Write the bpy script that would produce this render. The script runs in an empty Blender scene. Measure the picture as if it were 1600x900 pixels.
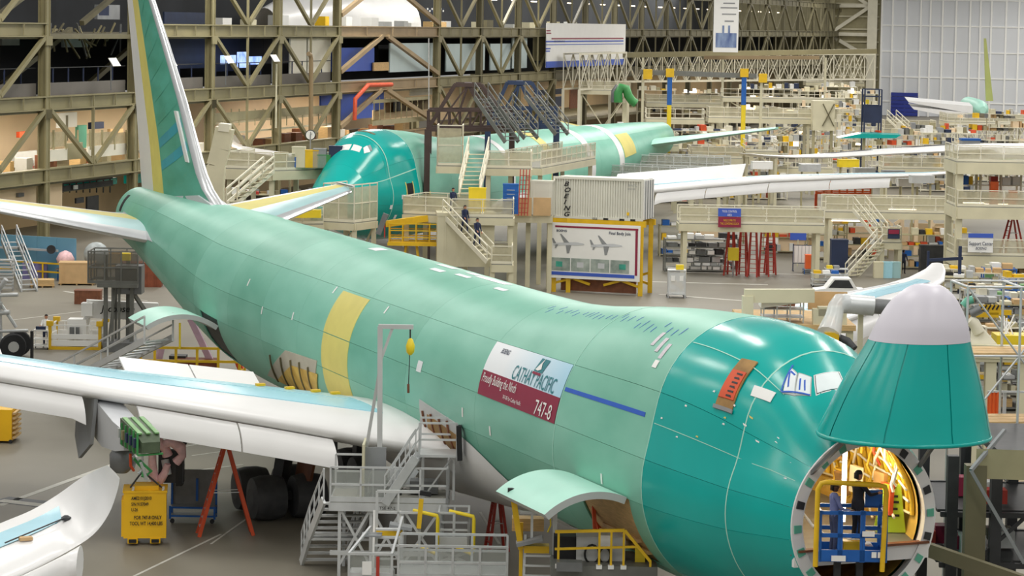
import bpy, math, random
from mathutils import Vector, Matrix
random.seed(7)
SC=bpy.context.scene; COL=SC.collection
# ---------------- camera (1600x900 frame) ----------------
FPX,CAMH,PIT,ROL,CY=3985.0,17.7,0.0662,0.0167,300.0
def _cam():
    cp,sp=math.cos(PIT),math.sin(PIT); cr,sr=math.cos(ROL),math.sin(ROL)
    F=(0,cp,-sp); U0=(0,sp,cp)
    R=(cr,sr*U0[1],sr*U0[2]); U=(-sr,cr*U0[1],cr*U0[2])
    return R,U,F
CR,CU,CF=_cam()
def ray(px,py):
    a=(px-800)/FPX; b=-(py-CY)/FPX
    return tuple(CF[i]+CR[i]*a+CU[i]*b for i in range(3))
def G(px,py,z=0.0):
    d=ray(px,py); t=(z-CAMH)/d[2]
    return (d[0]*t,d[1]*t,z)
def D(px,py,Y):
    d=ray(px,py); t=Y/d[1]
    return (d[0]*t,Y,CAMH+d[2]*t)
def pj(p):
    d=(p[0],p[1],p[2]-CAMH); w=sum(d[i]*CF[i] for i in range(3))
    return (800+FPX*sum(d[i]*CR[i] for i in range(3))/w, CY-FPX*sum(d[i]*CU[i] for i in range(3))/w)
FT=[(-1.1,-.9,.04,.04,-.9,.01,.01),(-1.05,-.9,.3,.3,-.9,.2,.2),(-.9,-.88,.53,.53,-.88,.3,.3),(-.6,-.8,.79,.79,-.8,.45,.45),(0,-.7,1.08,1.08,-.7,.6,.6),(.4,-.6,1.2,1.2,-.5,.7,.7),(1.35,-.33,1.58,1.58,-.2,1.0,1.0),(2.2,-.12,1.88,1.88,.1,1.3,1.3),
(3,.05,2.1,2.15,.9,1.35,1.3),(4,.05,2.42,2.45,1.5,1.75,1.55),(5,0,2.65,2.68,1.7,2.15,2.15),(6,0,2.84,2.86,1.75,2.45,2.6),(7.5,0,3.07,3.08,1.75,2.7,2.72),(9,0,3.2,3.2,1.7,2.82,2.76),(11,0,3.25,3.25,1.6,2.85,2.76),(13,0,3.25,3.25,1.4,2.85,2.82),
(16,0,3.25,3.25,1.0,2.88,2.9),(19,0,3.25,3.25,.6,2.95,2.95),(22,0,3.25,3.25,.2,3.0,3.1),(28,0,3.25,3.25,0,3.2,3.2),(47,0,3.25,3.25,0,3.2,3.2),
(51,.05,3.22,3.18,.05,3.1,3.1),(55,.3,3.05,2.93,.3,2.9,2.9),(59,.6,2.8,2.6,.6,2.5,2.5),(63,.9,2.45,2.25,.9,2.2,2.2),(67,1.15,2.05,1.95,1.15,1.9,1.9),(71,1.35,1.6,1.68,1.35,1.5,1.6),(74.2,1.45,1.25,1.5,1.45,1.2,1.4)]
def fsec(s):
    T=FT
    if s<=T[0][0]: return T[0][1:]
    if s>=T[-1][0]: return T[-1][1:]
    k=0
    while T[k+1][0]<s: k+=1
    a,b=T[k],T[k+1]; h=b[0]-a[0]; t=(s-a[0])/h
    p=T[k-1] if k>0 else None; q=T[k+2] if k+2<len(T) else None
    out=[]
    for i in range(1,7):
        d=(b[i]-a[i])/h
        d0=(a[i]-p[i])/(a[0]-p[0]) if p else d
        d1=(q[i]-b[i])/(q[0]-b[0]) if q else d
        m0=0 if d0*d<=0 else 2*d0*d/(d0+d)
        m1=0 if d1*d<=0 else 2*d1*d/(d1+d)
        if not p: m0=d
        if not q: m1=d
        t2=t*t;t3=t2*t
        out.append((2*t3-3*t2+1)*a[i]+(t3-2*t2+t)*h*m0+(-2*t3+3*t2)*b[i]+(t3-t2)*h*m1)
    return tuple(out)
def fsurf(s,th,off=0.0):
    # th measured from crown towards starboard
    c1,a1,b1,c2,a2,b2=fsec(s)
    sy,cz=math.sin(th),math.cos(th)
    r1=1/math.sqrt((sy/a1)**2+(cz/b1)**2)
    dc=c2-c1
    A=(sy/a2)**2+(cz/b2)**2; B=-2*dc*cz/b2**2; C=(dc/b2)**2-1
    disc=B*B-4*A*C
    r2=(-B+math.sqrt(disc))/(2*A) if disc>0 else 0
    k=.5*min(1,a1/3)
    h=max(k-abs(r1-r2),0)/k
    r=max(r1,r2)+h*h*k*.25+off
    return (s,r*sy,c1+r*cz)
X0,Y0,PSI,ZC,PP=10.165,60.77,0.402,5.669,0.0115
def plane1(p):
    s,y,z=p
    a=(-math.sin(PSI),math.cos(PSI)); st=(-math.cos(PSI),-math.sin(PSI))
    return (X0+s*a[0]+y*st[0],Y0+s*a[1]+y*st[1],ZC+z+PP*(s-35))

cam=bpy.data.cameras.new('camera'); camo=bpy.data.objects.new('camera',cam); COL.objects.link(camo)
cam.sensor_width=36; cam.lens=FPX*36/1600; cam.shift_y=(CY-450)/1600; cam.clip_start=.5; cam.clip_end=2000
camo.matrix_world=Matrix(((CR[0],CU[0],-CF[0],0),(CR[1],CU[1],-CF[1],0),(CR[2],CU[2],-CF[2],CAMH),(0,0,0,1)))
SC.camera=camo
# ---------------- light ----------------
W=bpy.data.worlds.new('hall_air'); SC.world=W; W.use_nodes=True
bgn=W.node_tree.nodes['Background']; bgn.inputs[0].default_value=(1,.985,.95,1); bgn.inputs[1].default_value=.33
SC.view_settings.view_transform='Standard'; SC.view_settings.look='None'; SC.view_settings.gamma=1; SC.view_settings.exposure=.1
SC.view_settings.use_curve_mapping=False
def lamp(x,y,z,sx,sy,power,rz=0,col=(1,.97,.92)):
    l=bpy.data.lights.new('ceiling_lamp','AREA'); l.shape='RECTANGLE'; l.size=sx; l.size_y=sy; l.energy=power; l.color=col
    o=bpy.data.objects.new('ceiling_lamp',l); COL.objects.link(o); o.location=(x,y,z); o.rotation_euler=(0,0,rz)
for iy in range(6):
    for ix in range(5):
        lamp(-34+ix*17,22+iy*22,27.5,1.4,11,1180,.0)
for iy in range(8):
    for ix in range(4):
        lamp(-30+ix*34+iy*9,165+iy*46,28,4,30,5600,.0)
# ---------------- helpers ----------------
def lin(h):
    h=h.lstrip('#'); o=[]
    for i in (0,2,4):
        c=int(h[i:i+2],16)/255; o.append(c/12.92 if c<=.04045 else ((c+.055)/1.055)**2.4)
    return o
MATS={}
def mat(name,hexc,rough=.5,metal=0.,var=.07,scale=1.2,stretch=None,emit=0.,bump=0.,alpha=1.,hex2=None,thr=None,trans=0.):
    if name in MATS: return MATS[name]
    m=bpy.data.materials.new(name); m.use_nodes=True; nt=m.node_tree; N=nt.nodes; L=nt.links
    b=N['Principled BSDF']; c=lin(hexc)
    b.inputs['Roughness'].default_value=rough; b.inputs['Metallic'].default_value=metal
    geo=N.new('ShaderNodeNewGeometry'); tx=N.new('ShaderNodeTexNoise'); tx.inputs['Scale'].default_value=scale; tx.inputs['Detail'].default_value=5
    if stretch:
        mp=N.new('ShaderNodeMapping'); mp.inputs['Scale'].default_value=stretch; L.new(geo.outputs['Position'],mp.inputs[0]); L.new(mp.outputs[0],tx.inputs['Vector'])
    else: L.new(geo.outputs['Position'],tx.inputs['Vector'])
    r=N.new('ShaderNodeValToRGB'); r.color_ramp.elements[0].position=.3; r.color_ramp.elements[1].position=.7
    c2=lin(hex2) if hex2 else [min(1,x*(1+var)) for x in c]
    c1=c if hex2 else [x*(1-var) for x in c]
    if thr: r.color_ramp.elements[0].position=thr[0]; r.color_ramp.elements[1].position=thr[1]
    r.color_ramp.elements[0].color=(*c1,1); r.color_ramp.elements[1].color=(*c2,1)
    L.new(tx.outputs['Fac'],r.inputs[0]); L.new(r.outputs[0],b.inputs['Base Color'])
    if emit:
        L.new(r.outputs[0],b.inputs['Emission Color']); b.inputs['Emission Strength'].default_value=emit
    if bump:
        bp=N.new('ShaderNodeBump'); bp.inputs['Strength'].default_value=bump; bp.inputs['Distance'].default_value=.03; L.new(tx.outputs['Fac'],bp.inputs['Height']); L.new(bp.outputs[0],b.inputs['Normal'])
    if alpha<1: b.inputs['Alpha'].default_value=alpha
    if trans: b.inputs['Transmission Weight'].default_value=trans
    MATS[name]=m; m.diffuse_color=(*c,1); return m
P='primer_light'
mat('primer_light','#6db29b',.42,0,.13,.35,(1,1,2.2),hex2='#82c2ac')
mat('primer_light_b','#67ac95',.42,0,.13,.35,(1,1,2.2),hex2='#7dbea8')
mat('primer_light_c','#72b7a1',.42,0,.13,.35,(1,1,2.2),hex2='#88c7b2')
mat('primer_mid','#5fae95',.4,0,.1,.5)
mat('primer_dark','#00a29b',.22,0,.1,.4,hex2='#00aea6')
mat('primer_pale','#a9dccb',.45,0,.08,.5)
mat('primer_yellow','#d8cc72',.55,0,.06,1.0)
mat('fin_green','#4f9f86',.35,0,.2,.4,(1,1,3),hex2='#5fb39f')
mat('fin_blue','#3f9fae',.35,0,.1,.5)
mat('paint_white','#e9e9e8',.3,0,.03,.6)
mat('paint_grey','#c9ccd0',.35,0,.05,.8)
mat('radome','#d5d2dc',.4,0,.02,.5)
mat('film_blue','#a9dcec',.25,0,.04,1.5)
mat('chrome','#e3e6e8',.32,.75,.04,1)
mat('alum','#cdd0d1',.38,.3,.1,2)
mat('alum_dark','#7d7f80',.45,.5,.15,2)
mat('steel_dark','#3a3b3d',.5,.3,.2,2)
mat('black','#17181a',.6,0,.2,2)
mat('rubber','#26272a',.75,0,.15,3)
mat('tarp_dark','#4b4d50',.6,0,.25,2.5,bump=.4)
mat('yellow','#e3b81c',.45,0,.1,1.5)
mat('yellow_bright','#f0d42a',.45,0,.06,1.5)
mat('box_yellow','#f2bd1b',.4,0,.05,1.2)
mat('blue','#1c5fb0',.4,0,.1,2)
mat('blue_panel','#3f5fc0',.55,0,.06,.5)
mat('blue_dark','#22304f',.5,0,.15,1)
mat('red','#b3392c',.5,0,.1,2)
mat('orange','#d4522a',.5,0,.1,2)
mat('orange_bright','#f06a2e',.5,0,.08,2)
mat('maroon','#8e2341',.45,0,.05,2)
mat('lime','#b5d334',.5,0,.05,2)
mat('green','#3c8f4c',.5,0,.1,2)
mat('green_lt','#74a566',.45,0,.1,3)
mat('wood','#c9a874',.65,0,.15,3,(1,1,6))
mat('wood_dark','#7a4a30',.6,0,.2,3)
mat('cardboard','#cba97a',.7,0,.08,2)
mat('beige','#d3cdb0',.5,0,.07,.8)
mat('beige_lt','#e0dbc6',.5,0,.06,.8)
mat('beige_dk','#aaa27f',.5,0,.1,.8)
mat('olive','#8a8260',.5,0,.1,.5)
mat('olive_dk','#6f694f',.55,0,.15,.5)
mat('brown_steel','#a08a68',.5,0,.1,.6)
mat('deck','#9b9a90',.6,0,.1,1)
mat('white','#f1f1ee',.5,0,.02,1)
mat('white_warm','#f4efdf',.6,0,.03,.6)
mat('pale_blue','#cfe0e2',.5,0,.04,.4)
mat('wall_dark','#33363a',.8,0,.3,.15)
mat('wall_cream','#ecd3b0',.7,0,.05,.3)
mat('wall_tan','#c9b089',.7,0,.1,.3)
mat('navy','#1d2a4a',.6,0,.1,1)
mat('shirt_blue','#6f78a8',.8,0,.12,8)
mat('cloth_dark','#23252e',.85,0,.2,8)
mat('cloth_navy','#26304f',.85,0,.15,8)
mat('skin_dark','#5a3a2a',.55,0,.05,8)
mat('skin','#c98f70',.55,0,.05,8)
mat('hair','#17120f',.8,0,.2,20)
mat('jeans','#4c5370',.85,0,.15,8)
mat('pink_wrap','#f0c6ca',.5,0,.15,6,bump=.4)
mat('grey','#8f9294',.55,0,.1,1)
mat('grey_lt','#bfc1c0',.5,0,.06,1)
mat('mesh_grey','#a6a79c',.6,0,.1,4,alpha=.45)
mat('mesh_beige','#c9c3a6',.6,0,.1,4,alpha=.5)
mat('mesh_dark','#6d6a60',.6,0,.1,4,alpha=.4)
mat('plastic_clear','#e6eaec',.2,0,.05,3,alpha=.55)
mat('tube_light','#fff6e2',.5,0,.0,1,emit=14)
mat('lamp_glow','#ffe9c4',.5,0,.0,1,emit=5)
mat('screen','#bcd6ff',.5,0,.3,1.5,emit=1.2,hex2='#6f8fe0')
mat('interior_gold','#b8923e',.6,0,.3,1.6,hex2='#e0c064')
mat('interior_yellow','#e0bd3a',.5,0,.15,3)
mat('interior_tan','#9d7a48',.7,0,.3,2)
mat('line_white','#c9c7be',.6,0,.12,2)
mat('line_dark','#5a5d63',.6,0,.12,2)
mat('tape_blue','#2c5fc4',.6,0,.05,3)
mat('white_film','#e9eef0',.4,0,.04,3)
mat('stair_glass','#b8bdb8',.3,0,.05,2,alpha=.35)
mat('gallery_grey','#6b6660',.6,0,.1,.6)
mat('door_white','#d3d6da',.5,0,.02,.2)
mat('roller_blue','#25358f',.5,0,.06,.5)
mat('bay_grey','#b9b4a4',.6,0,.1,1)
mat('primer_fin','#b6bd72',.5,0,.06,.5)
mat('tarp_grey','#a9b0b0',.5,0,.2,3,bump=.4)
mat('purple_drape','#6f6a9a',.6,0,.25,2)
mat('lilac','#c9a9c0',.55,0,.1,2)
mat('steel_grey','#73746f',.5,.2,.12,2)
mat('bridge_brown','#4a3a36',.5,.2,.15,1)
mat('bridge_blue','#2a3a58',.5,.2,.15,1)
mat('tag_grey','#cfc9d0',.6,0,.12,14)
mat('pylon_shade','#4c5a44',.5,0,.2,3)
OFF={}
def reg(o,name,par):
    COL.objects.link(o)
    if par is not None:
        o.parent=par
def thing(name,label,cat,loc=(0,0,0),rz=0.,group=None,world=True,kind=None):
    o=bpy.data.objects.new(name,None); COL.objects.link(o); o.location=loc; o.rotation_euler=(0,0,rz); o.empty_display_size=.2
    if kind: o['kind']=kind
    else:
        o['label']=label; o['category']=cat
    if group: o['group']=group
    OFF[o.name]=Vector(loc) if world else Vector((0,0,0))
    return o
def struct(name,label=None):
    o=thing(name,None,None,kind='structure')
    if label: o['label']=label
    return o
def tag(o,label,cat,group=None):
    o['label']=label; o['category']=cat
    if group: o['group']=group
    return o
def off(par):
    while par is not None and par.parent is not None: par=par.parent
    return OFF.get(par.name,Vector((0,0,0))) if par is not None else Vector((0,0,0))
def attach(o,par,Mx):
    """Mx: matrix in the top thing's frame"""
    COL.objects.link(o)
    if par is not None:
        o.parent=par
        if par.parent is not None: o.matrix_parent_inverse=LM[par.name].inverted()
        LM[o.name]=Mx
    o.matrix_basis=Mx
LM={}
UB={};UCY={}
def ubox(m):
    if m not in UB:
        me=bpy.data.meshes.new('box_'+m); v=[(x,y,z) for x in(-.5,.5) for y in(-.5,.5) for z in(-.5,.5)]
        me.from_pydata(v,[],[(0,1,3,2),(4,6,7,5),(0,4,5,1),(2,3,7,6),(0,2,6,4),(1,5,7,3)]); me.materials.append(MATS[m]); UB[m]=me
    return UB[m]
def ucyl(m,n=10):
    if (m,n) not in UCY:
        me=bpy.data.meshes.new('rod_'+m); v=[];f=[]
        for k in range(n):
            a=2*math.pi*k/n; v+=[(.5*math.cos(a),.5*math.sin(a),-.5),(.5*math.cos(a),.5*math.sin(a),.5)]
        for k in range(n):
            j=(k+1)%n; f.append((2*k,2*j,2*j+1,2*k+1))
        f.append(tuple(2*k for k in range(n))[::-1]); f.append(tuple(2*k+1 for k in range(n)))
        me.from_pydata(v,[],f)
        for q in me.polygons: q.use_smooth=len(q.vertices)==4
        me.materials.append(MATS[m]); UCY[(m,n)]=me
    return UCY[(m,n)]
def _frame(p,q,wid,hei,o):
    p=Vector(p)-o; q=Vector(q)-o; d=q-p; l=d.length or 1e-4; z=d/l
    up=Vector((0,0,1))
    if abs(z.z)>.98: up=Vector((0,1,0)) if not isinstance(wid,tuple) else up
    x=up.cross(z); x=x.normalized() if x.length>1e-6 else Vector((1,0,0)); y=z.cross(x)
    c=(p+q)/2
    return Matrix(((x.x*wid,y.x*hei,z.x*l,c.x),(x.y*wid,y.y*hei,z.y*l,c.y),(x.z*wid,y.z*hei,z.z*l,c.z),(0,0,0,1)))
def bar(name,par,p,q,w,h=None,m='beige'):
    o=bpy.data.objects.new(name,ubox(m)); attach(o,par,_frame(p,q,w,h or w,off(par))); return o
def rod(name,par,p,q,r,m='alum',n=8):
    o=bpy.data.objects.new(name,ucyl(m,n)); attach(o,par,_frame(p,q,2*r,2*r,off(par))); return o
def box(name,par,c,size,m='beige',rz=0.,rx=0.,ry=0.):
    o=bpy.data.objects.new(name,ubox(m)); c=Vector(c)-off(par)
    Mx=Matrix.Translation(c)@Matrix.Rotation(rz,4,'Z')@Matrix.Rotation(ry,4,'Y')@Matrix.Rotation(rx,4,'X')@Matrix.Diagonal((*size,1))
    attach(o,par,Mx); return o
class MB:
    def __init__(s): s.v=[];s.f=[]
    def add(s,vs,fs):
        b=len(s.v); s.v+=[tuple(p) for p in vs]; s.f+=[tuple(i+b for i in f) for f in fs]; return s
    def grid(s,rows,closed=False,flip=False):
        n=len(rows[0]); b=len(s.v)
        for r in rows: s.v+=[tuple(p) for p in r]
        for i in range(len(rows)-1):
            for j in range(n if closed else n-1):
                k=(j+1)%n; q=(b+i*n+j,b+i*n+k,b+(i+1)*n+k,b+(i+1)*n+j)
                s.f.append(q[::-1] if flip else q)
        return s
    def cap(s,ring,flip=False):
        b=len(s.v); s.v+=[tuple(p) for p in ring]; f=tuple(range(b,b+len(ring))); s.f.append(f[::-1] if flip else f); return s
    def box(s,c,sz,R=None):
        R=R or Matrix.Identity(3); c=Vector(c)
        v=[c+R@Vector((x*sz[0],y*sz[1],z*sz[2])) for x in(-.5,.5) for y in(-.5,.5) for z in(-.5,.5)]
        return s.add(v,[(0,1,3,2),(4,6,7,5),(0,4,5,1),(2,3,7,6),(0,2,6,4),(1,5,7,3)])
    def bar(s,p,q,w,h=None):
        Mx=_frame(p,q,w,h or w,Vector((0,0,0)))
        v=[Mx@Vector((x,y,z)) for x in(-.5,.5) for y in(-.5,.5) for z in(-.5,.5)]
        return s.add(v,[(0,1,3,2),(4,6,7,5),(0,4,5,1),(2,3,7,6),(0,2,6,4),(1,5,7,3)])
    def tube(s,pts,r,n=8,closed=False,rr=None):
        pts=[Vector(p) for p in pts]; rows=[]; N=len(pts); prev=None
        for i,p in enumerate(pts):
            a=pts[(i-1)%N] if closed or i>0 else p; b=pts[(i+1)%N] if closed or i<N-1 else p
            t=(b-a).normalized()
            if prev is None:
                u=t.cross(Vector((0,0,1)))
                if u.length<1e-3: u=t.cross(Vector((0,1,0)))
            else: u=prev-t*prev.dot(t)
            u.normalize(); prev=u; w=t.cross(u); q=rr[i] if rr else r
            rows.append([p+(u*math.cos(2*math.pi*k/n)+w*math.sin(2*math.pi*k/n))*q for k in range(n)])
        if closed: rows.append(rows[0])
        s.grid(rows,True)
        if not closed: s.cap(rows[0],True); s.cap(rows[-1])
        return s
    def prism(s,poly,d):
        """poly: 3-D points of one face, d: extrusion vector"""
        d=Vector(d); a=[Vector(p) for p in poly]; b=[p+d for p in a]; n=len(a)
        s.add(a+b,[tuple(range(n))[::-1],tuple(range(n,2*n))]+[(i,(i+1)%n,(i+1)%n+n,i+n) for i in range(n)]); return s
    def lathe(s,prof,c,ax=(0,0,1),n=16):
        ax=Vector(ax).normalized(); u=ax.cross(Vector((1,0,0)))
        if u.length<1e-3: u=ax.cross(Vector((0,1,0)))
        u.normalize(); w=ax.cross(u); c=Vector(c)
        rows=[[c+ax*h+(u*math.cos(2*math.pi*k/n)+w*math.sin(2*math.pi*k/n))*r for k in range(n)] for r,h in prof]
        s.grid(rows,True); s.cap(rows[0],True); s.cap(rows[-1]); return s
    def build(s,name,par,m,smooth=False,ang=None):
        o_=off(par); me=bpy.data.meshes.new(name)
        v=[(p[0]-o_.x,p[1]-o_.y,p[2]-o_.z) for p in s.v] if o_.length else s.v
        me.from_pydata(v,[],s.f); me.materials.append(MATS[m])
        if smooth:
            me.polygons.foreach_set('use_smooth',[True]*len(me.polygons))
            if ang: me.set_sharp_from_angle(angle=ang)
        me.update()
        o=bpy.data.objects.new(name,me); attach(o,par,Matrix.Identity(4)); return o
def text(name,par,s,size,fn,m,sx=1.,bold=0.,align='LEFT',space=1.,shear=0.):
    """flat lettering mapped by fn(u,v)->point"""
    c=bpy.data.curves.new('lettering','FONT'); c.body=s; c.size=size; c.align_x=align; c.offset=bold; c.space_character=space; c.resolution_u=3; c.shear=shear
    o=bpy.data.objects.new('lettering',c); COL.objects.link(o)
    dg=bpy.context.evaluated_depsgraph_get(); me0=bpy.data.meshes.new_from_object(o.evaluated_get(dg))
    bpy.data.objects.remove(o)
    b=MB(); b.add([fn(v.co.x*sx,v.co.y) for v in me0.vertices],[tuple(p.vertices) for p in me0.polygons]); bpy.data.meshes.remove(me0); bpy.data.curves.remove(c)
    return b.build(name,par,m)
def flat(o,ux,uz):
    o=Vector(o);ux=Vector(ux).normalized();uz=Vector(uz).normalized()
    return lambda u,v:o+ux*u+uz*v
def copy_tree(o,loc=None,rz=None,label=None,parent=None):
    c=o.copy(); COL.objects.link(c); OFF[c.name]=OFF.get(o.name,Vector((0,0,0)))
    if parent is not None: c.parent=parent
    if loc is not None: c.location=loc
    if rz is not None: c.rotation_euler=(0,0,rz)
    if label: c['label']=label
    for ch in o.children: copy_tree(ch,parent=c)
    return c
# ---------------- floor ----------------
m=mat('concrete','#787367',.52,0,.1,.12,hex2='#8a8578'); m.node_tree.nodes['Principled BSDF'].inputs['Specular IOR Level'].default_value=.32
fl=struct('floor')
B=MB(); B.box((60,270,-.15),(560,660,.3)); B.build('floor_slab',fl,'concrete')
def gline(a,b,w,m='line_white',nm='floor_line',z=.004):
    p,q=Vector(G(*a)),Vector(G(*b)); p.z=q.z=z
    return bar(nm,fl,p,q,w,.008,m)
gline((0,790),(215,712),.28); gline((215,712),(330,690),.12); gline((290,737),(380,726),.1); gline((300,712),(460,690),.1)
gline((0,780),(130,795),1.1,'line_dark'); gline((0,782),(130,797),.5,'line_white',z=.006)
gline((200,905),(345,835),.1); gline((330,850),(400,800),.08)
for a,b,w in (((20,500),(180,480),.1),((30,520),(240,545),.1),((100,455),(230,470),.12),((1010,440),(1200,445),.4),((1030,460),(1160,470),.3),((1040,425),(1330,430),.3),((100,455),(230,480),.2),((0,880),(60,900),.1),((750,800),(780,850),.1)): gline(a,b,w)
# ---------------- airplanes ----------------
def fpatch(root,name,cs,m,o=.02,ns=6,nt=6,thick=.03,smooth=True):
    """skin patch: cs = four (s,theta) corners in order; conforms to the fuselage"""
    (a,b,c,d)=cs; rows=[]
    for i in range(nt+1):
        v=i/nt; r=[]
        for j in range(ns+1):
            u=j/ns
            s=(a[0]*(1-u)+b[0]*u)*(1-v)+(d[0]*(1-u)+c[0]*u)*v
            t=(a[1]*(1-u)+b[1]*u)*(1-v)+(d[1]*(1-u)+c[1]*u)*v
            r.append((s,t))
        rows.append(r)
    B=MB(); top=[[fsurf(s,t,o) for s,t in r] for r in rows]; B.grid(top,flip=True)
    loop=rows[0]+[r[-1] for r in rows[1:]]+rows[-1][::-1][1:]+[r[0] for r in rows[::-1][1:-1]]
    B.grid([[fsurf(s,t,o) for s,t in loop],[fsurf(s,t,o-thick) for s,t in loop]],True)
    return B.build(name,root,m,smooth,math.radians(40))
def fmap(s0,th0,sd,R=3.25,o=.045):
    """map (u along -s, v up) metres onto the skin at station s0"""
    return lambda u,v: fsurf(s0-u*sd,th0-v/R,o)
def skin(root,S,TH,matf,skip=(),extra=None,gap=.01,name='skin_panel'):
    for i in range(len(TH)-1):
        t0,t1=TH[i],TH[i+1]; SS=sorted(set(S+list((extra or {}).get(i,[]))))
        for k in range(len(SS)-1):
            s0,s1=SS[k],SS[k+1]
            if any(a<=s0+.01 and s1<=b+.01 and i==r for r,a,b in skip): continue
            ns=max(2,int((s1-s0)/.7)); nt=max(3,int((t1-t0)/.1)); g=gap/3.2
            fpatch(root,name,((s0+gap/2,t0+g/2),(s1-gap/2,t0+g/2),(s1-gap/2,t1-g/2),(s0+gap/2,t1-g/2)),matf((s0+s1)/2,(t0+t1)/2),0,ns,nt,.05)
# wing sections: y, s_LE, chord, z, t/c
WS=[(1.5,22.5,17.6,-1.75,.10),(3.25,24,15.8,-1.7,.095),(7.5,27.7,12.8,-1.2,.092),(12,31.6,10,-.72,.092),(16,35.1,8.6,-.3,.10),(20,38.6,7.2,.08,.095),(26,43.8,5.4,.32,.09),(30,47.3,4.3,.42,.09),(32.2,49.7,3.1,.6,.085),(33.6,51.8,1.8,.85,.08),(34.2,53.0,1.0,1.05,.07)]
WDROOP=[0.]
def wsec(y):
    T=WS
    y=min(max(y,T[0][0]),T[-1][0]); k=0
    while k<len(T)-2 and T[k+1][0]<y: k+=1
    a,b=T[k],T[k+1]; t=(y-a[0])/(b[0]-a[0]); return [a[i]*(1-t)+b[i]*t for i in range(1,5)]
def wpt(y,x,side=1,up=True,o=0.):
    s,c,z,t=wsec(y); z-=WDROOP[0]*max(0,y-12)/21
    yt=5*t*(.2969*math.sqrt(max(x,0))-.126*x-.3516*x*x+.2843*x**3-.1015*x**4)
    cam_=.02*math.sin(math.pi*min(1,x*1.05)); inc=-.05*x
    zz=cam_+inc+(yt if up else -yt*.85)
    return (s+x*c,side*y,z+zz*c+(o if up else -o))
def wpatch(root,name,y0,y1,x0,x1,m,side,o=.02,ny=10,nx=5,up=True,x0b=None,x1b=None):
    x0b=x0 if x0b is None else x0b; x1b=x1 if x1b is None else x1b
    rows=[]
    for i in range(ny+1):
        t=i/ny; y=y0+(y1-y0)*t; a=x0+(x0b-x0)*t; b=x1+(x1b-x1)*t
        rows.append([wpt(y,a+(b-a)*j/nx,side,up,o) for j in range(nx+1)])
    B=MB(); B.grid(rows,flip=(side>0)==up); lo=[[(p[0],p[1],p[2]-.04) for p in r] for r in rows]; B.grid(lo,flip=(side>0)!=up)
    lp=lambda R:R[0]+[r[-1] for r in R[1:]]+R[-1][::-1][1:]+[r[0] for r in R[::-1][1:-1]]
    B.grid([lp(rows),lp(lo)],True)
    return B.build(name,root,m,True,math.radians(40))
def wing(root,side,ya=1.5,name='wing',krueger=True,film=True,detail=True,par=None):
    ys=[y for y,*_ in WS if y>=ya]; 
    ys=sorted(set(ys+[y0+(y1-y0)*.5 for y0,y1 in zip(ys,ys[1:])]))
    xs=[0,.004,.015,.04,.08,.14,.22,.32,.44,.56,.68,.8,.9,1]
    rows=[]
    for y in ys:
        rows.append([wpt(y,x,side,True) for x in xs[::-1]]+[wpt(y,x,side,False) for x in xs[1:]])
    B=MB(); B.grid(rows,True,flip=side<0); B.cap(rows[0],side>0); B.cap(rows[-1],side<0)
    w=B.build(name,root,'paint_white',True,math.radians(50))
    if film:
        wpatch(root,'film_strip',max(ya,4.0),31,.17,.32,'film_blue',side,.02,24)
        wpatch(root,'film_strip',max(ya,4.0),31,.335,.5,'film_blue',side,.02,24)
        wpatch(root,'trailing_panel',max(ya,5.0),30,.66,.98,'paint_grey',side,.015,24)
    if krueger:
        segs=[(6.0,8.55),(8.6,11.35),(12.9,16),(16.05,20),(20.05,24),(24.05,28)]
        for y0,y1 in segs:
            if y0<ya: continue
            n=8; R=[]
            for i in range(n+1):
                y=y0+(y1-y0)*i/n; s,c,z,t=wsec(y); z-=WDROOP[0]*max(0,y-12)/21; L=1.12 if y<13 else .95
                # slab hanging forward-down from the lower leading edge, gently bent
                prof=[]
                for j in range(7):
                    f=j/6; ang=math.radians(62+26*f)
                    prof.append((f,ang))
                x=s+.15; zz=z-.22*(c/12)**.5+.02; pts=[]
                for j in range(7):
                    pts.append((x,side*y,zz)); a=math.radians(30+58*j/6); x-=math.cos(a)*L/6; zz-=math.sin(a)*L/6
                tail=[(p[0]+.13,p[1],p[2]-.02) for p in pts]
                R.append(pts+tail[::-1])
            K=MB(); K.grid(R,True,flip=side>0); K.cap(R[0],side<0); K.cap(R[-1],side>0)
            kf=K.build('krueger_flap',root,'paint_white',True,math.radians(35))
    return w
def fin_part(root,name,outline,m,th0=.05,sm=False):
    """outline: (s,z) polygon in the plane of symmetry, with thickness"""
    B=MB(); B.prism([(s,th0,z) for s,z in outline],(0,-2*th0,0)); return B.build(name,root,m)
def finloft(root,name,rows,m):
    """rows of (s0,s1,z,t0,t1): spanwise strips with thickness t0 at s0, t1 at s1"""
    B=MB(); R=[]
    for s0,s1,z,t0,t1 in rows: R.append([(s0,t0,z),(s1,t1,z),(s1,-t1,z),(s0,-t0,z)])
    B.grid(R,True); B.cap(R[0],True); B.cap(R[-1]); return B.build(name,root,m)
def lerp_tab(T,z):
    if z<=T[0][0]: return T[0][1]
    for a,b in zip(T,T[1:]):
        if z<=b[0]: return a[1]+(b[1]-a[1])*(z-a[0])/(b[0]-a[0])
    return T[-1][1]
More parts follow.
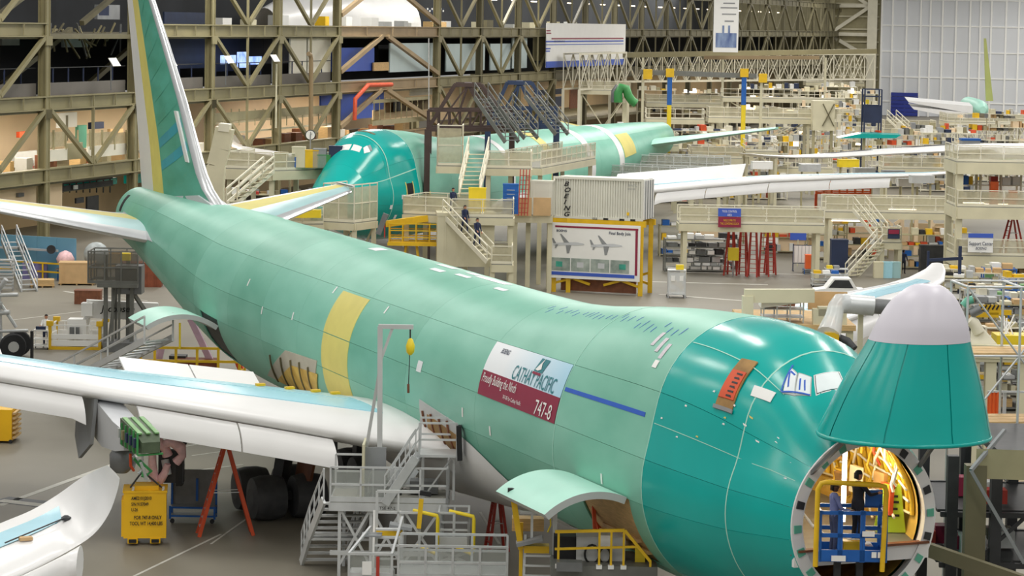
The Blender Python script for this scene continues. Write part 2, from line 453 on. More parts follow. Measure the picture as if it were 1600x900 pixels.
def tail(root):
    LE=[(2.6,58.9),(3.16,59.6),(3.72,61.3),(4.5,62.6),(5.9,64.1),(7.64,65.9),(10.3,69.1),(12.44,71.8),(14.2,74.0)]
    YG=[(2.3,68.0),(2.8,68.2),(5.44,69.5),(12.42,74.3),(14.2,75.6)]; WY=[(2.3,70.4),(3,70.7),(5.3,71.6),(12.4,75.6),(14.2,76.7)]; TE=[(2.3,73.4),(3.4,73.8),(7.5,75.06),(12.4,76.9),(14.2,77.6)]
    zs=[2.5+.65*i for i in range(19)]
    w=lambda z:.42-.022*(z-2.5)
    B=MB(); R=[]
    for z in zs:   # rounded bright leading edge
        s=lerp_tab(LE,z); t=w(z)*.72; d=.62
        R.append([(s+d,t,z),(s+d*.35,t*.72,z),(s+.05,t*.3,z),(s,0,z),(s+.05,-t*.3,z),(s+d*.35,-t*.72,z),(s+d,-t,z)])
    B.grid(R,False,True); B.build('fin_leading_edge',root,'chrome',True)
    B=MB(); R=[]
    for z in zs:
        s0=lerp_tab(LE,z)+.62; s1=lerp_tab(YG,z); m_=(s0+s1)/2; t=w(z)
        R.append([(s0,t*.72,z),(m_,t,z),(s1,t*.9,z),(s1,-t*.9,z),(m_,-t,z),(s0,-t*.72,z)])
    B.grid(R,True); B.cap(R[0],True);B.cap(R[-1]); B.build('fin_box',root,'fin_green',True,math.radians(30))
    finloft(root,'fin_rear_panel',[(lerp_tab(YG,z)+.02,lerp_tab(WY,z)-.02,z,w(z)*.9,w(z)*.62) for z in zs],'primer_yellow')
    finloft(root,'rudder',[(lerp_tab(WY,z)+.02,lerp_tab(TE,z),z,w(z)*.62,.06) for z in zs],'paint_white')
    for k in range(9):   # skin planks on the fin, slightly proud
        z0=4.2+k*1.05; B=MB()
        f=lambda z,u:(lerp_tab(LE,z)+.8+(lerp_tab(YG,z)-lerp_tab(LE,z)-.95)*u)
        pl=[]
        for u,dz in((0,1.25),(.5,.6),(1,0),(1,.42),(.5,1.02),(0,1.67)):
            z=z0+dz; m_=w(z)*(1.0-.28*abs(u-.5)*2*(1 if u<.5 else .36)); pl.append((f(z,u),m_+.012,z))
        B.add([(p[0],p[1],p[2]) for p in pl],[(0,1,4,5),(1,2,3,4)]); B.add([(p[0],p[1]-.03,p[2]) for p in pl],[(5,4,1,0),(4,3,2,1)])
        B.build('fin_plank',root,'fin_blue' if k in(0,1) else 'fin_green')
    fin_part(root,'fin_root_strip',[(59.7,3.2),(67.9,2.55),(67.9,3.0),(62.3,3.5)],'paint_grey',.40)
    fin_part(root,'fin_access_strip',[(64.15,4.9),(64.7,4.9),(66.8,7.2),(66.35,7.2)],'paint_white',.345)
    # stabilisers
    for sd in(1,-1):
        sec=[(1.2,62.9,9.0,1.42),(2.0,63.5,8.6,1.49),(6.5,68.4,5.6,2.2),(11.08,73.4,2.6,2.9)]
        R={k:[] for k in range(4)}
        for y,s,c,z in sec:
            up=lambda x:z-.25+c*(.05*math.sin(math.pi*min(1,x**.6))+.075*x); dn=lambda x:z-.25+c*(-.04*math.sin(math.pi*min(1,x**.6))+.075*x)
            for k,(a,b) in enumerate(((0,.1),(.1,.46),(.46,.9),(.9,1.))):
                xs=[a+(b-a)*i/5 for i in range(6)]
                R[k].append([(s+x*c,sd*y,up(x)+.012) for x in xs]+[(s+x*c,sd*y,dn(x)-.012) for x in xs[::-1]])
        for k,(n,m) in enumerate((('stabilizer_leading_edge','chrome'),('stabilizer_box','film_blue'),('elevator_bay','primer_yellow'),('elevator','paint_white'))):
            B=MB(); B.grid(R[k],True,flip=sd>0); B.cap(R[k][0],sd<0);B.cap(R[k][-1],sd>0); B.build(n,root,m if n!='stabilizer_box' else 'stab_blue',True,math.radians(40))
        B=MB(); y=11.08; B.grid([[(73.3,sd*y,2.88),(73.3,sd*y,2.98),(76.0,sd*y,2.98),(76.0,sd*y,2.88)],[(73.7,sd*(y+.25),2.92),(73.7,sd*(y+.25),2.98),(75.9,sd*(y+.25),2.97),(75.9,sd*(y+.25),2.92)]],True); B.cap([(73.7,sd*(y+.25),2.92),(73.7,sd*(y+.25),2.98),(75.9,sd*(y+.25),2.97),(75.9,sd*(y+.25),2.92)],sd<0); B.build('stabilizer_tip',root,'paint_white')
        # cut-out seal plates at the root
        fpatch(root,'root_fairing',((62.6,sd*1.38),(64.4,sd*1.28),(71.8,sd*1.2),(71.8,sd*1.62)),'paint_grey',.03,6,3)
mat('stab_blue','#a8cfd2',.35,0,.06,.8)
def tailcap(root):
    ring=[fsurf(74.2,2*math.pi*k/28,-.02) for k in range(28)]; c=(74.2,0,fsec(74.2)[0])
    r2=[(75.0,c[1]+(p[1])*.8,c[2]+(p[2]-c[2])*.8) for p in ring]; r3=[(75.25,p[1]*.45,c[2]+(p[2]-c[2])*.45) for p in ring]
    B=MB(); B.grid([ring,r2,r3],True,True); B.cap(r3,False); B.build('tail_cap',root,'primer_mid',True,math.radians(60))
    fpatch(root,'tail_slot',((72.7,.62),(73.2,.62),(73.2,1.25),(72.7,1.25)),'black',.02,3,6)
PI=math.pi
THB=[-.83,.83,1.36,1.75,2.45,PI,2*PI-2.45,2*PI-1.75,2*PI-.83]
SB=[3,5.3,9.2,15,21,27,32.7,38.5,43,47.5,53,59,65,70,74.2]
# ===== airplane in the foreground =====
A1=thing('airplane','jumbo freighter airplane in green primer with raised nose door in foreground','airplane',(X0,Y0,ZC-PP*35),PSI+PI/2,world=False)
A1.rotation_euler=(0,-math.atan(PP),PSI+PI/2)
skin(A1,SB,THB,lambda s,t:'primer_dark' if s<9.2 else ('primer_light','primer_light_b','primer_light_c')[int(s*7+t*13)%3],skip=((3,10.0,13.4),(3,49.2,52.0)),extra={3:[10.0,13.4,49.2,52.0]})
tail(A1); tailcap(A1)
def wing_mount(root,sd):
    WDROOP[0]=.5 if sd<0 else 0.
    wing(root,sd); WDROOP[0]=0.
    # wing-to-body fairing: swollen white belly shape
    B=MB(); R=[]
    for s,o,t0,t1 in((18.0,.02,2.75,3.1),(18.6,.06,2.38,3.12),(19.4,.1,2.19,3.13),(20.0,.15,2.09,3.13),(20.7,.2,1.99,3.14),(21.5,.25,1.9,3.14),(22.3,.3,1.84,3.14),(22.9,.34,2.05,3.14),(25.6,.5,2.1,3.14),(26.6,.6,1.86,3.14),(30,.75,1.88,3.14),(33,.6,2.05,3.14),(35.5,.45,2.35,3.14),(41,.3,2.5,3.14),(45,.05,2.75,3.1)):
        R.append([fsurf(s,sd*(t0+(t1-t0)*k/10),.03+o*math.sin(PI*min(1,(k/10)**.7*.8+.02))) for k in range(11)])
    B.grid(R,False,sd>0); B.build('wing_fairing',root,'paint_white',True)
for sd in(1,-1): wing_mount(A1,sd)
# yellow stripe, patches and marks on the skin
for a,b in((.86,1.355),(1.365,1.745),(1.755,2.2)):
    fpatch(A1,'primer_stripe',((32.72,a),(35.55,a),(35.9 if b>2 else 35.6,b),(32.74,b)),'primer_yellow',.012,6,8,.02)
fpatch(A1,'fairing_bay',((36.1,1.70),(39.9,1.74),(44.6,2.3),(37.9,2.35)),'bay_grey' if 'bay_grey' in MATS else 'grey_lt',.03,10,10)
fpatch(A1,'fairing_bay_lining',((36.3,1.86),(39.5,1.9),(43.3,2.3),(37.9,2.3)),'interior_gold',.05,10,8)
for s in(37.2,38.2,39.3,40.6,42): fpatch(A1,'bay_rib',((s,1.8+.02*abs(s-38)),(s+.06,1.8+.02*abs(s-38)),(s+1.1,2.3),(s+1.04,2.3)),'olive_dk',.1,2,8,.06)
fpatch(A1,'fairing_bay',((22.3,1.74),(25.6,1.64),(25.9,2.1),(22.6,2.05)),'grey_lt',.03,10,8)
fpatch(A1,'fairing_bay_lining',((22.6,1.86),(25.0,1.76),(25.5,2.1),(22.8,2.05)),'interior_tan',.05,10,8)
for s in(23.2,23.9,24.6,25.3): fpatch(A1,'bay_rib',((s,1.74),(s+.08,1.74),(s+.2,2.1),(s+.12,2.1)),'wood_dark',.09,2,6,.05)
fpatch(A1,'tape_strip',((9.7,1.0),(14.93,1.025),(14.93,1.06),(9.7,1.035)),'tape_blue',.012,16,2,.01)
for s,t,w_,h_ in((38.2,-.05,.9,.16),(31.6,-.12,1.6,.09),(31.0,.1,1.1,.07),(29.4,-.13,1.0,.09),(28.9,.06,1.2,.06),(26.6,-.1,2.6,.1),(25.2,.12,.9,.06)):
    fpatch(A1,'white_patch',((s,t),(s+w_,t),(s+w_,t+h_),(s,t+h_)),'white_film',.012,5,3,.01)
for s,t in((10.95,.42),(10.45,.46),(10.0,.5)):
    fpatch(A1,'paper_tag',((s,t),(s+.2,t),(s+.2,t+.12),(s,t+.12)),'tag_grey',.012,3,5,.01)
fpatch(A1,'paper_tag',((9.98,.635),(10.24,.635),(10.24,.69),(9.98,.69)),'white',.014,3,3,.01)
fpatch(A1,'blue_tag',((25.7,1.27),(26.1,1.27),(26.1,1.38),(25.7,1.38)),'white_film',.014,3,3,.01)
fpatch(A1,'white_panel',((4.87,.474),(5.5,.529),(5.45,.598),(4.85,.553)),'white',.014,4,4,.01)
for s,t in((11.6,1.62),(21.9,1.55),(42.9,1.35),(39.2,1.28),(19.7,1.62),(45.5,1.1),(30.7,.86),(36.3,.84)): fpatch(A1,'vent_cover',((s,t),(s+.1,t),(s+.1,t+.09),(s,t+.09)),'white',.016,2,2,.01)
for k in range(26):
    s=10.2+k*.42+random.uniform(-.1,.1); t=.37-.006*k+random.uniform(-.05,.05)
    fpatch(A1,'chalk_mark',((s,t),(s+.03,t),(s+.03,t+random.uniform(.05,.1)),(s,t+.06)),'tape_blue',.008,1,2,.005)
for k in range(20):
    s=random.uniform(3.4,8.8); t=random.uniform(.65,1.15)
    fpatch(A1,'tape_dab',((s,t),(s+random.uniform(.03,.16),t),(s+.1,t+.012),(s,t+.012)),random.choice(['white','white','primer_yellow']),.008,1,1,.005)
# light seam sealant on the ring joints of the nose section
for s,t0,t1 in((9.2,-.8,2.4),(5.3,-.8,2.4),(15,-.4,1.9)): fpatch(A1,'seam_sealant',((s-.018,t0),(s+.018,t0),(s+.018,t1),(s-.018,t1)),'primer_pale',.006,1,40,.005)
for t,s0,s1 in((.44,4.7,9.1),(1.05,3.2,9.1)): fpatch(A1,'seam_sealant',((s0,t),(s1,t),(s1,t+.006),(s0,t+.006)),'primer_pale',.006,14,1,.005)
# crew escape hatch opening with tools inside
fpatch(A1,'hatch_recess',((5.88,.40),(6.5,.43),(6.52,.775),(5.84,.75)),'interior_tan',.02,4,8)
fpatch(A1,'hatch_panel',((5.92,.5),(6.46,.52),(6.48,.71),(5.88,.69)),'orange',.05,4,6)
for k in range(6):
    t=.52+k*.03; fpatch(A1,'hatch_slot',((5.98+.05*(k%2),t),(6.2,t+.008),(6.2,t+.018),(5.98,t+.012)),'steel_dark',.06,2,1,.01)
fpatch(A1,'hatch_sill',((5.8,.745),(6.56,.765),(6.56,.79),(5.8,.77)),'grey',.05,4,1)
# cockpit windows
for cs,fr in ((((4.86,.275),(5.06,.28),(4.74,.43),(4.52,.385)),0),(((4.62,.205),(4.83,.26),(4.5,.375),(4.3,.29)),0),(((4.6,-.02),(4.62,.165),(4.24,.235),(4.2,-.02)),1)):
    c=(sum(p[0] for p in cs)/4,sum(p[1] for p in cs)/4); big=[(c[0]+(p[0]-c[0])*1.16,c[1]+(p[1]-c[1])*1.14) for p in cs]
    w=fpatch(A1,'cockpit_window',big,'grey_lt' if fr==0 else 'paint_white',.02,4,4); fpatch(w,'window_pane',cs,'white_film',.035,4,4)
    if fr:
        bl=[(c[0]+(p[0]-c[0])*1.05,c[1]+(p[1]-c[1])*1.05) for p in cs]; fpatch(w,'window_seal',bl,'black',.028,4,4)
for a,b in (((5.1,.25),(4.76,.44)),((4.76,.44),(4.28,.29)),((4.98,.3),(4.72,.38)),((4.7,.27),(4.5,.33)),((5.0,.29),(4.85,.285)),((4.62,.25),(4.42,.3))):
    d=(b[1]-a[1],-(b[0]-a[0])); l=math.hypot(*d); n=(d[0]/l*.04,d[1]/l*.012)
    fpatch(A1,'masking_tape',(a,b,(b[0]+n[0],b[1]+n[1]),(a[0]+n[0],a[1]+n[1])),'tape_blue',.045,4,1,.008)
# nose door, swung up about its top hinge
HZ=fsurf(3,0)[2]
def dr(p,a=math.radians(92)):
    ds,dz=(p[0]-3.02)*.93,p[2]-HZ
    return (3.5+ds*math.cos(a)+dz*math.sin(a),p[1],HZ+.12-ds*math.sin(a)+dz*math.cos(a))
def door_shell(name,s0,s1,m,par,n=10,t0=0,t1=2*PI,o=0.):
    R=[]
    K=max(8,int((t1-t0)/.11))
    for i in range(n+1):
        f=i/n; s=s0+(s1-s0)*f; R.append([dr(fsurf(s,t0+(t1-t0)*k/K,o)) for k in range(K+1)])
    B=MB(); B.grid(R); return B.build(name,par,m,True)
nd=door_shell('nose_door',.4,2.99,'primer_dark',A1,8)
for k in range(8):
    t0=k*PI/4+.02; door_shell('nose_door_panel',.36,2.99,'primer_dark',nd,8,t0,t0+PI/4-.02,.02)
R=[]
for i in range(19):
    s=-1.0995+(.4+1.0995)*(i/18)**2; R.append([dr(fsurf(s,2*PI*k/48,.03)) for k in range(48)])
B=MB(); B.grid(R,True); B.build('radome',nd,'radome',True)
B=MB(); B.tube([dr(fsurf(2.97,2*PI*k/60,-.02)) for k in range(60)],.06,6,True); B.build('door_rim',nd,'primer_dark',True)
B=MB(); B.cap([dr(fsurf(2.7,2*PI*k/40,-.2)) for k in range(40)],False); B.build('door_inner_skin',nd,'interior_tan')
for sd in(1,-1): bar('door_strut',A1,fsurf(3.3,sd*1.0,-.3),dr((2.2,sd*1.2,-.6)),.09,.09,'alum_dark')
# opening frame
B=MB(); R=[]
for k in range(72):
    t=2*PI*k/72; R.append([fsurf(2.96,t,.0),fsurf(2.96,t,-.32),fsurf(3.35,t,-.34),fsurf(3.35,t,-.05)])
R.append(R[0]); B.grid(R,True,True); fr=B.build('door_frame',A1,'paint_white',True,math.radians(40))
for k in range(40):
    t=2*PI*k/40
    if k%2==0: fpatch(fr,'frame_pad',((2.93,t),(2.97,t),(2.97,t+.1),(2.93,t+.1)),random.choice(['primer_mid','steel_dark','primer_mid']),-.06,1,2,.2)
# lit cargo hold
def inner(s,t,o): return fsurf(s,t,o)
B=MB(); B.grid([[inner(s,.0+2*PI*k/48,-.42) for k in range(48)] for s in(3.3,4.2,5.2,6.5,8,10,12,14,17)],True,True); B.build('hold_liner',A1,'interior_gold',True)
B=MB(); B.cap([inner(17,2*PI*k/40,-.43) for k in range(40)]); B.build('hold_bulkhead',A1,'interior_tan')
dz=-.62
B=MB(); B.prism([(3.1,-2.0,dz),(3.1,2.0,dz),(6,2.3,dz),(17,2.9,dz),(17,-2.9,dz),(6,-2.3,dz)],(0,0,-.12)); B.build('cargo_deck',A1,'alum_dark')
bar('sill_beam',A1,(3.08,-1.95,dz-.2),(3.08,1.95,dz-.2),.12,.42,'paint_white')
bar('sill_lip',A1,(3.0,-1.9,dz+.01),(3.0,1.9,dz+.01),.2,.06,'wood_dark')
for k in range(18):
    s=3.6+k*.42
    for t0,t1 in((-1.62,-.25),(.25,1.62)):
        pts=[inner(s,t0+(t1-t0)*j/14,-.5) for j in range(15)]
        B=MB(); B.tube(pts,.075,5); B.build('hold_frame',A1,'interior_yellow',True)
for k in range(18):
    t=-1.6+k*.188
    if abs(t)<.1: continue
    B=MB(); B.tube([inner(3.6+j*.9,t,-.56-.05*math.sin(j*2+k)) for j in range(11)],.035,5); B.build('wire_bundle',A1,random.choice(['interior_yellow','white_film','beige','orange']),True)
for k in range(70):
    s=random.uniform(3.5,9); sd=random.choice((-1,1)); t=sd*random.uniform(.3,1.5); a=inner(s,t,-.5); b=inner(s+random.uniform(-.7,.7),t+sd*random.uniform(.1,.5),-random.uniform(.6,1.0))
    B=MB(); m_=((a[0]+b[0])/2,(a[1]+b[1])/2*.92,(a[2]+b[2])/2-.2); B.tube([a,m_,b],.04,5); B.build('hanging_cable',A1,random.choice(['interior_yellow','interior_yellow','white_film','beige_lt','orange']),True)
for k in range(22):
    s=4.4+k*.45; y=random.choice((-1,1))*random.uniform(1.1,1.85); box('insulation_blanket',A1,(s,y,random.uniform(.2,1.6)),(.5,.12,random.uniform(.4,.9)),random.choice(['beige','orange','interior_tan','red','white_film']),rx=random.uniform(-.3,.3))
for k,(s,y,z,l) in enumerate(((4.1,-.05,.75,1.9),(6.2,-.2,2.0,.5),(4.5,.6,2.1,.8))):
    tb=rod('work_light',A1,(s,y,z-l/2 if k==0 else z),(s,y,z+l/2) if k==0 else (s+l,y+.4,z),.06,'tube_light')
for k,(s,y,z,pw) in enumerate(((5.0,0,1.6,110),(9,0,1.6,150),(4.2,-.8,1.0,60))):
    l=bpy.data.lights.new('work_lamp','POINT'); l.energy=pw; l.color=(1,.86,.6); l.shadow_soft_size=.25
    o=bpy.data.objects.new('work_lamp',l); attach(o,A1,Matrix.Translation((s,y,z)))
# lower cargo doors, open outwards, and the holds behind them
def cargo_door(s0,s1,th,L,a0,a1,nm):
    n=14; rows_o=[];rows_i=[]
    h=fsurf((s0+s1)/2,th); y,z=h[1]+.05,h[2]+.1; P=[]
    for i in range(n+1):
        P.append((y,z)); a=math.radians(a0+(a1-a0)*i/n); y+=math.cos(a)*L/n; z+=math.sin(a)*L/n
    for (y,z),i in zip(P,range(n+1)):
        a=math.radians(a0+(a1-a0)*i/n); nx,nz=-math.sin(a),math.cos(a)
        rows_o.append([(s0+(s1-s0)*j/4,y,z) for j in range(5)]); rows_i.append([(s0+(s1-s0)*j/4,y-nx*.2,z-nz*.2) for j in range(5)])
    B=MB(); B.grid(rows_o); B.build('cargo_door',A1,'primer_pale',True)
    B=MB(); B.grid(rows_i,flip=True)
    lp=lambda R:R[0]+[r[-1] for r in R[1:]]+R[-1][::-1][1:]+[r[0] for r in R[::-1][1:-1]]
    B.grid([lp(rows_o),lp(rows_i)],True,True); B.build('cargo_door_frame',A1,'grey_lt',True,math.radians(40))
cargo_door(10.0,13.4,1.76,2.6,22,-42,0)
cargo_door(49.2,52.0,1.87,3.3,34,-36,1)
def hold(s0,s1,m,planks):
    B=MB(); R=[]
    for s in(s0,s1): R.append([fsurf(s,1.72+.78*k/6,-.06) for k in range(7)]+[(s,.4,-2.6),(s,.4,-.8)])
    B.grid(R,True,True); B.cap(R[0]); B.cap(R[1],True); B.build('cargo_hold',A1,m)
    for k in range(planks):
        z=-1.2-.23*k; bar('hold_plank',A1,(s0+.1,1.2,z),(s1-.1,1.2,z),2.6,.1,'wood')
        if k%2: bar('hold_board',A1,(s0+.4,2.62,z+.05),(s1-.6,2.55,z+.05),.22,.1,'cardboard')
hold(10.0,13.4,'wood',5); hold(49.2,52.0,'steel_dark',2)
bar('door_guard',A1,(13.38,2.7,-.9),(13.38,2.25,-2.5),.1,.3,'orange')
bar('door_guard',A1,(13.38,2.7,-.9),(11.9,3.2,-2.9),.1,.16,'orange')
# pylon of the missing inboard engine
def up_(B,d):
    B.v=[(p[0],p[1],p[2]+d) for p in B.v]; return B
def pylon(y):
    B=MB(); R=[]
    for s,z0,z1,w in((29.2,-2.55,-1.85,.36),(30.2,-2.75,-1.75,.42),(32.0,-2.9,-1.5,.42),(34.5,-2.6,-1.2,.36),(36.8,-1.75,-1.3,.1)): R.append([(s,y-w,z1),(s,y+w,z1),(s,y+w*.8,z0),(s,y-w*.8,z0)])
    B.grid(R,True); B.cap(R[0],True);B.cap(R[-1]); up_(B,.45).build('pylon_box',A1,'paint_grey',True,math.radians(35))
    B=MB(); R=[]
    for s,z0,z1,w in((26.9,-2.55,-2.2,.3),(27.3,-2.6,-2.0,.38),(28.5,-2.65,-1.85,.4),(29.3,-2.65,-1.78,.4)): R.append([(s,y-w,z0),(s,y-w,z1),(s,y+w,z1),(s,y+w,z0)])
    B.grid(R,True,True); B.cap(R[0]); up_(B,.75).build('pylon_nose',A1,'pylon_shade')  # dark colour gives the solid block the shade of a hollow frame
    for q in(-.28,0,.28): bar('pylon_rib',A1,(27.2,y+q,-1.22),(29.2,y+q,-1.02),.14,.05,'green_lt')
    for k in range(5):
        s=27+k*.5; bar('pylon_frame',A1,(s,y+.42,-1.85),(s,y+.42,-1.15),.06,.06,'green'); bar('pylon_frame',A1,(s,y-.42,-1.85),(s,y+.42,-1.87),.06,.06,'green')
        box('pylon_valve',A1,(s+.2,y+.44,-1.5),(.2,.12,.3),random.choice(['olive','green_lt','blue_dark','green_lt','alum']))
    for k in range(6): B=MB(); x=27.2+k*.4; B.tube([(x,y+random.uniform(-.3,.3),-2.6),(x+.1,y+random.uniform(-.3,.3),-3.0),(x+random.uniform(-.2,.3),y,-3.2)],.05,5); up_(B,.45).build('pylon_hose',A1,random.choice(['alum','orange','alum_dark','green']),True)
    B=MB(); B.prism([(32.3,y+.4,-1.3),(34.8,y+.4,-1.3),(34.3,y+.6,-2.9),(33.3,y+.7,-3.5),(32.5,y+.5,-2.9)],(0,.12,0)); up_(B,.45).build('pylon_cover',A1,'grey')
    B=MB(); B.lathe([(.3,0),(.42,.2),(.4,.6),(.2,.8)],(30.6,y,-2.75),(0,0,-1),14); up_(B,.45).build('pylon_shroud',A1,'alum_dark',True)
pylon(12.0)
# raised spoiler panels behind the starboard wing
for y0,y1 in((5.9,8.0),(8.05,10.3)):
    B=MB(); a,b=wpt(y0,.60,1),wpt(y1,.60,1); B.prism([a,b,(b[0]+1.0,b[1],b[2]+.38),(a[0]+1.0,a[1],a[2]+.38)],(.05,0,-.08)); B.build('spoiler',A1,'paint_white')
B=MB(); a,b=wpt(14.2,.62,1),wpt(18,.62,1); B.prism([a,b,(b[0]+1.0,b[1],b[2]+.38),(a[0]+1.0,a[1],a[2]+.38)],(.05,0,-.08)); B.build('spoiler',A1,'paint_white')
# yellow tie-downs on the wing top
for y in(4.3,4.9,5.7,6.6): 
    p=wpt(y,.42,1); box('tie_down',A1,(p[0],p[1],p[2]+.08),(.2,.32,.08),'yellow')
# wrapped main wheels
for (s,y) in((33.5,4.5),(35.4,4.5),(33.5,6.0),(35.4,6.0),(36.5,1.2),(38.2,1.2)):
    B=MB(); gz=-(ZC+PP*(s-35)); B.lathe([(.35,-.62),(.72,-.55),(.8,-.2),(.8,.2),(.72,.55),(.35,.62)],(s,y,gz+.8),(0,1,0),18); B.build('wrapped_wheel',A1,'tarp_dark',True,math.radians(50))
for y in(5.2,1.2): bar('gear_leg',A1,(34.5 if y>3 else 37.3,y,-4.6),(34.8 if y>3 else 37.3,y*.9,-1.8),.45,.45,'steel_dark'); 
bar('gear_beam',A1,(33.4,5.2,-4.8),(35.5,5.2,-4.8),.3,.3,'steel_dark')
B=MB(); B.prism([(32.2,4.4,-2.3),(33.9,4.4,-2.3),(34.4,4.6,-4.4),(32.7,4.6,-4.2)],(0,.1,0)); B.build('gear_door',A1,'wood_dark')
# belly jacks that carry the airplane
for s in(16,44):
    gz=-(ZC+PP*(s-35)); bar('jack',A1,(s,0,gz),(s,0,-3.2),.4,.4,'steel_dark')
# banner on the fuselage
def fuse_thing(name,label,cat,src,group=None):
    o=thing(name,label,cat,src.location,0,group,world=False); o.rotation_euler=src.rotation_euler; return o
bn=fuse_thing('banner','white, blue and maroon airline banner stuck on the green fuselage side','banner',A1)
mat('banner_sky','#f3f7fa',.5,0,.02,.4)
def print_ramp():
    m=MATS['banner_sky']; nt=m.node_tree; N=nt.nodes; tc=N.new('ShaderNodeTexCoord'); sx=N.new('ShaderNodeSeparateXYZ'); mr=N.new('ShaderNodeMapRange'); r=N.new('ShaderNodeValToRGB')
    nt.links.new(tc.outputs['Object'],sx.inputs[0]); nt.links.new(sx.outputs[0],mr.inputs[0]); mr.inputs[1].default_value=21.1; mr.inputs[2].default_value=15.05
    r.color_ramp.elements[0].position=.25; r.color_ramp.elements[0].color=(.86,.9,.93,1); r.color_ramp.elements[1].position=1; r.color_ramp.elements[1].color=(.42,.70,.87,1)
    nt.links.new(mr.outputs[0],r.inputs[0]); nt.links.new(r.outputs[0],N['Principled BSDF'].inputs['Base Color'])
print_ramp()
mat('banner_teal','#2f7f88',.5,0,.02,1)
fpatch(bn,'banner_top',((15.05,.835),(21.1,.835),(20.95,1.13),(15.05,1.13)),'banner_sky',.02,16,8,.01)
fpatch(bn,'banner_foot',((15.05,1.13),(20.95,1.13),(20.85,1.362),(15.05,1.362)),'maroon',.02,16,8,.01)
text('lettering',bn,'CATHAY PACIFIC',.62,fmap(18.75,1.12,1,o=.04),'banner_teal',.66)
text('lettering',bn,'Proudly Building the Ninth',.40,fmap(20.75,1.235,1,o=.04),'white',.62)
text('lettering',bn,'747-8F for Cathay Pacific',.17,fmap(18.9,1.32,1,o=.04),'white',.8)
text('lettering',bn,'747-8',.62,fmap(16.55,1.345,1,o=.04),'white',.85)
text('lettering',bn,'BOEING',.22,fmap(20.3,.93,1,o=.04),'navy',.8,.004,shear=.3)
f=fmap(17.4,.972,1,o=.04)
B=MB(); B.add([f(*p) for p in((.0,-.05),(.17,.36),(.8,.36),(.63,-.05))],[(0,1,2,3)]); B.build('airline_emblem',bn,'banner_teal')
f=fmap(17.4,.972,1,o=.05)
B=MB(); B.add([f(*p) for p in((.1,.0),(.45,.38),(.4,.2),(.5,.05),(.3,-.02))],[(0,1,2,3,4)]); B.build('emblem_wing',bn,'white')
B=MB(); B.add([f(*p) for p in((.0,-.14),(.0,-.07),(.6,-.07),(.6,-.14))],[(0,1,2,3)]); B.build('emblem_line',bn,'maroon')
# ---------------- the hall: truss wall on the left and far back ----------------
WD=Vector((.289,.957,0)).normalized(); WN=Vector((.957,-.289,0)).normalized(); W0=Vector((-35,190,0))
def Wp(t,n,z): 
    p=W0+WD*t+WN*n; return (p.x,p.y,z)
def Wq(px,py,n=0.):
    """point of the wall plane (offset n into the hall) seen at px,py -> (t,z)"""
    d=Vector(ray(px,py)); o=W0+WN*n; k=(o.x*WN.x+o.y*WN.y)/(d.x*WN.x+d.y*WN.y)
    p=d*k; return ((p.x-W0.x)*WD.x+(p.y-W0.y)*WD.y, CAMH+p.z)
RW=math.atan2(WD.y,WD.x)
def wbox(name,par,x0,y0,x1,y1,n,m,th=.15):
    t0,z0=Wq(x0,y1,n); t1,z1=Wq(x1,y0,n)
    return box(name,par,Wp((t0+t1)/2,n,(z0+z1)/2),(abs(t1-t0),th,abs(z1-z0)),m,RW)
wl=struct('wall_left','steel truss wall with mezzanine rooms')
def ibeam(name,par,p,q,w,h,m):
    p=Vector(p);q=Vector(q); up=Vector((0,0,1)) if abs((q-p).normalized().z)<.9 else WN
    sd=(q-p).normalized().cross(up).normalized(); u2=sd.cross((q-p).normalized())
    B=MB()
    for k in(-1,1): B.bar(p+u2*(k*h/2),q+u2*(k*h/2),w if abs((q-p).normalized().z)<.9 else w,.09)
    B.bar(p,q,.1,h) if abs((q-p).normalized().z)<.9 else B.bar(p,q,.1,h)
    return B.build(name,par,m)
def column(par,t,n=0,z0=0,z1=27,w=.62,m='olive'):
    B=MB(); R=Matrix.Rotation(RW,3,'Z')
    for k in(-1,1): B.box(Wp(t,n+k*w*.45,(z0+z1)/2),(w,.1,z1-z0),R)
    B.box(Wp(t,n,(z0+z1)/2),(.16,w*.85,z1-z0),R)
    for k in(-1,1): B.box(Wp(t+k*w*.46,n+w*.5,(z0+z1)/2),(.08,.14,z1-z0),R)
    return B.build('column',par,m)
LV=[5.75,11.15,16.6,22.2]
bays=[(15.3*i,15.3*(i+1)) for i in range(-2,23) if i not in(4,5)]+[(61.2,91.8)]
bays.sort()
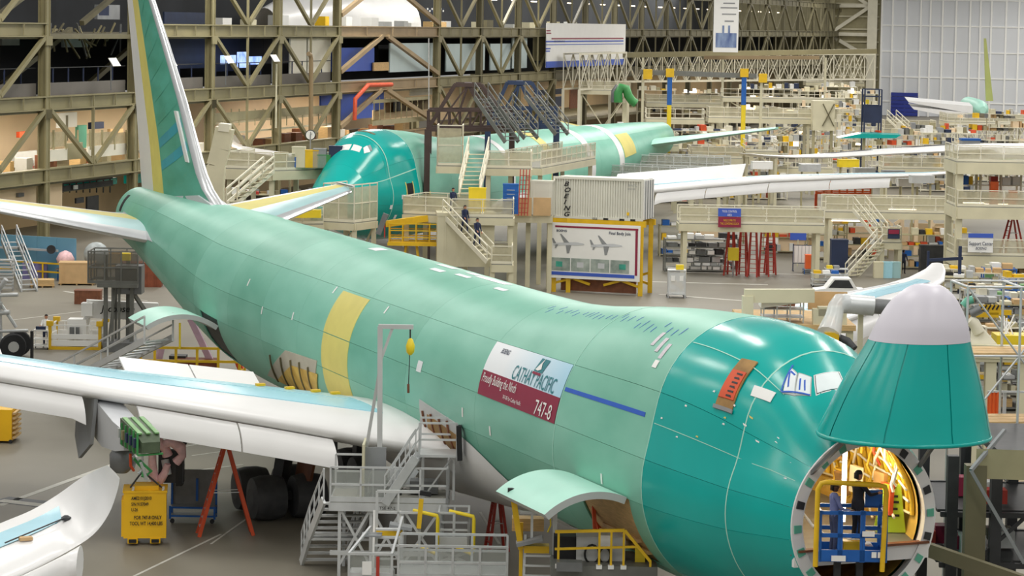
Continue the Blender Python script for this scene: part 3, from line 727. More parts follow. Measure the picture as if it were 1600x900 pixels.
for t0,t1 in bays:
    br=(t0==61.2); m='brown_steel' if br else ('olive' if t0<130 else 'olive_dk'); op=t0 in(0,)
    column(wl,t0,m='olive' if t0<100 else 'olive_dk'); mid=(t0+t1)/2
    far=t0>130
    for li,z in enumerate(LV):
        if (far and li==0) or (op and li>=2): continue
        bar('beam_web',wl,Wp(t0,.1,z),Wp(t1,.1,z),.12,.85,m)
        bar('beam_flange',wl,Wp(t0,.1,z+.48),Wp(t1,.1,z+.48),.6,.1,m); bar('beam_flange',wl,Wp(t0,.1,z-.48),Wp(t1,.1,z-.48),.6,.1,m)
        for k in range(1,4): 
            t=t0+(t1-t0)*k/4; bar('stiffener',wl,Wp(t,.35,z-.42),Wp(t,.35,z+.42),.1,.14,m)
    for li in range(3):
        if (far and li==0): continue
        if t0 in(0,15.3) and li>=1:
            bar('brace',wl,Wp(t0+1,-5,LV[li]+.5),Wp(t1-1,-5,LV[li+1]),.4,.4,'olive_dk'); continue  # set-back braces: their shadow is put into the darker olive
        a,b=LV[li]+.5,LV[li+1]-.5
        if br:
            bar('brace',wl,Wp(t0+.3,.3,(a+b)/2-1.2),Wp(mid-3.2,.3,b),.4,.42,m); bar('brace',wl,Wp(mid-1.4,.3,b),Wp(t1-.3,.3,a+.4),.4,.42,m)
        else:
            bar('brace',wl,Wp(t0+.4,.3,b),Wp(mid-.3,.3,a+.2),.3,.32,m); bar('brace',wl,Wp(t1-.4,.3,b),Wp(mid+.3,.3,a+.2),.3,.32,m)
            bar('hanger',wl,Wp(mid,.3,a),Wp(mid,.3,b),.22,.22,m)
            box('gusset',wl,Wp(mid,.35,a+.35),(.8,.12,.6),m,RW)
            for s_ in(t0,t1): box('gusset',wl,Wp(s_,.42,b-.3),(1.0,.1,.7),m,RW)
# slabs and back walls of the mezzanines
for z,n1 in((5.2,-12),(10.6,-13),(16.1,-14)):
    box('slab',wl,Wp(155,n1/2,z),(400,-n1,.35),'olive_dk',RW)
box('room_back',wl,Wp(60,-12,8),(210,.3,5),'wall_cream',RW)
box('room_back',wl,Wp(250,-12,8),(190,.3,5),'wall_tan',RW)
box('room_back',wl,Wp(155,-12,2.5),(400,.3,5.2),'wall_tan',RW)
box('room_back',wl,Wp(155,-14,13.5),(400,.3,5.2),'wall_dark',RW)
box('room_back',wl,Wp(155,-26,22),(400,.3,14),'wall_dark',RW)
# parapet of the upper gallery
for t0,t1 in [(b[0],b[1]) for b in bays if b[0]<46]:
    box('parapet',wl,Wp((t0+t1)/2,-.5,12.0),(t1-t0-.8,.12,1.25),'gallery_grey' if 'gallery_grey' in MATS else 'alum_dark',RW)
    bar('gallery_rail',wl,Wp(t0+.4,-.5,13.75),Wp(t1-.4,-.5,13.75),.07,.07,'steel_dark')
    for k in range(1,6): bar('gallery_post',wl,Wp(t0+(t1-t0)*k/6,-.55,12.2),Wp(t0+(t1-t0)*k/6,-.55,13.75),.1,.1,'navy')
# the lit lower gallery: low white wall, mesh above, room furniture
for x0,y0,x1,y1,m in((62,232,104,254,'white_warm'),(104,222,128,250,'beige_dk'),(136,222,213,247,'white_warm'),(330,192,520,212,'beige'),(330,168,520,195,'mesh_beige')): wbox('gallery_panel',wl,x0,y0,x1,y1,-.6,m)
for x0,x1 in((62,104),(136,180),(180,213)): wbox('gallery_mesh',wl,x0,205,x1,232,-.6,'mesh_beige',.04)
for k in range(9):
    x=64+k*19; wbox('gallery_post',wl,x,203,x+1.2,234,-.55,'beige_dk')
for x0,y0,x1,y1,m in((90,175,118,200,'white'),(140,190,160,202,'navy'),(170,200,190,212,'cardboard'),(100,180,104,220,'olive_dk'),(28,205,42,215,'orange'),(120,195,133,232,'primer_mid'),(20,235,55,262,'grey_lt'),(38,250,50,268,'red')): wbox('room_board',wl,x0,y0,x1,y1,-8,m,.3)
# ground level on the left
for x0,y0,x1,y1,m in((-30,282,55,335,'wall_cream'),(63,275,96,330,'wall_cream'),(63,330,96,350,'blue_dark'),(96,265,178,272,'primer_dark'),(96,290,178,300,'olive_dk'),(135,305,153,335,'steel_dark'),(118,308,130,318,'steel_dark')): wbox('wall_panel',wl,x0,y0,x1,y1,-1.5,m)
wbox('green_duct',wl,97,277,176,297,-3,'primer_dark',.8); wbox('green_duct',wl,200,262,222,287,-3,'primer_dark',.8)
for k in range(13): wbox('duct_mark',wl,98+k*6.2,268-k*.45,100.5+k*6.2,276-k*.45,-2.2,'orange',.1)
for k in range(8): wbox('duct_rail',wl,98+k*10.5,274,99+k*10.5,301,-2,'steel_dark',.08)
for y in(279,290): wbox('duct_rail',wl,97,y,176,y+.8,-2,'steel_dark',.08)
wbox('round_sign',wl,115,289,121,296,-1.8,'white',.1); wbox('wall_clock',wl,27,301,36,308,-1.3,'alum_dark',.2); wbox('wall_sign',wl,34,282,41,287,-1.3,'steel_dark',.1)
# panels behind the brown bay and further right
for x0,y0,x1,y1,n,m in((452,52,478,125,-.8,'white_warm'),(480,52,516,124,-.8,'white_warm'),(532,74,584,112,-.9,'blue_panel'),(518,72,524,112,-.9,'blue_panel'),(532,126,581,188,-.9,'blue_panel'),(500,136,519,170,-1.5,'blue_panel'),(582,134,599,172,-2,'blue_panel'),(590,70,608,97,-2.5,'black'),(583,97,607,111,-.6,'wood'),(608,67,686,113,-.9,'pale_blue'),(696,68,757,112,-.9,'pale_blue'),(765,68,797,110,-.9,'pale_blue'),(799,58,823,107,-.9,'pale_blue'),(833,46,854,95,-.9,'beige_dk')): wbox('wall_panel',wl,x0,y0,x1,y1,n,m)
for x0,y0,x1,y1,m in((582,150,668,187,'wall_tan'),(600,155,670,176,'mesh_dark'),(830,122,905,138,'wall_cream'),(835,138,880,150,'blue_dark'),(838,150,880,170,'blue_dark'),(890,138,905,170,'wood_dark'),(640,130,690,150,'white_warm'),(608,128,634,140,'yellow')): wbox('wall_panel',wl,x0,y0,x1,y1,-3.5,m)
for x in(586,615,618): wbox('locker',wl,x,157,x+7,174,-3,'steel_dark')
for k in range(11): wbox('mesh_post',wl,584+k*8.5,152,585+k*8.5,187,-1.2,'beige_dk',.06)
for x0,y0,x1,y1 in((330,176,520,177.5),(582,155,672,156.2),(582,187,680,189)): wbox('mesh_rail',wl,x0,y0,x1,y1,-.5,'beige_dk',.08)
for k in range(15): wbox('mesh_post',wl,336+k*12.4,170,337+k*12.4,196,-.5,'beige_dk',.06)
def pipe(pts,r,m,name='pipe'):
    B=MB(); B.tube([Wp(*((lambda q:(q[0],.9,q[1]))(Wq(x,y,.9)))) for x,y in pts],r,8); return B.build(name,wl,m,True)
pipe([(482,84),(485,86),(486,92),(486,205)],.22,'brown_steel'); pipe([(612,132),(575,133),(555,155),(554,188)],.22,'orange')
pipe([(670,60),(670,175)],.06,'grey_lt'); pipe([(432,100),(431,200)],.1,'beige')
# tilted sign boards and screens on the gallery
for x,y in((179,97),(358,93),(430,91),(268,97)):
    t,z=Wq(x,y,1.2); b=box('gallery_sign',wl,Wp(t,1.2,z),(1.35,.05,.75),'white',RW,rx=-.6); bar('sign_post',wl,Wp(t,.9,z-2.2),Wp(t,.9,z),.07,.07,'alum_dark')
for x0,y0,x1,y1 in((345,86,368,100),(371,81,384,106),(386,88,408,101)): wbox('screen',wl,x0,y0,x1,y1,-2.5,'screen',.12)
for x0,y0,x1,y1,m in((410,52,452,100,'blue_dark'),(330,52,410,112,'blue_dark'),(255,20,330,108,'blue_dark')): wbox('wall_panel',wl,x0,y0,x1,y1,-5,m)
for x0,y0,x1,y1,m in((0,54,28,71,'grey_lt'),(98,60,135,74,'pale_blue'),(150,8,185,30,'grey'),(152,9,168,24,'navy')): wbox('room_board',wl,x0,y0,x1,y1,-9,m,.3)
for k in range(22):   # roof-truss model clutter high on the left
    x=70+random.uniform(0,120); a=Wq(x,random.uniform(35,60),-6); b=Wq(x+random.uniform(-30,30),random.uniform(60,92),-6)
    bar('gallery_strut',wl,Wp(a[0],-6,a[1]),Wp(b[0],-6,b[1]),.12,.12,random.choice(['beige_dk','olive','olive_dk','alum_dark']))
# upper level: pale fuselages of the neighbouring hall seen through the truss
nb=thing('fuselage_section','rounded white fuselage section seen through the high truss','fuselage',Wp(98,-16,16.6))
R=[]
for i in range(9):
    t=84+i*5.5; r=4.2*math.sqrt(max(.02,1-((i-5)/5.6)**2))
    R.append([Wp(t,-17+r*.8*math.cos(PI*k/12),16.7+r*1.15*math.sin(PI*k/12)) for k in range(13)])
B=MB(); B.grid(R,False); B.build('fuselage_shell',nb,'paint_white',True)
for k in range(10):
    t,z=Wq(660+k*3.5,14,-13.4); 
    for j in(0,1): box('check_mark',nb,Wp(t,-13.3,z-.25*j),(.32,.06,.22),'blue_dark' if (k+j)%2 else 'white',RW)
for k in range(24):
    t=46+k*6+random.uniform(-2,2); box('stored_crate',wl,Wp(t,-9+random.uniform(-3,3),17.2),(random.uniform(1,3),1.2,random.uniform(.6,1.8)),random.choice(['beige','grey_lt','yellow','wood','white','red','olive_dk']),RW)
for k in range(40):
    t=-25+k*9; n=-11
    rod('strip_light',wl,Wp(t,-8,20.6),Wp(t+2.4,-8,20.6),.08,'lamp_glow',6)
# shelves of stored goods in the lower gallery beyond the mesh
for k in range(46):
    t=2+k*2.4+random.uniform(-.6,.6); h=random.uniform(.5,1.6); box('stored_crate',wl,Wp(t,-4-random.uniform(0,4),5.4+h/2),(random.uniform(.6,1.9),1,h),random.choice(['cardboard','wood','beige','grey_lt','white','wood_dark','beige_dk']),RW)
for t,n,z,sx,pw in((5,-5,10.2,24,2200),(35,-5,10.2,24,1600),(75,-5,10.2,26,2000),(120,-5,10.2,30,900),(20,-5,5.0,30,350),(100,-5,5.0,40,500),(180,-5,10.2,50,1500),(260,-5,10.2,60,1500)):
    p=Wp(t,n,z); lamp(p[0],p[1],p[2],sx,2,pw,RW,(1,.9,.75))
# painted billboard with swoosh stripes
bb=thing('billboard','large white billboard with red and blue swoosh stripes on the truss wall','billboard',Wp(140,1,11))
t0,z0=Wq(853,106,1.0); t1,z1=Wq(977,38,1.0); H_=z1-z0; L_=t1-t0
box('board',bb,Wp((t0+t1)/2,1,(z0+z1)/2),(L_,.15,H_),'white',RW)
def bbq(x0,y0,x1,y1,m,nm='stripe'):
    a,c=Wq(x0,y1,1.1); b,d=Wq(x1,y0,1.1); box(nm,bb,Wp((a+b)/2,1.1,(c+d)/2),(b-a,.06,d-c),m,RW)
for q in((853,92,976,106,'blue_panel'),(862,59,974,61.5,'maroon'),(853,63,974,66,'blue_panel'),(853,68,974,70.5,'blue_panel'),(854,47,860,49,'maroon'),(854,51,861,53,'maroon'),(853,75,860,77,'blue_panel'),(853,79,859,81,'blue_panel')): bbq(*q)
f=flat(Wp(Wq(866,66,1.2)[0],1.2,Wq(866,66,1.2)[1]),WD,(0,0,1)); text('lettering',bb,'BOEING COMMERCIAL AIRPLANES',.32,f,'navy')
# tall hanging banner
hb=thing('hanging_banner','tall white banner with blue tower picture hanging before far truss','banner',G(1134,83,9),)
Yb=330
a=D(1116,-14,Yb); b=D(1153,82,Yb)
box('banner_cloth',hb,((a[0]+b[0])/2,Yb,(a[2]+b[2])/2),(b[0]-a[0],.05,a[2]-b[2]),'white')
mat('print_blue','#8fa3c4',.6,0,.5,.9,(2,2,.5),hex2='#4a5f95')
q0=D(1118,74,Yb-.1);q1=D(1151,52,Yb-.1); box('banner_picture',hb,((q0[0]+q1[0])/2,Yb-.06,(q0[2]+q1[2])/2),(q1[0]-q0[0],.03,q1[2]-q0[2]),'print_blue')
for x in(1130,1139): q=D(x,52,Yb-.1); bar('banner_tower',hb,(q[0],Yb-.07,q[2]),(q[0],Yb-.07,q[2]+1.0),.25,.03,'print_blue')
for y,w_ in((5,18),(12,26),(22,22),(33,14)): q=D(1134-w_/2+6,y,Yb-.1); box('banner_text_line',hb,(q[0]+w_/26,Yb-.06,q[2]),(w_/12.,.03,.16),'grey')
# ---------------- far end wall with hangar doors ----------------
E0=W0+WD*352; ED=WN; RE=math.atan2(ED.y,ED.x); EN=-WD
def Ep(u,n,z): p=E0+ED*u+EN*n; return (p.x,p.y,z)
def Eq(px,py,n=0.):
    d=Vector(ray(px,py)); o=E0+EN*n; k=(o.x*EN.x+o.y*EN.y)/(d.x*EN.x+d.y*EN.y); p=d*k
    return ((p.x-E0.x)*ED.x+(p.y-E0.y)*ED.y, CAMH+p.z)
def ebox(name,par,x0,y0,x1,y1,n,m,th=.3):
    u0,z0=Eq(x0,y1,n);u1,z1=Eq(x1,y0,n); return box(name,par,Ep((u0+u1)/2,n,(z0+z1)/2),(abs(u1-u0),th,abs(z1-z0)),m,RE)
wb=struct('wall_back','far end wall beside the hangar door')
box('wall_sheet',wb,Ep(30,-1.5,16),(220,.4,32),'beige_dk',RE)
u0=Eq(1303,60)[0];u1=Eq(1372,60)[0]
for k in range(12): bar('wall_girt',wb,Ep(u0,-.9,2+k*2.6),Ep(u1,-.9,2+k*2.6),.3,.35,'beige')
for x0,y0,x1,y1 in((1303,48,1357,12),(1303,58,1357,90),(1303,9,1357,9),(1303,53,1357,54),(1340,-4,1357,8)):
    a=Eq(x0,y0,.3);b=Eq(x1,y1,.3); bar('wall_brace',wb,Ep(a[0],.3,a[1]),Ep(b[0],.3,b[1]),.7,.7,'beige_lt')
uc=Eq(1363,60,.5)[0]; B=MB(); B.box(Ep(uc,.5,14),(1.6,.9,28),Matrix.Rotation(RE,3,'Z')); B.box(Ep(uc,1.0,14),(2.0,.15,28),Matrix.Rotation(RE,3,'Z')); B.build('column',wb,'beige_lt')
uc=Eq(1300,60,.5)[0]; B=MB(); B.box(Ep(uc,.5,14),(1.0,.9,28),Matrix.Rotation(RE,3,'Z')); B.build('column',wb,'beige_dk')
dr1=struct('door_1','tall white hangar door of framed panels')
xs=[1376,1393,1415,1437,1452,1471,1492,1514,1530,1547,1570,1590,1612,1634,1656]; us=[Eq(x,110,.8)[0] for x in xs]; zs=[0,3.0,8.0,13.2,18.5,23.8,29]
for i in range(len(us)-1):
    for j in range(len(zs)-1):
        if j==0 and 1<=i<=1: continue
        box('door_panel',dr1,Ep((us[i]+us[i+1])/2,.6,(zs[j]+zs[j+1])/2),(us[i+1]-us[i]-.1,.2,zs[j+1]-zs[j]-.12),'door_white' if 'door_white' in MATS else 'grey_lt',RE)
for u in us: box('door_mullion',dr1,Ep(u,.8,14.5),(.35,.35,29),'white',RE)
for z in zs[1:]: box('door_rail',dr1,Ep((us[0]+us[-1])/2,.75,z),(us[-1]-us[0],.25,.25),'white',RE)
for k in range(6): 
    u0,_=Eq(1392,160,1.2);u1,_=Eq(1434,160,1.2); box('roller_slat',dr1,Ep((u0+u1)/2,1.2,.45+k*.8),(u1-u0,.15,.72),'roller_blue',RE)
# ---------------- kit of hall equipment ----------------
def V3(p): return Vector((p[0],p[1],p[2]))
def rails(root,A,B,h=1.1,m='beige_lt',mesh=None,nr=2,gap=2.0,r=.035,kick=True):
    """guard rail from A to B (deck level points)"""
    A=V3(A);B=V3(B);L=(B-A).length; n=max(1,int(round(L/gap))); up=Vector((0,0,h))
    for k in range(n+1):
        p=A+(B-A)*(k/n); bar('rail_post',root,p,p+up,2*r,2*r,m)
    for k in range(nr): z=h*(k+1)/nr; bar('guard_rail',root,A+Vector((0,0,z)),B+Vector((0,0,z)),2*r,2*r,m)
    if mesh:
        for k in range(n):
            p=A+(B-A)*((k+.04)/n); q=A+(B-A)*((k+.96)/n); bar('infill_panel',root,p+Vector((0,0,h*.5)),q+Vector((0,0,h*.5)),.02,h*.86,mesh)
    if kick: bar('toe_board',root,A+Vector((0,0,.08)),B+Vector((0,0,.08)),.04,.16,m)
def platform(label,a,b,w,name='work_platform',cat='platform',m='beige',mr='beige_lt',mesh='mesh_beige',sides='FLRB',legs=True,h=1.1,beam=.45,group=None,brace=False,gap=2.0,legw=.3,z0=0.,root=None):
    """a,b: front-left/front-right deck corners in the world, w: depth away from the viewer"""
    a=V3(a);b=V3(b); b.z=a.z; d=(b-a); L=d.length; u=d/L; n=Vector((-u.y,u.x,0))
    if n.y<0: n=-n
    c=b+n*w; e=a+n*w; root=root or thing(name,label,cat,((a.x+b.x)/2,(a.y+b.y)/2,z0),group=group)
    B=MB(); B.prism([a,b,c,e],(0,0,-.08)); B.build('deck',root,'deck')
    for p,q in((a,b),(e,c),(a,e),(b,c)): bar('edge_beam',root,p-Vector((0,0,.08+beam/2)),q-Vector((0,0,.08+beam/2)),.16,beam,m)
    if legs:
        k=max(2,int(L/9)+1)
        for i in range(k):
            for o in(.0,1.):
                p=a+u*(L*(.04+.92*i/(k-1)))+n*(w*(.08+.84*o)); bar('leg',root,(p.x,p.y,z0),(p.x,p.y,p.z-.1),legw,legw,m)
                if brace and i<k-1:
                    q=a+u*(L*(.04+.92*(i+1)/(k-1)))+n*(w*(.08+.84*o)); bar('brace',root,(p.x,p.y,z0+.3),(q.x,q.y,q.z-.4),.12,.12,m); bar('brace',root,(q.x,q.y,z0+.3),(p.x,p.y,p.z-.4),.12,.12,m)
    for s,(p,q) in zip('FBLR',((a,b),(e,c),(a,e),(b,c))):
        if s in sides: rails(root,p,q,h,mr,mesh,gap=gap)
    return root
def stairs(label,top,bot,w,name='stairway',cat='stairs',m='beige_lt',mt='beige',root=None,step=.24,h=1.0,rw=.07):
    """flight from top to bottom centre points; w = width vector"""
    top=V3(top);bot=V3(bot);w=V3(w)
    r=root or thing(name,label,cat,(bot.x,bot.y,bot.z))
    for s in(-.5,.5):
        bar('stringer',r,top+w*s,bot+w*s,.09,.28,m)
        bar('handrail',r,top+w*s+Vector((0,0,h)),bot+w*s+Vector((0,0,h)),rw,rw,m); bar('handrail',r,top+w*s+Vector((0,0,h*.55)),bot+w*s+Vector((0,0,h*.55)),rw*.8,rw*.8,m)
        for k in range(4): p=top+(bot-top)*(k/3)+w*s; bar('rail_post',r,p,p+Vector((0,0,h)),rw,rw,m)
    n=max(3,int(abs(top.z-bot.z)/step)); d=(bot-top); d.z=0; d.normalize()
    for k in range(n):
        p=top+(bot-top)*((k+.5)/n); bar('tread',r,p-w*.5,p+w*.5,.26,.05,mt)
    return r
def crate(label,c,sz,m='cardboard',rz=0.,name='crate',cat='crate',slats=2,pallet=False,group=None):
    x,y,z=c; r=thing(name,label,cat,(x,y,z),rz,group,world=False)
    z0=.14 if pallet else 0
    if pallet:
        for k in(-1,0,1): box('pallet_runner',r,(sz[0]*.45*k,0,.05),(.1,sz[1],.1),'wood')
        box('pallet_deck',r,(0,0,.12),(sz[0]*1.05,sz[1]*1.05,.04),'wood')
    box('body',r,(0,0,z0+sz[2]*.48),(sz[0],sz[1],sz[2]*.96),m); box('lid',r,(0,0,z0+sz[2]*.97),(sz[0]*1.03,sz[1]*1.03,sz[2]*.06),m)
    for k in range(slats):
        for s in(-1,1): box('batten',r,(sz[0]*(-.36+.72*k/max(1,slats-1)),s*sz[1]*.51,z0+sz[2]*.48),(.1,.03,sz[2]*.95),m)
    return r
def rack(label,c,sz,rz=0.,levels=3,m='beige_dk',items=True,name='storage_rack',cat='rack',colors=('cardboard','grey_lt','white','beige','blue','wood','yellow','red','beige_dk','alum'),seed=0,group=None,density=1.):
    rr=random.Random(seed+int(abs(c[0])*7)+int(c[1])*13); r=thing(name,label,cat,c,rz,group,world=False); L,Wd,H=sz
    for x in(-.5,.5):
        for y in(-.5,.5): box('upright',r,(x*L,y*Wd,H/2),(.09,.09,H),m)
    for k in range(levels):
        z=.15+(H-.2)*k/max(1,levels-1); sh=box('shelf',r,(0,0,z),(L,Wd,.06),m)
        if items:
            x=-L/2+.15
            while x<L/2-.3:
                w_=rr.uniform(.25,.8); hh=rr.uniform(.15,min(.75,(H/levels)*.8))
                if rr.random()<.8*density: box('stored_item',r,(x+w_/2,rr.uniform(-.1,.1),z+.03+hh/2),(w_*.9,Wd*rr.uniform(.5,.9),hh),rr.choice(colors),rr.uniform(-.1,.1))
                x+=w_+.06
    return r
def cart(label,c,rz=0.,sz=(1.2,.7,1.0),m='alum',top='grey_lt',name='tool_cart',cat='cart',load=None):
    r=thing(name,label,cat,c,rz,world=False); L,W_,H=sz
    for x in(-.48,.48):
        for y in(-.48,.48):
            box('post',r,(x*L,y*W_,H*.55),(.05,.05,H*.9),m)
            B=MB(); B.lathe([(.07,-.025),(.07,.025)],(x*L*.95,y*W_*.95,.07),(0,1,0),10); B.build('caster',r,'rubber')
    for z in(.2,.55,1.): box('tray',r,(0,0,z*H),(L,W_,.05),top)
    bar('push_handle',r,(-L*.5,-W_*.45,H*1.05),(-L*.5,W_*.45,H*1.05),.04,.04,m)
    if load:
        for k,mm in enumerate(load): box('cart_load',r,((-.3+.3*k)*L,0,H*(1.0)+.12),(.25*L,W_*.6,.22),mm)
    return r
def stepladder(label,c,H,rz=0.,spread=.42,m='orange',name='step_ladder',wd=.55):
    r=thing(name,label,'ladder',c,rz,world=False); s=H*spread/2
    for y in(-1,1):
        for x in(-1,1): bar('rail',r,(x*s,y*wd*.5*(1.25),0),(x*.08,y*wd*.3,H),.07,.12,m)
    n=int(H/.3)
    for k in range(1,n):
        f=k/n; x=-s+(s-.08)*f; w_=wd*.5*(1.25-.65*f); bar('rung',r,(x,-w_,H*f),(x,w_,H*f),.08,.04,'alum' if m!='red' else 'red')
    box('top_cap',r,(0,0,H),(.3,wd*.7,.07),'yellow'); 
    for y in(-1,1): bar('spreader',r,(-s*.5,y*wd*.45,H*.5),(s*.5,y*wd*.45,H*.5),.03,.03,'alum')
    return r
def scaffold(label,c,L,Wd,H,nx=2,nz=3,rz=0.,m='alum',r_=.04,name='scaffold_tower',planks=True,diag=True):
    r=thing(name,label,'scaffold',c,rz,world=False)
    for i in range(nx+1):
        for y in(-.5,.5): rod('standard',r,(L*(i/nx-.5),y*Wd,0),(L*(i/nx-.5),y*Wd,H),r_,m,6)
    for k in range(1,nz+1):
        z=H*k/nz
        for y in(-.5,.5): rod('ledger',r,(-L/2,y*Wd,z),(L/2,y*Wd,z),r_,m,6)
        for i in range(nx+1): rod('transom',r,(L*(i/nx-.5),-Wd/2,z),(L*(i/nx-.5),Wd/2,z),r_,m,6)
        if planks and k<nz:
            for q in range(3): box('plank',r,(0,Wd*(-.3+.3*q),z+.05),(L,Wd*.27,.05),'wood')
        if diag:
            for i in range(nx):
                x0,x1=L*(i/nx-.5),L*((i+1)/nx-.5)
                if (i+k)%2: x0,x1=x1,x0
                rod('diagonal',r,(x0,-Wd/2,z-H/nz),(x1,-Wd/2,z),r_*.8,m,6)
    return r
def truss_bridge(label,a,b,h,w,m='beige',name='truss_bridge',cat='bridge',n=None,legs=True,rail=True):
    a=V3(a);b=V3(b);d=b-a;L=d.length;u=d/L;q=Vector((-u.y,u.x,0))*w; r=thing(name,label,cat,((a.x+b.x)/2,(a.y+b.y)/2,0)); n=n or max(2,int(L/h)); up=Vector((0,0,h))
    for o in(Vector((0,0,0)),q):
        bar('chord',r,a+o,b+o,.2,.22,m); bar('chord',r,a+o+up,b+o+up,.2,.22,m)
        for k in range(n):
            p0=a+o+d*(k/n);p1=a+o+d*((k+1)/n); bar('post',r,p0,p0+up,.13,.13,m)
            bar('diagonal',r,p0,p1+up,.1,.1,m); bar('diagonal',r,p1,p0+up,.1,.1,m)
        bar('post',r,b+o,b+o+up,.13,.13,m)
    if legs:
        for p in(a,b,a+q,b+q): bar('leg',r,(p.x,p.y,0),p,.35,.35,m)
    B=MB(); B.prism([a+up,b+up,b+up+q,a+up+q],(0,0,.06)); B.build('deck',r,'deck')
    return r
# --- people ---
def person(label,loc,rz,shirt,legs_,skin_='skin',hair_='hair',H=1.76,arms=((.05,.12,-1),(.25,.12,-1)),fore=((.45,-.05,-.8),(.8,-.05,-.5)),lean=0.,stride=.0,hat=None,name='person'):
    """front is +x. arms/fore: upper-arm and forearm directions for (left y+, right y-)"""
    r=thing(name,label,'person',loc,rz,world=False); k=H/1.76
    def S(v): return (v[0]*k,v[1]*k,v[2]*k)
    verts=[];edges=[];rad=[]
    def add(p,rr,par=None):
        verts.append(S(p)); rad.append((rr[0]*k,rr[1]*k)); i=len(verts)-1
        if par is not None: edges.append((par,i))
        return i
    L=lean
    pel=add((0,0,.96),(.15,.12)); wai=add((.02*L+.01,0,1.10),(.145,.11),pel); che=add((.12*L+.01,0,1.30),(.175,.125),wai); nk0=add((.2*L,0,1.44),(.10,.09),che); nk=add((.22*L,0,1.50),(.06,.06),nk0)
    for sd,st in((1,stride),(-1,-stride)):
        hp=add((0,sd*.1,.88),(.1,.1),pel); kn=add((st*.5+.03,sd*.105,.49),(.068,.068),hp); an=add((st*.8-.02,sd*.11,.10),(.05,.05),kn); ft=add((st*.8+.06,sd*.12,.045),(.045,.042),an); add((st*.8+.17,sd*.13,.035),(.04,.033),ft)
    hands=[]
    for sd,ar,fo in((1,arms[0],fore[0]),(-1,arms[1],fore[1])):
        sh=add((.19*L,sd*.185,1.40),(.068,.068),nk0); e=Vector((.19*L,sd*.215,1.39))+Vector((ar[0],ar[1]*sd,ar[2])).normalized()*.28; el=add(e,(.048,.048),sh)
        w_=e+Vector((fo[0],fo[1]*sd,fo[2])).normalized()*.25; wr=add(w_,(.033,.033),el); hands.append((e,w_))
    me=bpy.data.meshes.new('body'); me.from_pydata(verts,edges,[])
    o=bpy.data.objects.new('body',me); COL.objects.link(o)
    md=o.modifiers.new('skin','SKIN'); md.use_smooth_shade=True
    sk=me.skin_vertices[0].data if me.skin_vertices else None
    if sk is None:
        me.skin_vertices.new() if hasattr(me.skin_vertices,'new') else None; sk=me.skin_vertices[0].data
    for i,q in enumerate(rad): sk[i].radius=q; sk[i].use_root=(i==0)
    sb=o.modifiers.new('sub','SUBSURF'); sb.levels=1; sb.render_levels=1
    dg=bpy.context.evaluated_depsgraph_get(); m2=bpy.data.meshes.new_from_object(o.evaluated_get(dg)); bpy.data.objects.remove(o)
    m2.materials.clear()
    for mm in(shirt,legs_,'black'): m2.materials.append(MATS[mm])
    for p in m2.polygons:
        c=p.center; p.use_smooth=True; p.material_index=2 if c.z<.09*k else (1 if c.z<.98*k and abs(c.y)<.2*k else 0)
    o=bpy.data.objects.new('body',m2); attach(o,r,Matrix.Identity(4))
    hx=.24*L
    # head with jaw, nose, ears, eyes, hair
    B=MB(); prof=[(.035,0),(.062,.02),(.075,.06),(.082,.11),(.083,.15),(.07,.2),(.045,.225),(.01,.235)]
    rows=[[S((hx+.02+q*1.12*math.cos(2*PI*j/16),q*.92*math.sin(2*PI*j/16),1.52+z)) for j in range(16)] for q,z in prof]; B.grid(rows,True); B.cap(rows[0],True); B.cap(rows[-1])
    B.add([S((hx+.105,.0,1.66)),S((hx+.135,0,1.615)),S((hx+.1,.018,1.61)),S((hx+.1,-.018,1.61))],[(0,1,2),(0,3,1),(1,3,2)])
    for sd in(1,-1): B.box(S((hx+.015,sd*.08,1.635)),S((.035,.02,.06)))
    hd=B.build('head',r,skin_,True)
    for sd in(1,-1): box('eye',hd,S((hx+.1,sd*.032,1.65)),S((.015,.02,.01)),'black')
    box('mouth',hd,S((hx+.1,0,1.578)),S((.012,.045,.008)),'wood_dark')
    B=MB(); rows=[[S((hx+.005+q*1.16*math.cos(2*PI*j/16),q*.98*math.sin(2*PI*j/16),1.52+z)) for j in range(16)] for q,z in((.086,.15),(.09,.17),(.078,.21),(.05,.238),(.01,.245))]; B.grid(rows,True); B.cap(rows[-1]); B.box(S((hx-.065,0,1.63)),S((.05,.12,.14))); B.build('hair',r,hat or hair_,True)
    for i,((e,w_),sd) in enumerate(zip(hands,(1,-1))):
        d=(w_-e).normalized(); up=Vector((0,0,1)); sdv=d.cross(up)
        if sdv.length<.1: sdv=Vector((1,0,0))
        sdv.normalize(); nrm=sdv.cross(d); B=MB(); p0=w_; B.tube([S(w_-d*.02),S(w_+d*.05),S(w_+d*.085)],.03,6,rr=[.026*k,.038*k,.034*k])
        for f in range(4):
            o_=sdv*(.025-.0165*f); ln=(.065,.075,.07,.055)[f]; b0=w_+d*.08+o_; b1=b0+d*ln*.55-nrm*.012; b2=b1+d*ln*.4-nrm*.03
            B.tube([S(b0),S(b1),S(b2)],.009*k,5,rr=[.0095*k,.009*k,.007*k])
        t0=w_+d*.03+sdv*.03*sd; B.tube([S(t0),S(t0+sdv*.03*sd+d*.025),S(t0+sdv*.035*sd+d*.055-nrm*.01)],.01*k,5,rr=[.012*k,.011*k,.008*k])
        B.build('hand',r,skin_,True)
    return r
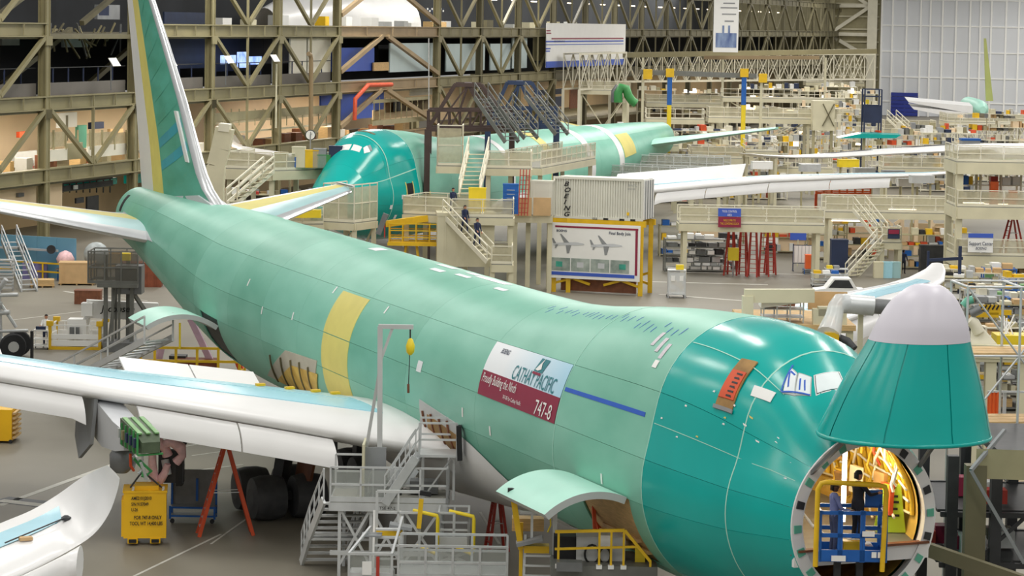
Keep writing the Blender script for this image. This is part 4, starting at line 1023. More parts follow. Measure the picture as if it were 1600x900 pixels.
# ---------------- the other airplanes ----------------
A2=thing('airplane','second green primer airplane with white cockpit windows amid beige platforms','airplane',(-12.6,168.0,5.75),1.2069,world=False)
skin(A2,[-1.0,.4,3,5.3,9.2,15,21,27,35,43,47.5,53,59,65,70,74.2],THB,lambda s,t:'primer_dark' if s<9.2 else 'primer_light')
B=MB(); R=[[fsurf(s,2*PI*k/32,.0) for k in range(32)] for s in(-1.0995,-1.08,-1.05,-1.0)]; B.grid(R,True,False); B.build('nose_cap',A2,'primer_dark',True)
tail_root=A2
def stab_only(root):
    for sd in(1,-1):
        sec=[(1.2,62.9,9.0,1.2),(2.0,63.5,8.6,1.3),(6.5,68.4,5.6,2.0),(11.08,73.4,2.6,2.7)]; R={0:[],1:[]}
        for y,s,c,z in sec:
            for k,(a,b) in enumerate(((0,.5),(.5,1.))):
                xs=[a+(b-a)*i/5 for i in range(6)]; f=lambda x:math.sin(PI*min(1,x**.6))
                R[k].append([(s+x*c,sd*y,z+c*(.05*f(x)+.03*x)) for x in xs]+[(s+x*c,sd*y,z+c*(-.04*f(x)+.03*x)) for x in xs[::-1]])
        for k,m in enumerate(('primer_pale','primer_yellow')): B=MB(); B.grid(R[k],True,flip=sd>0); B.cap(R[k][0],sd<0); B.cap(R[k][-1],sd>0); B.build('stabilizer',root,m,True,math.radians(40))
stab_only(A2); tailcap(A2); wing(A2,-1); wing(A2,1,krueger=False,film=False)
for y0,y1 in((8,17),): 
    B=MB(); a,b=wpt(y0,.66,-1),wpt(y1,.66,-1); B.prism([a,b,(b[0]+1.3,b[1],b[2]+1.2),(a[0]+1.3,a[1],a[2]+1.2)],(.05,0,-.08)); B.build('spoiler',A2,'paint_white')
for cs in (((4.2,-.02),(4.62,-.02),(4.6,.19),(4.22,.22)),((4.2,-.06),(4.62,-.06),(4.62,-.24),(4.24,-.26)),((4.62,-.27),(4.9,-.3),(4.7,-.43),(4.35,-.36))):
    fpatch(A2,'cockpit_window',cs,'white',.03,4,4)
fpatch(A2,'window_pane',((4.9,-.31),(5.1,-.33),(4.9,-.43),(4.75,-.42)),'grey',.03,3,3)
fpatch(A2,'entry_door',((7.35,-1.28),(8.2,-1.28),(8.2,-1.78),(7.35,-1.78)),'black',.02,4,6); fpatch(A2,'door_surround',((7.25,-1.25),(7.34,-1.25),(7.34,-1.8),(7.25,-1.8)),'primer_yellow',.03,2,6); fpatch(A2,'door_surround',((8.21,-1.25),(8.3,-1.25),(8.3,-1.8),(8.21,-1.8)),'primer_yellow',.03,2,6)
fpatch(A2,'hatch_recess',((6.3,.05),(6.6,.05),(6.6,-.22),(6.3,-.22)),'olive_dk',.02,3,3)
for s,t in((6.6,-1.52),(5.3,-1.75),(6.2,-2.0)): fpatch(A2,'tag',((s,t),(s+.28,t),(s+.28,t-.1),(s,t-.1)),'white_film',.02,2,2,.01)
fpatch(A2,'warning_tag',((10.3,-1.52),(10.9,-1.52),(10.9,-1.68),(10.3,-1.68)),'yellow_bright',.03,2,2,.01)
for s,w_,m in((26.3,1.0,'paint_white'),(35.3,1.6,'primer_yellow'),(44.5,1.4,'paint_white'),(52.5,1.4,'paint_white')):
    fpatch(A2,'body_join_band',((s,.3),(s+w_,.3),(s+w_,-1.9),(s,-1.9)),m,.03,3,24)
fpatch(A2,'cargo_opening',((54.2,-.75),(58.0,-.75),(58.0,-1.45),(54.2,-1.45)),'primer_yellow',.03,6,8)
for s,t0,t1 in((9.2,.9,-2.4),(5.6,.3,-2.2)): fpatch(A2,'seam_sealant',((s-.03,t1),(s+.03,t1),(s+.03,t0),(s-.03,t0)),'primer_pale',.012,1,40,.008)
fpatch(A2,'seam_sealant',((3.6,-1.12),(9.1,-1.0),(9.1,-1.02),(3.6,-1.14)),'primer_pale',.012,14,1,.008)
# wing tip that enters the picture at bottom left
A0=thing('airplane_wing','white upturned wing tip with blue film stripe at the bottom left corner','wing',G(20,860,7.2))
A0S=[((-260,925),6.9,(-300,1060),6.6,.6),((-120,868),7.2,(-140,980),6.9,.55),((0,818),7.4,(-15,920),7.1,.5),((50,797),7.5,(55,888),7.2,.45),((90,773),7.7,(105,862),7.3,.38),((125,748),8.1,(145,836),7.6,.3),((148,736),8.5,(170,803),8.0,.22),((160,730),8.75,(183,768),8.5,.14),((168,727),8.95,(187,748),8.8,.06)]
def a0sec(i): te,zt,le,zl,t=A0S[i]; return Vector(G(te[0],te[1],zt)),Vector(G(le[0],le[1],zl)),t
def a0pt(f,x,o=0.,up=True):
    i=min(int(f),len(A0S)-2); u=f-i; n=len(A0S)-1; q=[a0sec(max(0,min(n,i+k))) for k in(-1,0,1,2)]
    def cr(a,b,c,d): return b*1.0+(c-a)*(.5*u)+(a*2-b*5+c*4-d)*(.5*u*u)+(b*3-a-c*3+d)*(.5*u**3)
    T=cr(*[k[0] for k in q]); L=cr(*[k[1] for k in q]); t=cr(*[k[2] for k in q])
    th=2.2*t*(.2969*math.sqrt(x)-.126*x-.3516*x*x+.2843*x**3-.1015*x**4)*2
    return L.lerp(T,x)+Vector((0,0,(th*.9+o) if up else (-th*.6-o)))
xs=[0,.01,.04,.1,.18,.3,.45,.6,.75,.9,1]; R=[]
for k in range(33):
    f=k*.25; R.append([a0pt(f,x) for x in xs[::-1]]+[a0pt(f,x,0,False) for x in xs[1:]])
B=MB(); B.grid(R,True,True); B.cap(R[-1]); B.build('wing_skin',A0,'paint_white',True,math.radians(60))
def a0strip(nm,f0,f1,x0,x1,m,o,x1b=None):
    R=[[a0pt(f0+(f1-f0)*i/10,x0+((x1+((x1b or x1)-x1)*i/10)-x0)*j/4,o) for j in range(5)] for i in range(11)]; B=MB(); B.grid(R,flip=True); B.grid([[p-Vector((0,0,.02)) for p in r] for r in R]); return B.build(nm,A0,m,True)
a0strip('film_strip',.2,3.95,.42,.75,'film_blue',.015,.72)
for a_,b_ in((0.6,2.6),(2.62,4.35)):
    R=[]
    for i in range(9):
        f=a_+(b_-a_)*i/8; L=a0pt(f,0); R.append([L+Vector((.12,-.35,-.28))+Vector((0,-.42*math.cos(a),.36*math.sin(a))) for a in [2*PI*k/14 for k in range(14)]])
    B=MB(); B.grid(R,True); B.cap(R[0],True); B.cap(R[-1]); B.build('leading_edge_slat',A0,'paint_white',True,math.radians(50))
p,q=a0pt(2.2,.42,.06),a0pt(4.1,.38,.06); rod('tie_cable',A0,p,q,.015,'steel_dark',6); box('tie_down',A0,a0pt(2.75,.36,.05),(.25,.16,.06),'cardboard',.4)
B=MB(); B.lathe([(.1,0),(.1,.05),(.04,.09)],a0pt(4.1,.38,.01),(0,0,1),12); B.build('tie_anchor',A0,'steel_dark')
# third airplane: broad white starboard wing on the right
A3=thing('airplane_wing','long white wing with open access bays beyond the second airplane','wing',(83,215,9.4),1.0+PI/2,world=False); A3.rotation_euler=(-.1,0,1.0+PI/2)
wing(A3,1,4,name='wing_skin',krueger=False,film=False)
for y in(20,26): wpatch(A3,'access_bay',y,y+3,.3,.55,'steel_dark',1,.03,4,3)
wpatch(A3,'film_strip',5,30,.6,.9,'film_blue',1,.02,14)
for y0,y1 in((6,9.6),(9.8,14),(14.2,19)):
    B=MB(); R=[]
    for i in range(5):
        y=y0+(y1-y0)*i/4; s,c,z,t=wsec(y); R.append([(s-.1+.75*math.cos(a),y,z-.55+.6*math.sin(a)) for a in [PI*2*k/12 for k in range(12)]])
    B.grid(R,True,True); B.cap(R[0]); B.cap(R[-1],True); B.build('leading_edge_slat',A3,'paint_white',True,math.radians(50))
# fourth airplane far back right: wing, fin and body behind platforms
A4=thing('airplane','distant airplane with tall yellow green fin in front of hangar door','airplane',(0,0,0),world=False)
Y4=420
c=D(1536,172,Y4); A4.location=(c[0],c[1],c[2]-2); OFF[A4.name]=Vector(A4.location)
B=MB(); R=[]
for k,(dy,r) in enumerate(((0,.6),(.5,1.1),(2,1.5),(6,1.7),(14,1.8))): R.append([(c[0]+r*.85*math.cos(a),c[1]+dy,c[2]+r*math.sin(a)) for a in [2*PI*j/24 for j in range(24)]])
B.grid(R,True,True); B.cap(R[0]); B.build('fuselage_nose',A4,'primer_pale',True)
f0,f1,f2,f3=D(1538,60,Y4+8),D(1541,60,Y4+8),D(1552,158,Y4+8),D(1541,158,Y4+8)
B=MB(); B.prism([f0,f1,f2,f3],(0,.6,0)); B.build('fin',A4,'primer_fin')
for pts in(((1418,157),(1420,160),(1520,178),(1520,166)),((1424,167),(1428,171),(1510,187),(1512,176))):
    P_=[D(*q,Y4-2) for q in pts]; B=MB(); R=[]
    B.prism(P_,(0,3.5,.5)); B.build('wing_panel',A4,'paint_white')
# ---------------- around the second airplane ----------------
# shipping container on its yellow frame
Yc=168
cl=D(864,340,Yc); crr=D(1004,346,Yc-2); ct=D(866,272,Yc)
ux=(Vector(crr)-Vector(cl)); ux.z=0; Lc=ux.length; ux.normalize(); uy=Vector((-ux.y,ux.x,0)); Hc=2.75; zc0=cl[2]; base=Vector(cl)
sc_=thing('shipping_container','white corrugated shipping container lettered down its side on yellow frame','container',(cl[0],cl[1],zc0))
rzc=math.atan2(ux.y,ux.x)
def cb(name,par,x,y,z,sx,sy,sz,m): return box(name,par,base+ux*x+uy*y+Vector((0,0,z)),(sx,sy,sz),m,rzc)
mat('container_white','#d9d8cc',.5,0,.06,.6)
cb('container_body',sc_,Lc/2,1.3,Hc/2,Lc-.1,2.4,Hc-.1,'container_white')
for k in range(34): cb('corrugation',sc_,.25+k*(Lc-.5)/33,.06,Hc/2,.09,.08,Hc-.3,'container_white')
for z in(.08,Hc-.08): cb('side_rail',sc_,Lc/2,.02,z,Lc,.12,.16,'container_white')
for x in(0.06,Lc-.06): cb('corner_post',sc_,x,.02,Hc/2,.14,.14,Hc,'container_white')
for k in range(4): cb('fork_pocket',sc_,1.9+k*.75+(.35 if k>1 else 0)+1,.0,.05,.35,.08,.14,'black')
for k in range(3):
    cb('door_leaf',sc_,Lc+.03,.45+k*.8,Hc/2,.06,.74,Hc-.2,'white')
for k in range(4): rod('lock_rod',sc_,base+ux*(Lc+.1)+uy*(.3+.55*k)+Vector((0,0,.1)),base+ux*(Lc+.1)+uy*(.3+.55*k)+Vector((0,0,Hc-.1)),.03,'grey',6)
for k,ch in enumerate('BOEING'):
    text('lettering',sc_,ch,.42,flat(base+ux*.72-uy*.05+Vector((0,0,Hc-.62-k*.4)),ux,(0,0,1)),'black',1.25,.012,shear=.35)
text('lettering',sc_,'B-NTC',.2,flat(base+ux*(Lc-1.0)-uy*.06+Vector((0,0,Hc-.5)),ux,(0,0,1)),'grey'); text('lettering',sc_,'002218',.17,flat(base+ux*(Lc-1.05)-uy*.06+Vector((0,0,Hc-.72)),ux,(0,0,1)),'grey')
cb('yellow_label',sc_,Lc-1.0,-.01,.45,.16,.03,.2,'yellow')
cf=thing('container_stand','yellow steel frame carrying the white shipping container','stand',(cl[0],cl[1],0))
for x in(.1,1.1,Lc-.1):
    for y in(.1,2.4): bar('leg',cf,base+ux*x+uy*y+Vector((0,0,-zc0)),base+ux*x+uy*y,.3,.3,'yellow')
for y in(.1,2.4):
    bar('top_beam',cf,base+ux*-.2+uy*y+Vector((0,0,-.2)),base+ux*(Lc+.2)+uy*y+Vector((0,0,-.2)),.25,.4,'yellow')
    for a,b in((.2,2.6),(Lc-2.6,Lc-.2)): bar('brace',cf,base+ux*a+uy*y+Vector((0,0,-zc0+.6)),base+ux*b+uy*y+Vector((0,0,-3.6)),.16,.16,'yellow'); bar('brace',cf,base+ux*b+uy*y+Vector((0,0,-zc0+.6)),base+ux*a+uy*y+Vector((0,0,-3.6)),.16,.16,'yellow')
bar('mid_beam',cf,base+ux*.1+Vector((0,0,-3.7)),base+ux*(Lc-.1)+Vector((0,0,-3.7)),.2,.25,'yellow')
box('brown_backing',cf,base+ux*(Lc/2)+uy*.5+Vector((0,0,-zc0+.9)),(Lc-1,.2,1.6),'wood_dark',rzc)
# poster on the stand
ps=thing('poster','white poster with airplane drawings, photo strip and maroon blue border','poster',tuple(base+ux*(Lc/2)+Vector((0,-.3,-3.9))))
pz1,pz0=-.28,-3.95
def pb(name,x0,x1,z0,z1,m,o=.0): return box(name,ps,base+ux*((x0+x1)/2)-uy*(.25+o)+Vector((0,0,(z0+z1)/2)),(x1-x0,.02,z1-z0),m,rzc)
pb('sheet',-.1,Lc-.05,pz0,pz1,'white')
pb('border_stripe',.25,Lc-.2,pz1-.32,pz1-.2,'maroon',.02); pb('border_stripe',Lc-.38,Lc-.22,pz0+.4,pz1-.25,'maroon',.025); pb('border_stripe',.0,Lc-.4,pz0+.2,pz0+.42,'blue_panel',.02)
mat('photo_print','#6f7f78',.5,0,.5,1.3,hex2='#b8c2bb'); mat('photo_green','#3f9a88',.5,0,.3,1.5)
for k in range(4):
    x=.05+k*1.35; pb('photo',x,x+1.28,pz0+.5,pz0+1.35,'photo_print',.02); pb('photo_detail',x+.3+.1*k,x+.75+.1*k,pz0+.75,pz0+1.1,'photo_green' if k in(0,3) else 'paint_grey',.03)
for x in(.9,3.5):
    z=pz1-1.35
    def pq(pts,m,nm,o=.03): B=MB(); B.add([base+ux*(x+a)-uy*(.25+o)+Vector((0,0,z+b)) for a,b in pts],[tuple(range(len(pts)))]); B.build(nm,ps,m)
    pq(((-.75,-.18),(-.75,-.02),(.75,.1),(1.35,.02),(1.4,-.06),(.7,-.12)),'paint_grey','drawn_fuselage'); pq(((.0,.02),(.35,.04),(-.2,.6),(-.3,.6)),'grey','drawn_wing'); pq(((.1,-.1),(.5,-.1),(.35,-.65),(.2,-.68)),'grey','drawn_wing'); pq(((-.75,-.05),(-.55,-.03),(-.75,.3),(-.85,.3)),'grey','drawn_fin'); pq(((-.6,-.1),(-.4,-.1),(-.55,-.35),(-.65,-.35)),'grey','drawn_tailplane')
text('lettering',ps,'BOEING',.2,flat(base+ux*.35-uy*.29+Vector((0,0,pz1-.6)),ux,(0,0,1)),'navy',1,.005); text('lettering',ps,'Final Body Join',.28,flat(base+ux*(Lc-2.2)-uy*.29+Vector((0,0,pz1-.65)),ux,(0,0,1)),'navy',.9,.004)
# beige panels beside the container, lower work stands in front of plane 2
platform('beige platform with wooden panels left of the shipping container',D(803,335,167),D(862,336,167),3,sides='',name='work_platform')
crate('tall pale locker standing on platform left of shipping container',D(848,336,168),(1.5,.8,2.3),'container_white',rzc,name='locker',cat='locker')
wp=thing('plywood_guard','plywood guard panels on the platform edge beside the container','guard',D(804,335,166.8)); 
for k in range(2): q0=D(803+k*30,337,166.7); q1=D(831+k*30,309,166.7); box('plywood_panel',wp,((q0[0]+q1[0])/2,166.7,(q0[2]+q1[2])/2),(q1[0]-q0[0],.06,q1[2]-q0[2]),'cardboard')
# main side platform of plane 2 and its stair
zA=D(640,330,165)[2]
platform('beige platform with mesh guards at the open entry door of second airplane',D(630,333,163),D(700,337,162),4,sides='FLB',gap=1.5)
platform('long beige platform behind stairs beside the second airplane fuselage',D(706,338,160),D(802,340,160),4.5,sides='FR',gap=1.6)
platform('higher beige platform with mesh guards over the second airplane body',D(760,262,168),D(830,258,168),3,sides='FLR',gap=1.4)
platform('tall mesh guarded platform against the second airplane nose side',D(683,258,166),D(722,256,166),2.5,sides='FLR',h=2.6,gap=1.2,legs=False,brace=False)
stairs('steep beige stair flight climbing to the high platform beside second airplane',D(748,238,166),D(733,305,163),(1.3,.3,0))
stairs('beige stair descending past workers in navy beside the second airplane',D(697,335,161),D(766,408,158),(.4,1.2,0))
platform('landing platform at the stair foot left of the poster',D(768,412,158),D(800,414,158),3,sides='FRB',gap=1.2)
cbn=crate('beige panelled cabin below the stairs by second airplane',D(726,414,161.5),(3.6,2.5,3.4),'beige',0.06,name='equipment_cabin',cat='cabin')
platform('beige rail walkway running behind the white container',D(845,262,172),D(930,236,186),2.5,sides='FB',gap=1.3)
platform('grey meshed walkway right of the second airplane tail',D(945,278,214),D(1085,282,211),3,sides='FB',mr='grey_lt',mesh='mesh_grey',gap=1.5)
platform('second grey meshed walkway stepped behind the first near tail',D(950,260,224),D(1130,266,221),3,sides='FB',mr='grey_lt',mesh='mesh_grey',gap=1.5)
# yellow lift and jack by the nose of plane 2
yl=thing('access_lift','yellow scissor access lift under the second airplane nose','lift',(D(643,380,162.5)[0],162.5,0))
g0=Vector((D(643,380,162.5)[0],162.5,0)); zt=D(643,380,162.5)[2]
for x,y in((-.9,-.6),(.9,-.6),(-.9,.6),(.9,.6)): bar('leg',yl,g0+Vector((x*.9,y,0)),g0+Vector((x*.35,y*.5,zt)),.14,.14,'yellow')
box('deck',yl,g0+Vector((.3,0,zt)),(3.6,1.8,.2),'yellow'); rails(yl,g0+Vector((-1.4,-.8,zt)),g0+Vector((2.0,-.8,zt)),1.3,'yellow',None,3,.8); rails(yl,g0+Vector((-1.4,.8,zt)),g0+Vector((2.0,.8,zt)),1.3,'yellow',None,3,.8); rails(yl,g0+Vector((-1.4,-.8,zt)),g0+Vector((-1.4,.8,zt)),1.3,'yellow',None,3,.8)
bar('boom',yl,D(602,350,g0.y-.5),D(668,341,g0.y),.4,.4,'yellow'); box('boom_head',yl,D(597,350,g0.y-.6),(.35,.4,1.4),'alum_dark',ry=.35); bar('red_strap',yl,D(601,352,g0.y-.7),D(601,371,g0.y-.7),.08,.08,'red')
# overhead dark steel bridges astride plane 2
def overhead(label,xl,xc,xr,yt,yb,Y,m):
    o=thing('overhead_bridge',label,'bridge',(D(xc,yb,Y)[0],Y,0)); top=Vector(D(xc,yt,Y)); 
    for dy in(0,3):
        a=Vector(D(xl,yb,Y))+Vector((0,dy,0)); b=Vector(D(xr,yb,Y))+Vector((0,dy,0)); t=top+Vector((0,dy,0))
        t0=t+Vector((-.9,0,0)); t1=t+Vector((.9,0,0))
        bar('rafter',o,a,t0,.25,.25,m); bar('rafter',o,b,t1,.25,.25,m); bar('ridge',o,t0,t1,.25,.25,m); bar('tie_beam',o,a,b,.25,.3,m); bar('tie_beam',o,a+Vector((0,0,1.3)),b+Vector((0,0,1.3)),.2,.2,m)
        for k in range(9):
            p=a+(b-a)*(k/8); bar('web',o,p,p+Vector((0,0,1.3)),.12,.12,m)
            if k<8: q=a+(b-a)*((k+1)/8); bar('web',o,p,q+Vector((0,0,1.3)),.1,.1,m)
        for k in(2,3,5,6): p=a+(b-a)*(k/8); bar('hanger',o,p+Vector((0,0,1.3)),t,.12,.12,m)
    bar('hoist_rail',o,top,top+Vector((0,3,0)),.5,.3,m)
    for dx in(-1,1):
        p=Vector(D(xl if dx<0 else xr,yb,Y)); 
        for dy in(0,3): bar('leg',o,(p.x,p.y+dy,0),p+Vector((0,dy,0)),.4,.4,m)
    return o
overhead('dark brown steel bridge peaking over the second airplane forward body',668,731,800,133,202,176,'bridge_brown')
overhead('dark blue steel bridge peaking over the second airplane middle body',762,812,870,130,198,186,'bridge_blue')
for i,(x0,y0,x1,y1,Y) in enumerate(((752,152,800,222,174),(830,150,878,210,183),(790,168,830,216,175))): stairs(['long steep metal stair lying along the brown overhead bridge','long steep metal stair lying along the blue overhead bridge','short steep metal stair between the two overhead bridges'][i],D(x0,y0,Y),D(x1,y1,Y-1.5),(.9,.7,0),m='steel_grey',mt='alum_dark')
# left side of plane 2: beige gallery, duct, stair, lower stand
platform('beige gallery with clocks and hoses left of second airplane nose',D(352,262,172),D(425,266,171),5,sides='FL',gap=2.2,beam=.7)
platform('curved end of beige gallery reaching the second airplane cockpit',D(425,266,171),D(515,254,174),4,sides='FR',gap=1.2,beam=.6)
stairs('beige stair running down from the gallery by second airplane',D(420,268,170.5),D(362,318,166),(.6,1.1,0),rw=.1)
du=thing('air_duct','square beige air duct elbow rising beside the gallery stair','duct',G(338,372))
for (xa,ya),(xb,yb) in zip(((352,200),(345,232),(338,258),(336,290)),((345,232),(338,258),(336,290),(336,345))): bar('duct_section',du,D(xa,ya,164),D(xb,yb,164),1.15,1.15,'beige')
bar('duct_section',du,D(336,345,164),(D(336,345,164)[0],164,0),1.15,1.15,'beige')
bar('duct_collar',du,D(343,198,164),D(360,200,164),1.3,.5,'beige_lt')
platform('beige stand with tall mesh screens below second airplane nose left',D(505,345,163),D(553,347,162),3,sides='FLR',h=2.4,gap=1.1,brace=True)
platform('low beige stand with yellow boxes by the port stabilizer tip',D(440,350,161),D(505,348,162),3,sides='FB',gap=1.3)
for k,x in enumerate((470,491)): crate(['yellow box at left on stand behind stabilizer tip','yellow box at right on stand behind stabilizer tip'][k],D(x,340,161),(.85,.5,.5),'yellow_bright',name='tool_box',cat='box',slats=0)
gi=[('white round clock face on the gallery equipment','wall_clock','clock',484,212,'white'),]
for i,(lab,nm,ct_,x,y,m) in enumerate((('blue fabric bin hung on gallery rail','bin','bin',453,230,'blue'),('green lamp drum on the gallery','lamp_drum','lamp',507,208,'green'),('yellow cabinet on gallery beside round clock','cabinet','cabinet',488,222,'yellow'),('tall navy cabinet at the gallery end near cockpit','cabinet','cabinet',525,218,'blue_dark'),('grey machine cabinet on the gallery under round clock','cabinet','cabinet',500,224,'grey'),('beige cabinet on gallery beside blue bin','cabinet','cabinet',467,224,'beige'),('brown winding drum on the gallery','drum','drum',440,226,'beige_dk'))):
    p=D(x,y+8,172.5); crate(lab,(p[0],p[1],zg if False else D(470,262,172)[2]),(.9,.7,[.7,.9,1.2,1.5,1.3,1.4,1.0][i]),m,name=nm,cat=ct_,slats=0)
ck=thing('wall_clock','round white clock on a post above the gallery cabinets','clock',D(485,262,173)); p=D(485,211,173); B=MB(); B.lathe([(.32,0),(.36,.02),(.36,.1)],p,(0,1,0),20); B.build('case',ck,'steel_dark'); B=MB(); B.lathe([(.3,0),(.3,.03)],(p[0],p[1]-.02,p[2]),(0,1,0),20); B.build('dial',ck,'white'); bar('post',ck,(p[0],p[1]+.05,D(470,262,172)[2]),p,.08,.08,'grey')
for k in range(2): bar('clock_hand',ck,(p[0],p[1]-.04,p[2]),(p[0]+(.12 if k else .02),p[1]-.04,p[2]+(.1 if k else .22)),.03,.02,'black')
# clutter between plane 2 and the truss wall
for i,(x,y,L,H,lev) in enumerate(((380,300,5,3.5,4),(455,305,4,2.6,3),(400,235,6,2,3),(500,200,5,1.5,2),(650,205,6,1.6,2))):
    g=G(x,y+ (70 if y>290 else 105)); rack(['wide rack of parts below the beige gallery','narrow rack of parts below gallery end','low rack of parts behind the beige gallery','low rack behind second airplane cockpit','low rack behind second airplane crown'][i],(g[0],g[1],0),(L,1.2,H+(2 if y<290 else 0)),.2,lev,seed=i)
# workers on the stairs and platform
zs_=Vector(D(700,337,161.5)); person('worker in navy coveralls at the head of the beige stair',(zs_.x+.3,zs_.y+.3,zs_.z),-1.0,'cloth_navy','cloth_navy',stride=.1)
p=Vector(D(697,335,161)).lerp(Vector(D(766,408,158)),.42); person('upper of two workers in navy walking down the beige stair',(p.x,p.y,p.z+.05),-.9,'cloth_navy','cloth_navy',stride=.22,lean=.1)
p=Vector(D(697,335,161)).lerp(Vector(D(766,408,158)),.7); person('lower of two workers in navy walking down the beige stair',(p.x,p.y,p.z+.05),-.9,'cloth_navy','cloth_navy',stride=.2,lean=.1)
zdk=D(706,338,160)[2]
box_=crate('small yellow machine on platform beside the steep stair',(D(746,302,162)[0],162,zdk),(1.1,.5,D(746,293,162)[2]-zdk),'yellow_bright',name='yellow_machine',cat='machine',slats=0)
tc_=crate('blue tool chest of drawers on platform beside fuselage',(D(798,304,163)[0],163,zdk),(1.0,.6,D(798,287,163)[2]-zdk),'blue',name='tool_chest',cat='tool chest',slats=0)
for k in range(6):
    d_=box('drawer',tc_,(0,-.31,.2+k*.26),(.9,.04,.22),'blue'); box('drawer_handle',d_,(0,-.35,.24+k*.26),(.5,.03,.03),'grey_lt')
for k,(x,y) in enumerate(((815,300),(820,298))): 
    b=D(x,y+6,166); b=(b[0],b[1],D(803,335,167)[2]); la=thing('ladder',['red ladder leaning nearest the tall locker','red ladder leaning behind the front red ladder'][k],'ladder',b); 
    for s in(-.2,.2): bar('rail',la,(b[0]+s,b[1],b[2]),(b[0]+s+.1,b[1]+.5,b[2]+3),.07,.05,'red')
    for j in range(9): bar('rung',la,(b[0]-.2+.01*j,b[1]+.05*j,b[2]+.3*j+.2),(b[0]+.2+.01*j,b[1]+.05*j,b[2]+.3*j+.2),.04,.04,'red')
# ---------------- left part of the floor ----------------
pw=thing('partition_wall','light blue partition panels with yellow guard rail at left','partition',G(60,432))
mat('partition_blue','#6fa3bd',.55,0,.05,.5)
a=Vector(G(-60,425)); b=Vector(G(119,437)); ptz=D(60,368,(a.y+b.y)/2)[2]
for k in range(6):
    p=a+(b-a)*(k/6); q=a+(b-a)*((k+.985)/6); bar('panel',pw,p+Vector((0,0,ptz/2)),q+Vector((0,0,ptz/2)),.08,ptz,'partition_blue')
o=Vector((0,-1.6,0)); rails(pw,a+o,b+o,1.15,'yellow',None,2,2.6,.05,False)
bar('bumper_tube',pw,a+o*.2+Vector((0,0,1.9)),a+(b-a)*.85+o*.2+Vector((0,0,1.9)),.14,.14,'grey_lt')
for k in(.3,.55,.8):
    p=a+(b-a)*k; B=MB(); B.lathe([(.3,0),(.3,.12)],p+Vector((0,-.6,2.0)),(0,-1,0),14); B.build('hose_reel',pw,'steel_dark')
stairs('wheeled aluminium steps with yellow base beside blue partition',tuple(Vector(G(14,438))+Vector((0,0,2.7))),G(46,456),(.9,.5,0),name='wheeled_steps',m='alum',mt='alum')
sb=G(4,455); st_=thing('slatted_stand','aluminium slatted stand at the left edge','stand',sb)
for k in range(9): box('slat',st_,(sb[0]-.2,sb[1],.25+k*.22),(1.7,.5,.1),'grey_lt')
for x in(-1,1): bar('upright',st_,(sb[0]-.2+x*.8,sb[1]+.3,0),(sb[0]-.2+x*.8,sb[1]+.3,2.2),.1,.1,'alum')
crate('wooden crate on pallet before the blue partition',G(121,444),(2.3,1.4,1.35),'cardboard',.1,pallet=True)
crate('flat wooden crate lying on pallet near wheeled steps',G(66,448),(1.5,1.2,.35),'wood',.2,pallet=True)
crate('long wooden crate behind the grey tower',G(175,418),(2.8,1.2,1.0),'cardboard',.1,pallet=True)
crate('brown trunk standing on the open floor',G(138,474),(1.6,1.0,.85),'wood_dark',.05,name='trunk',cat='trunk',slats=3)
mat('rust','#8a4a30',.7,0,.25,2.5)
crate('rusty brown container below the starboard stabilizer',G(222,447),(2.6,1.3,1.6),'rust',.05,name='rusty_bin',cat='bin',slats=4)
fn=thing('wrapped_fan','grey wrapped round fan behind wooden crate','fan',G(150,440)); g=Vector(G(150,440)); B=MB(); B.lathe([(.1,-.3),(.75,-.2),(.85,.1),(.5,.35),(.05,.4)],g+Vector((0,0,1.8)),(.3,-1,.2),18); B.build('fan_drum',fn,'tarp_grey' if 'tarp_grey' in MATS else 'grey_lt',True); bar('stem',fn,g,g+Vector((0,0,1.2)),.15,.15,'alum_dark')
bw=thing('wrapped_bundle','pink wrapped bundle on a cart near blue partition','bundle',G(102,438)); g=Vector(G(102,438)); B=MB(); B.lathe([(.1,0),(.5,.15),(.62,.55),(.4,.95),(.08,1.1)],g+Vector((0,0,.9)),(0,0,1),12); B.build('wrap',bw,'pink_wrap',True); box('cart_deck',bw,g+Vector((0,0,.75)),(1.2,.8,.1),'alum_dark'); 
for x in(-.5,.5): bar('leg',bw,g+Vector((x,0,0)),g+Vector((x,0,.75)),.08,.08,'blue')
crate('purple blue draped crate beside the yellow rail',G(55,436),(1.6,1.0,1.1),'purple_drape',.1,name='draped_crate',slats=0)
# grey tower platform under the stabilizer
tw=thing('lift_tower','tall grey steel lift tower with mesh platform by the tail','tower',G(190,548)); g=Vector(G(190,548)); 
zt=D(175,445,g.y)[2]; A_=Vector(D(163,448,g.y)); B_=Vector(D(208,448,g.y)); A_.z=B_.z=zt
for x in(165,176,181,186,200,206): 
    p=Vector(D(x,500,g.y+(1.2 if x in(181,200) else 0))); q=p.copy(); bar('mast',tw,(p.x,p.y,0),(p.x,p.y,zt+(1.6 if x in(165,200) else 0)),.2 if x in(165,200,206) else .12,.2,'steel_grey')
box('deck',tw,((A_.x+B_.x)/2,g.y+.6,zt),(B_.x-A_.x+.6,2.2,.2),'steel_grey')
rails(tw,A_+Vector((-.8,-.4,.1)),B_+Vector((.3,-.4,.1)),1.7,'steel_grey','mesh_dark',2,.8); rails(tw,A_+Vector((-.8,-.4,.1)),A_+Vector((-.8,1.6,.1)),1.7,'steel_grey','mesh_dark',2,.9); rails(tw,A_+Vector((-.8,1.6,.1)),B_+Vector((.3,1.6,.1)),1.7,'steel_grey','mesh_dark',2,.9)
bar('brace',tw,D(181,448,g.y),D(168,545,g.y),.12,.12,'steel_grey'); bar('brace',tw,D(203,450,g.y),D(236,500,g.y+1),.18,.18,'steel_grey'); box('base',tw,g+Vector((.2,.3,.25)),(2.2,2,.5),'alum_dark')
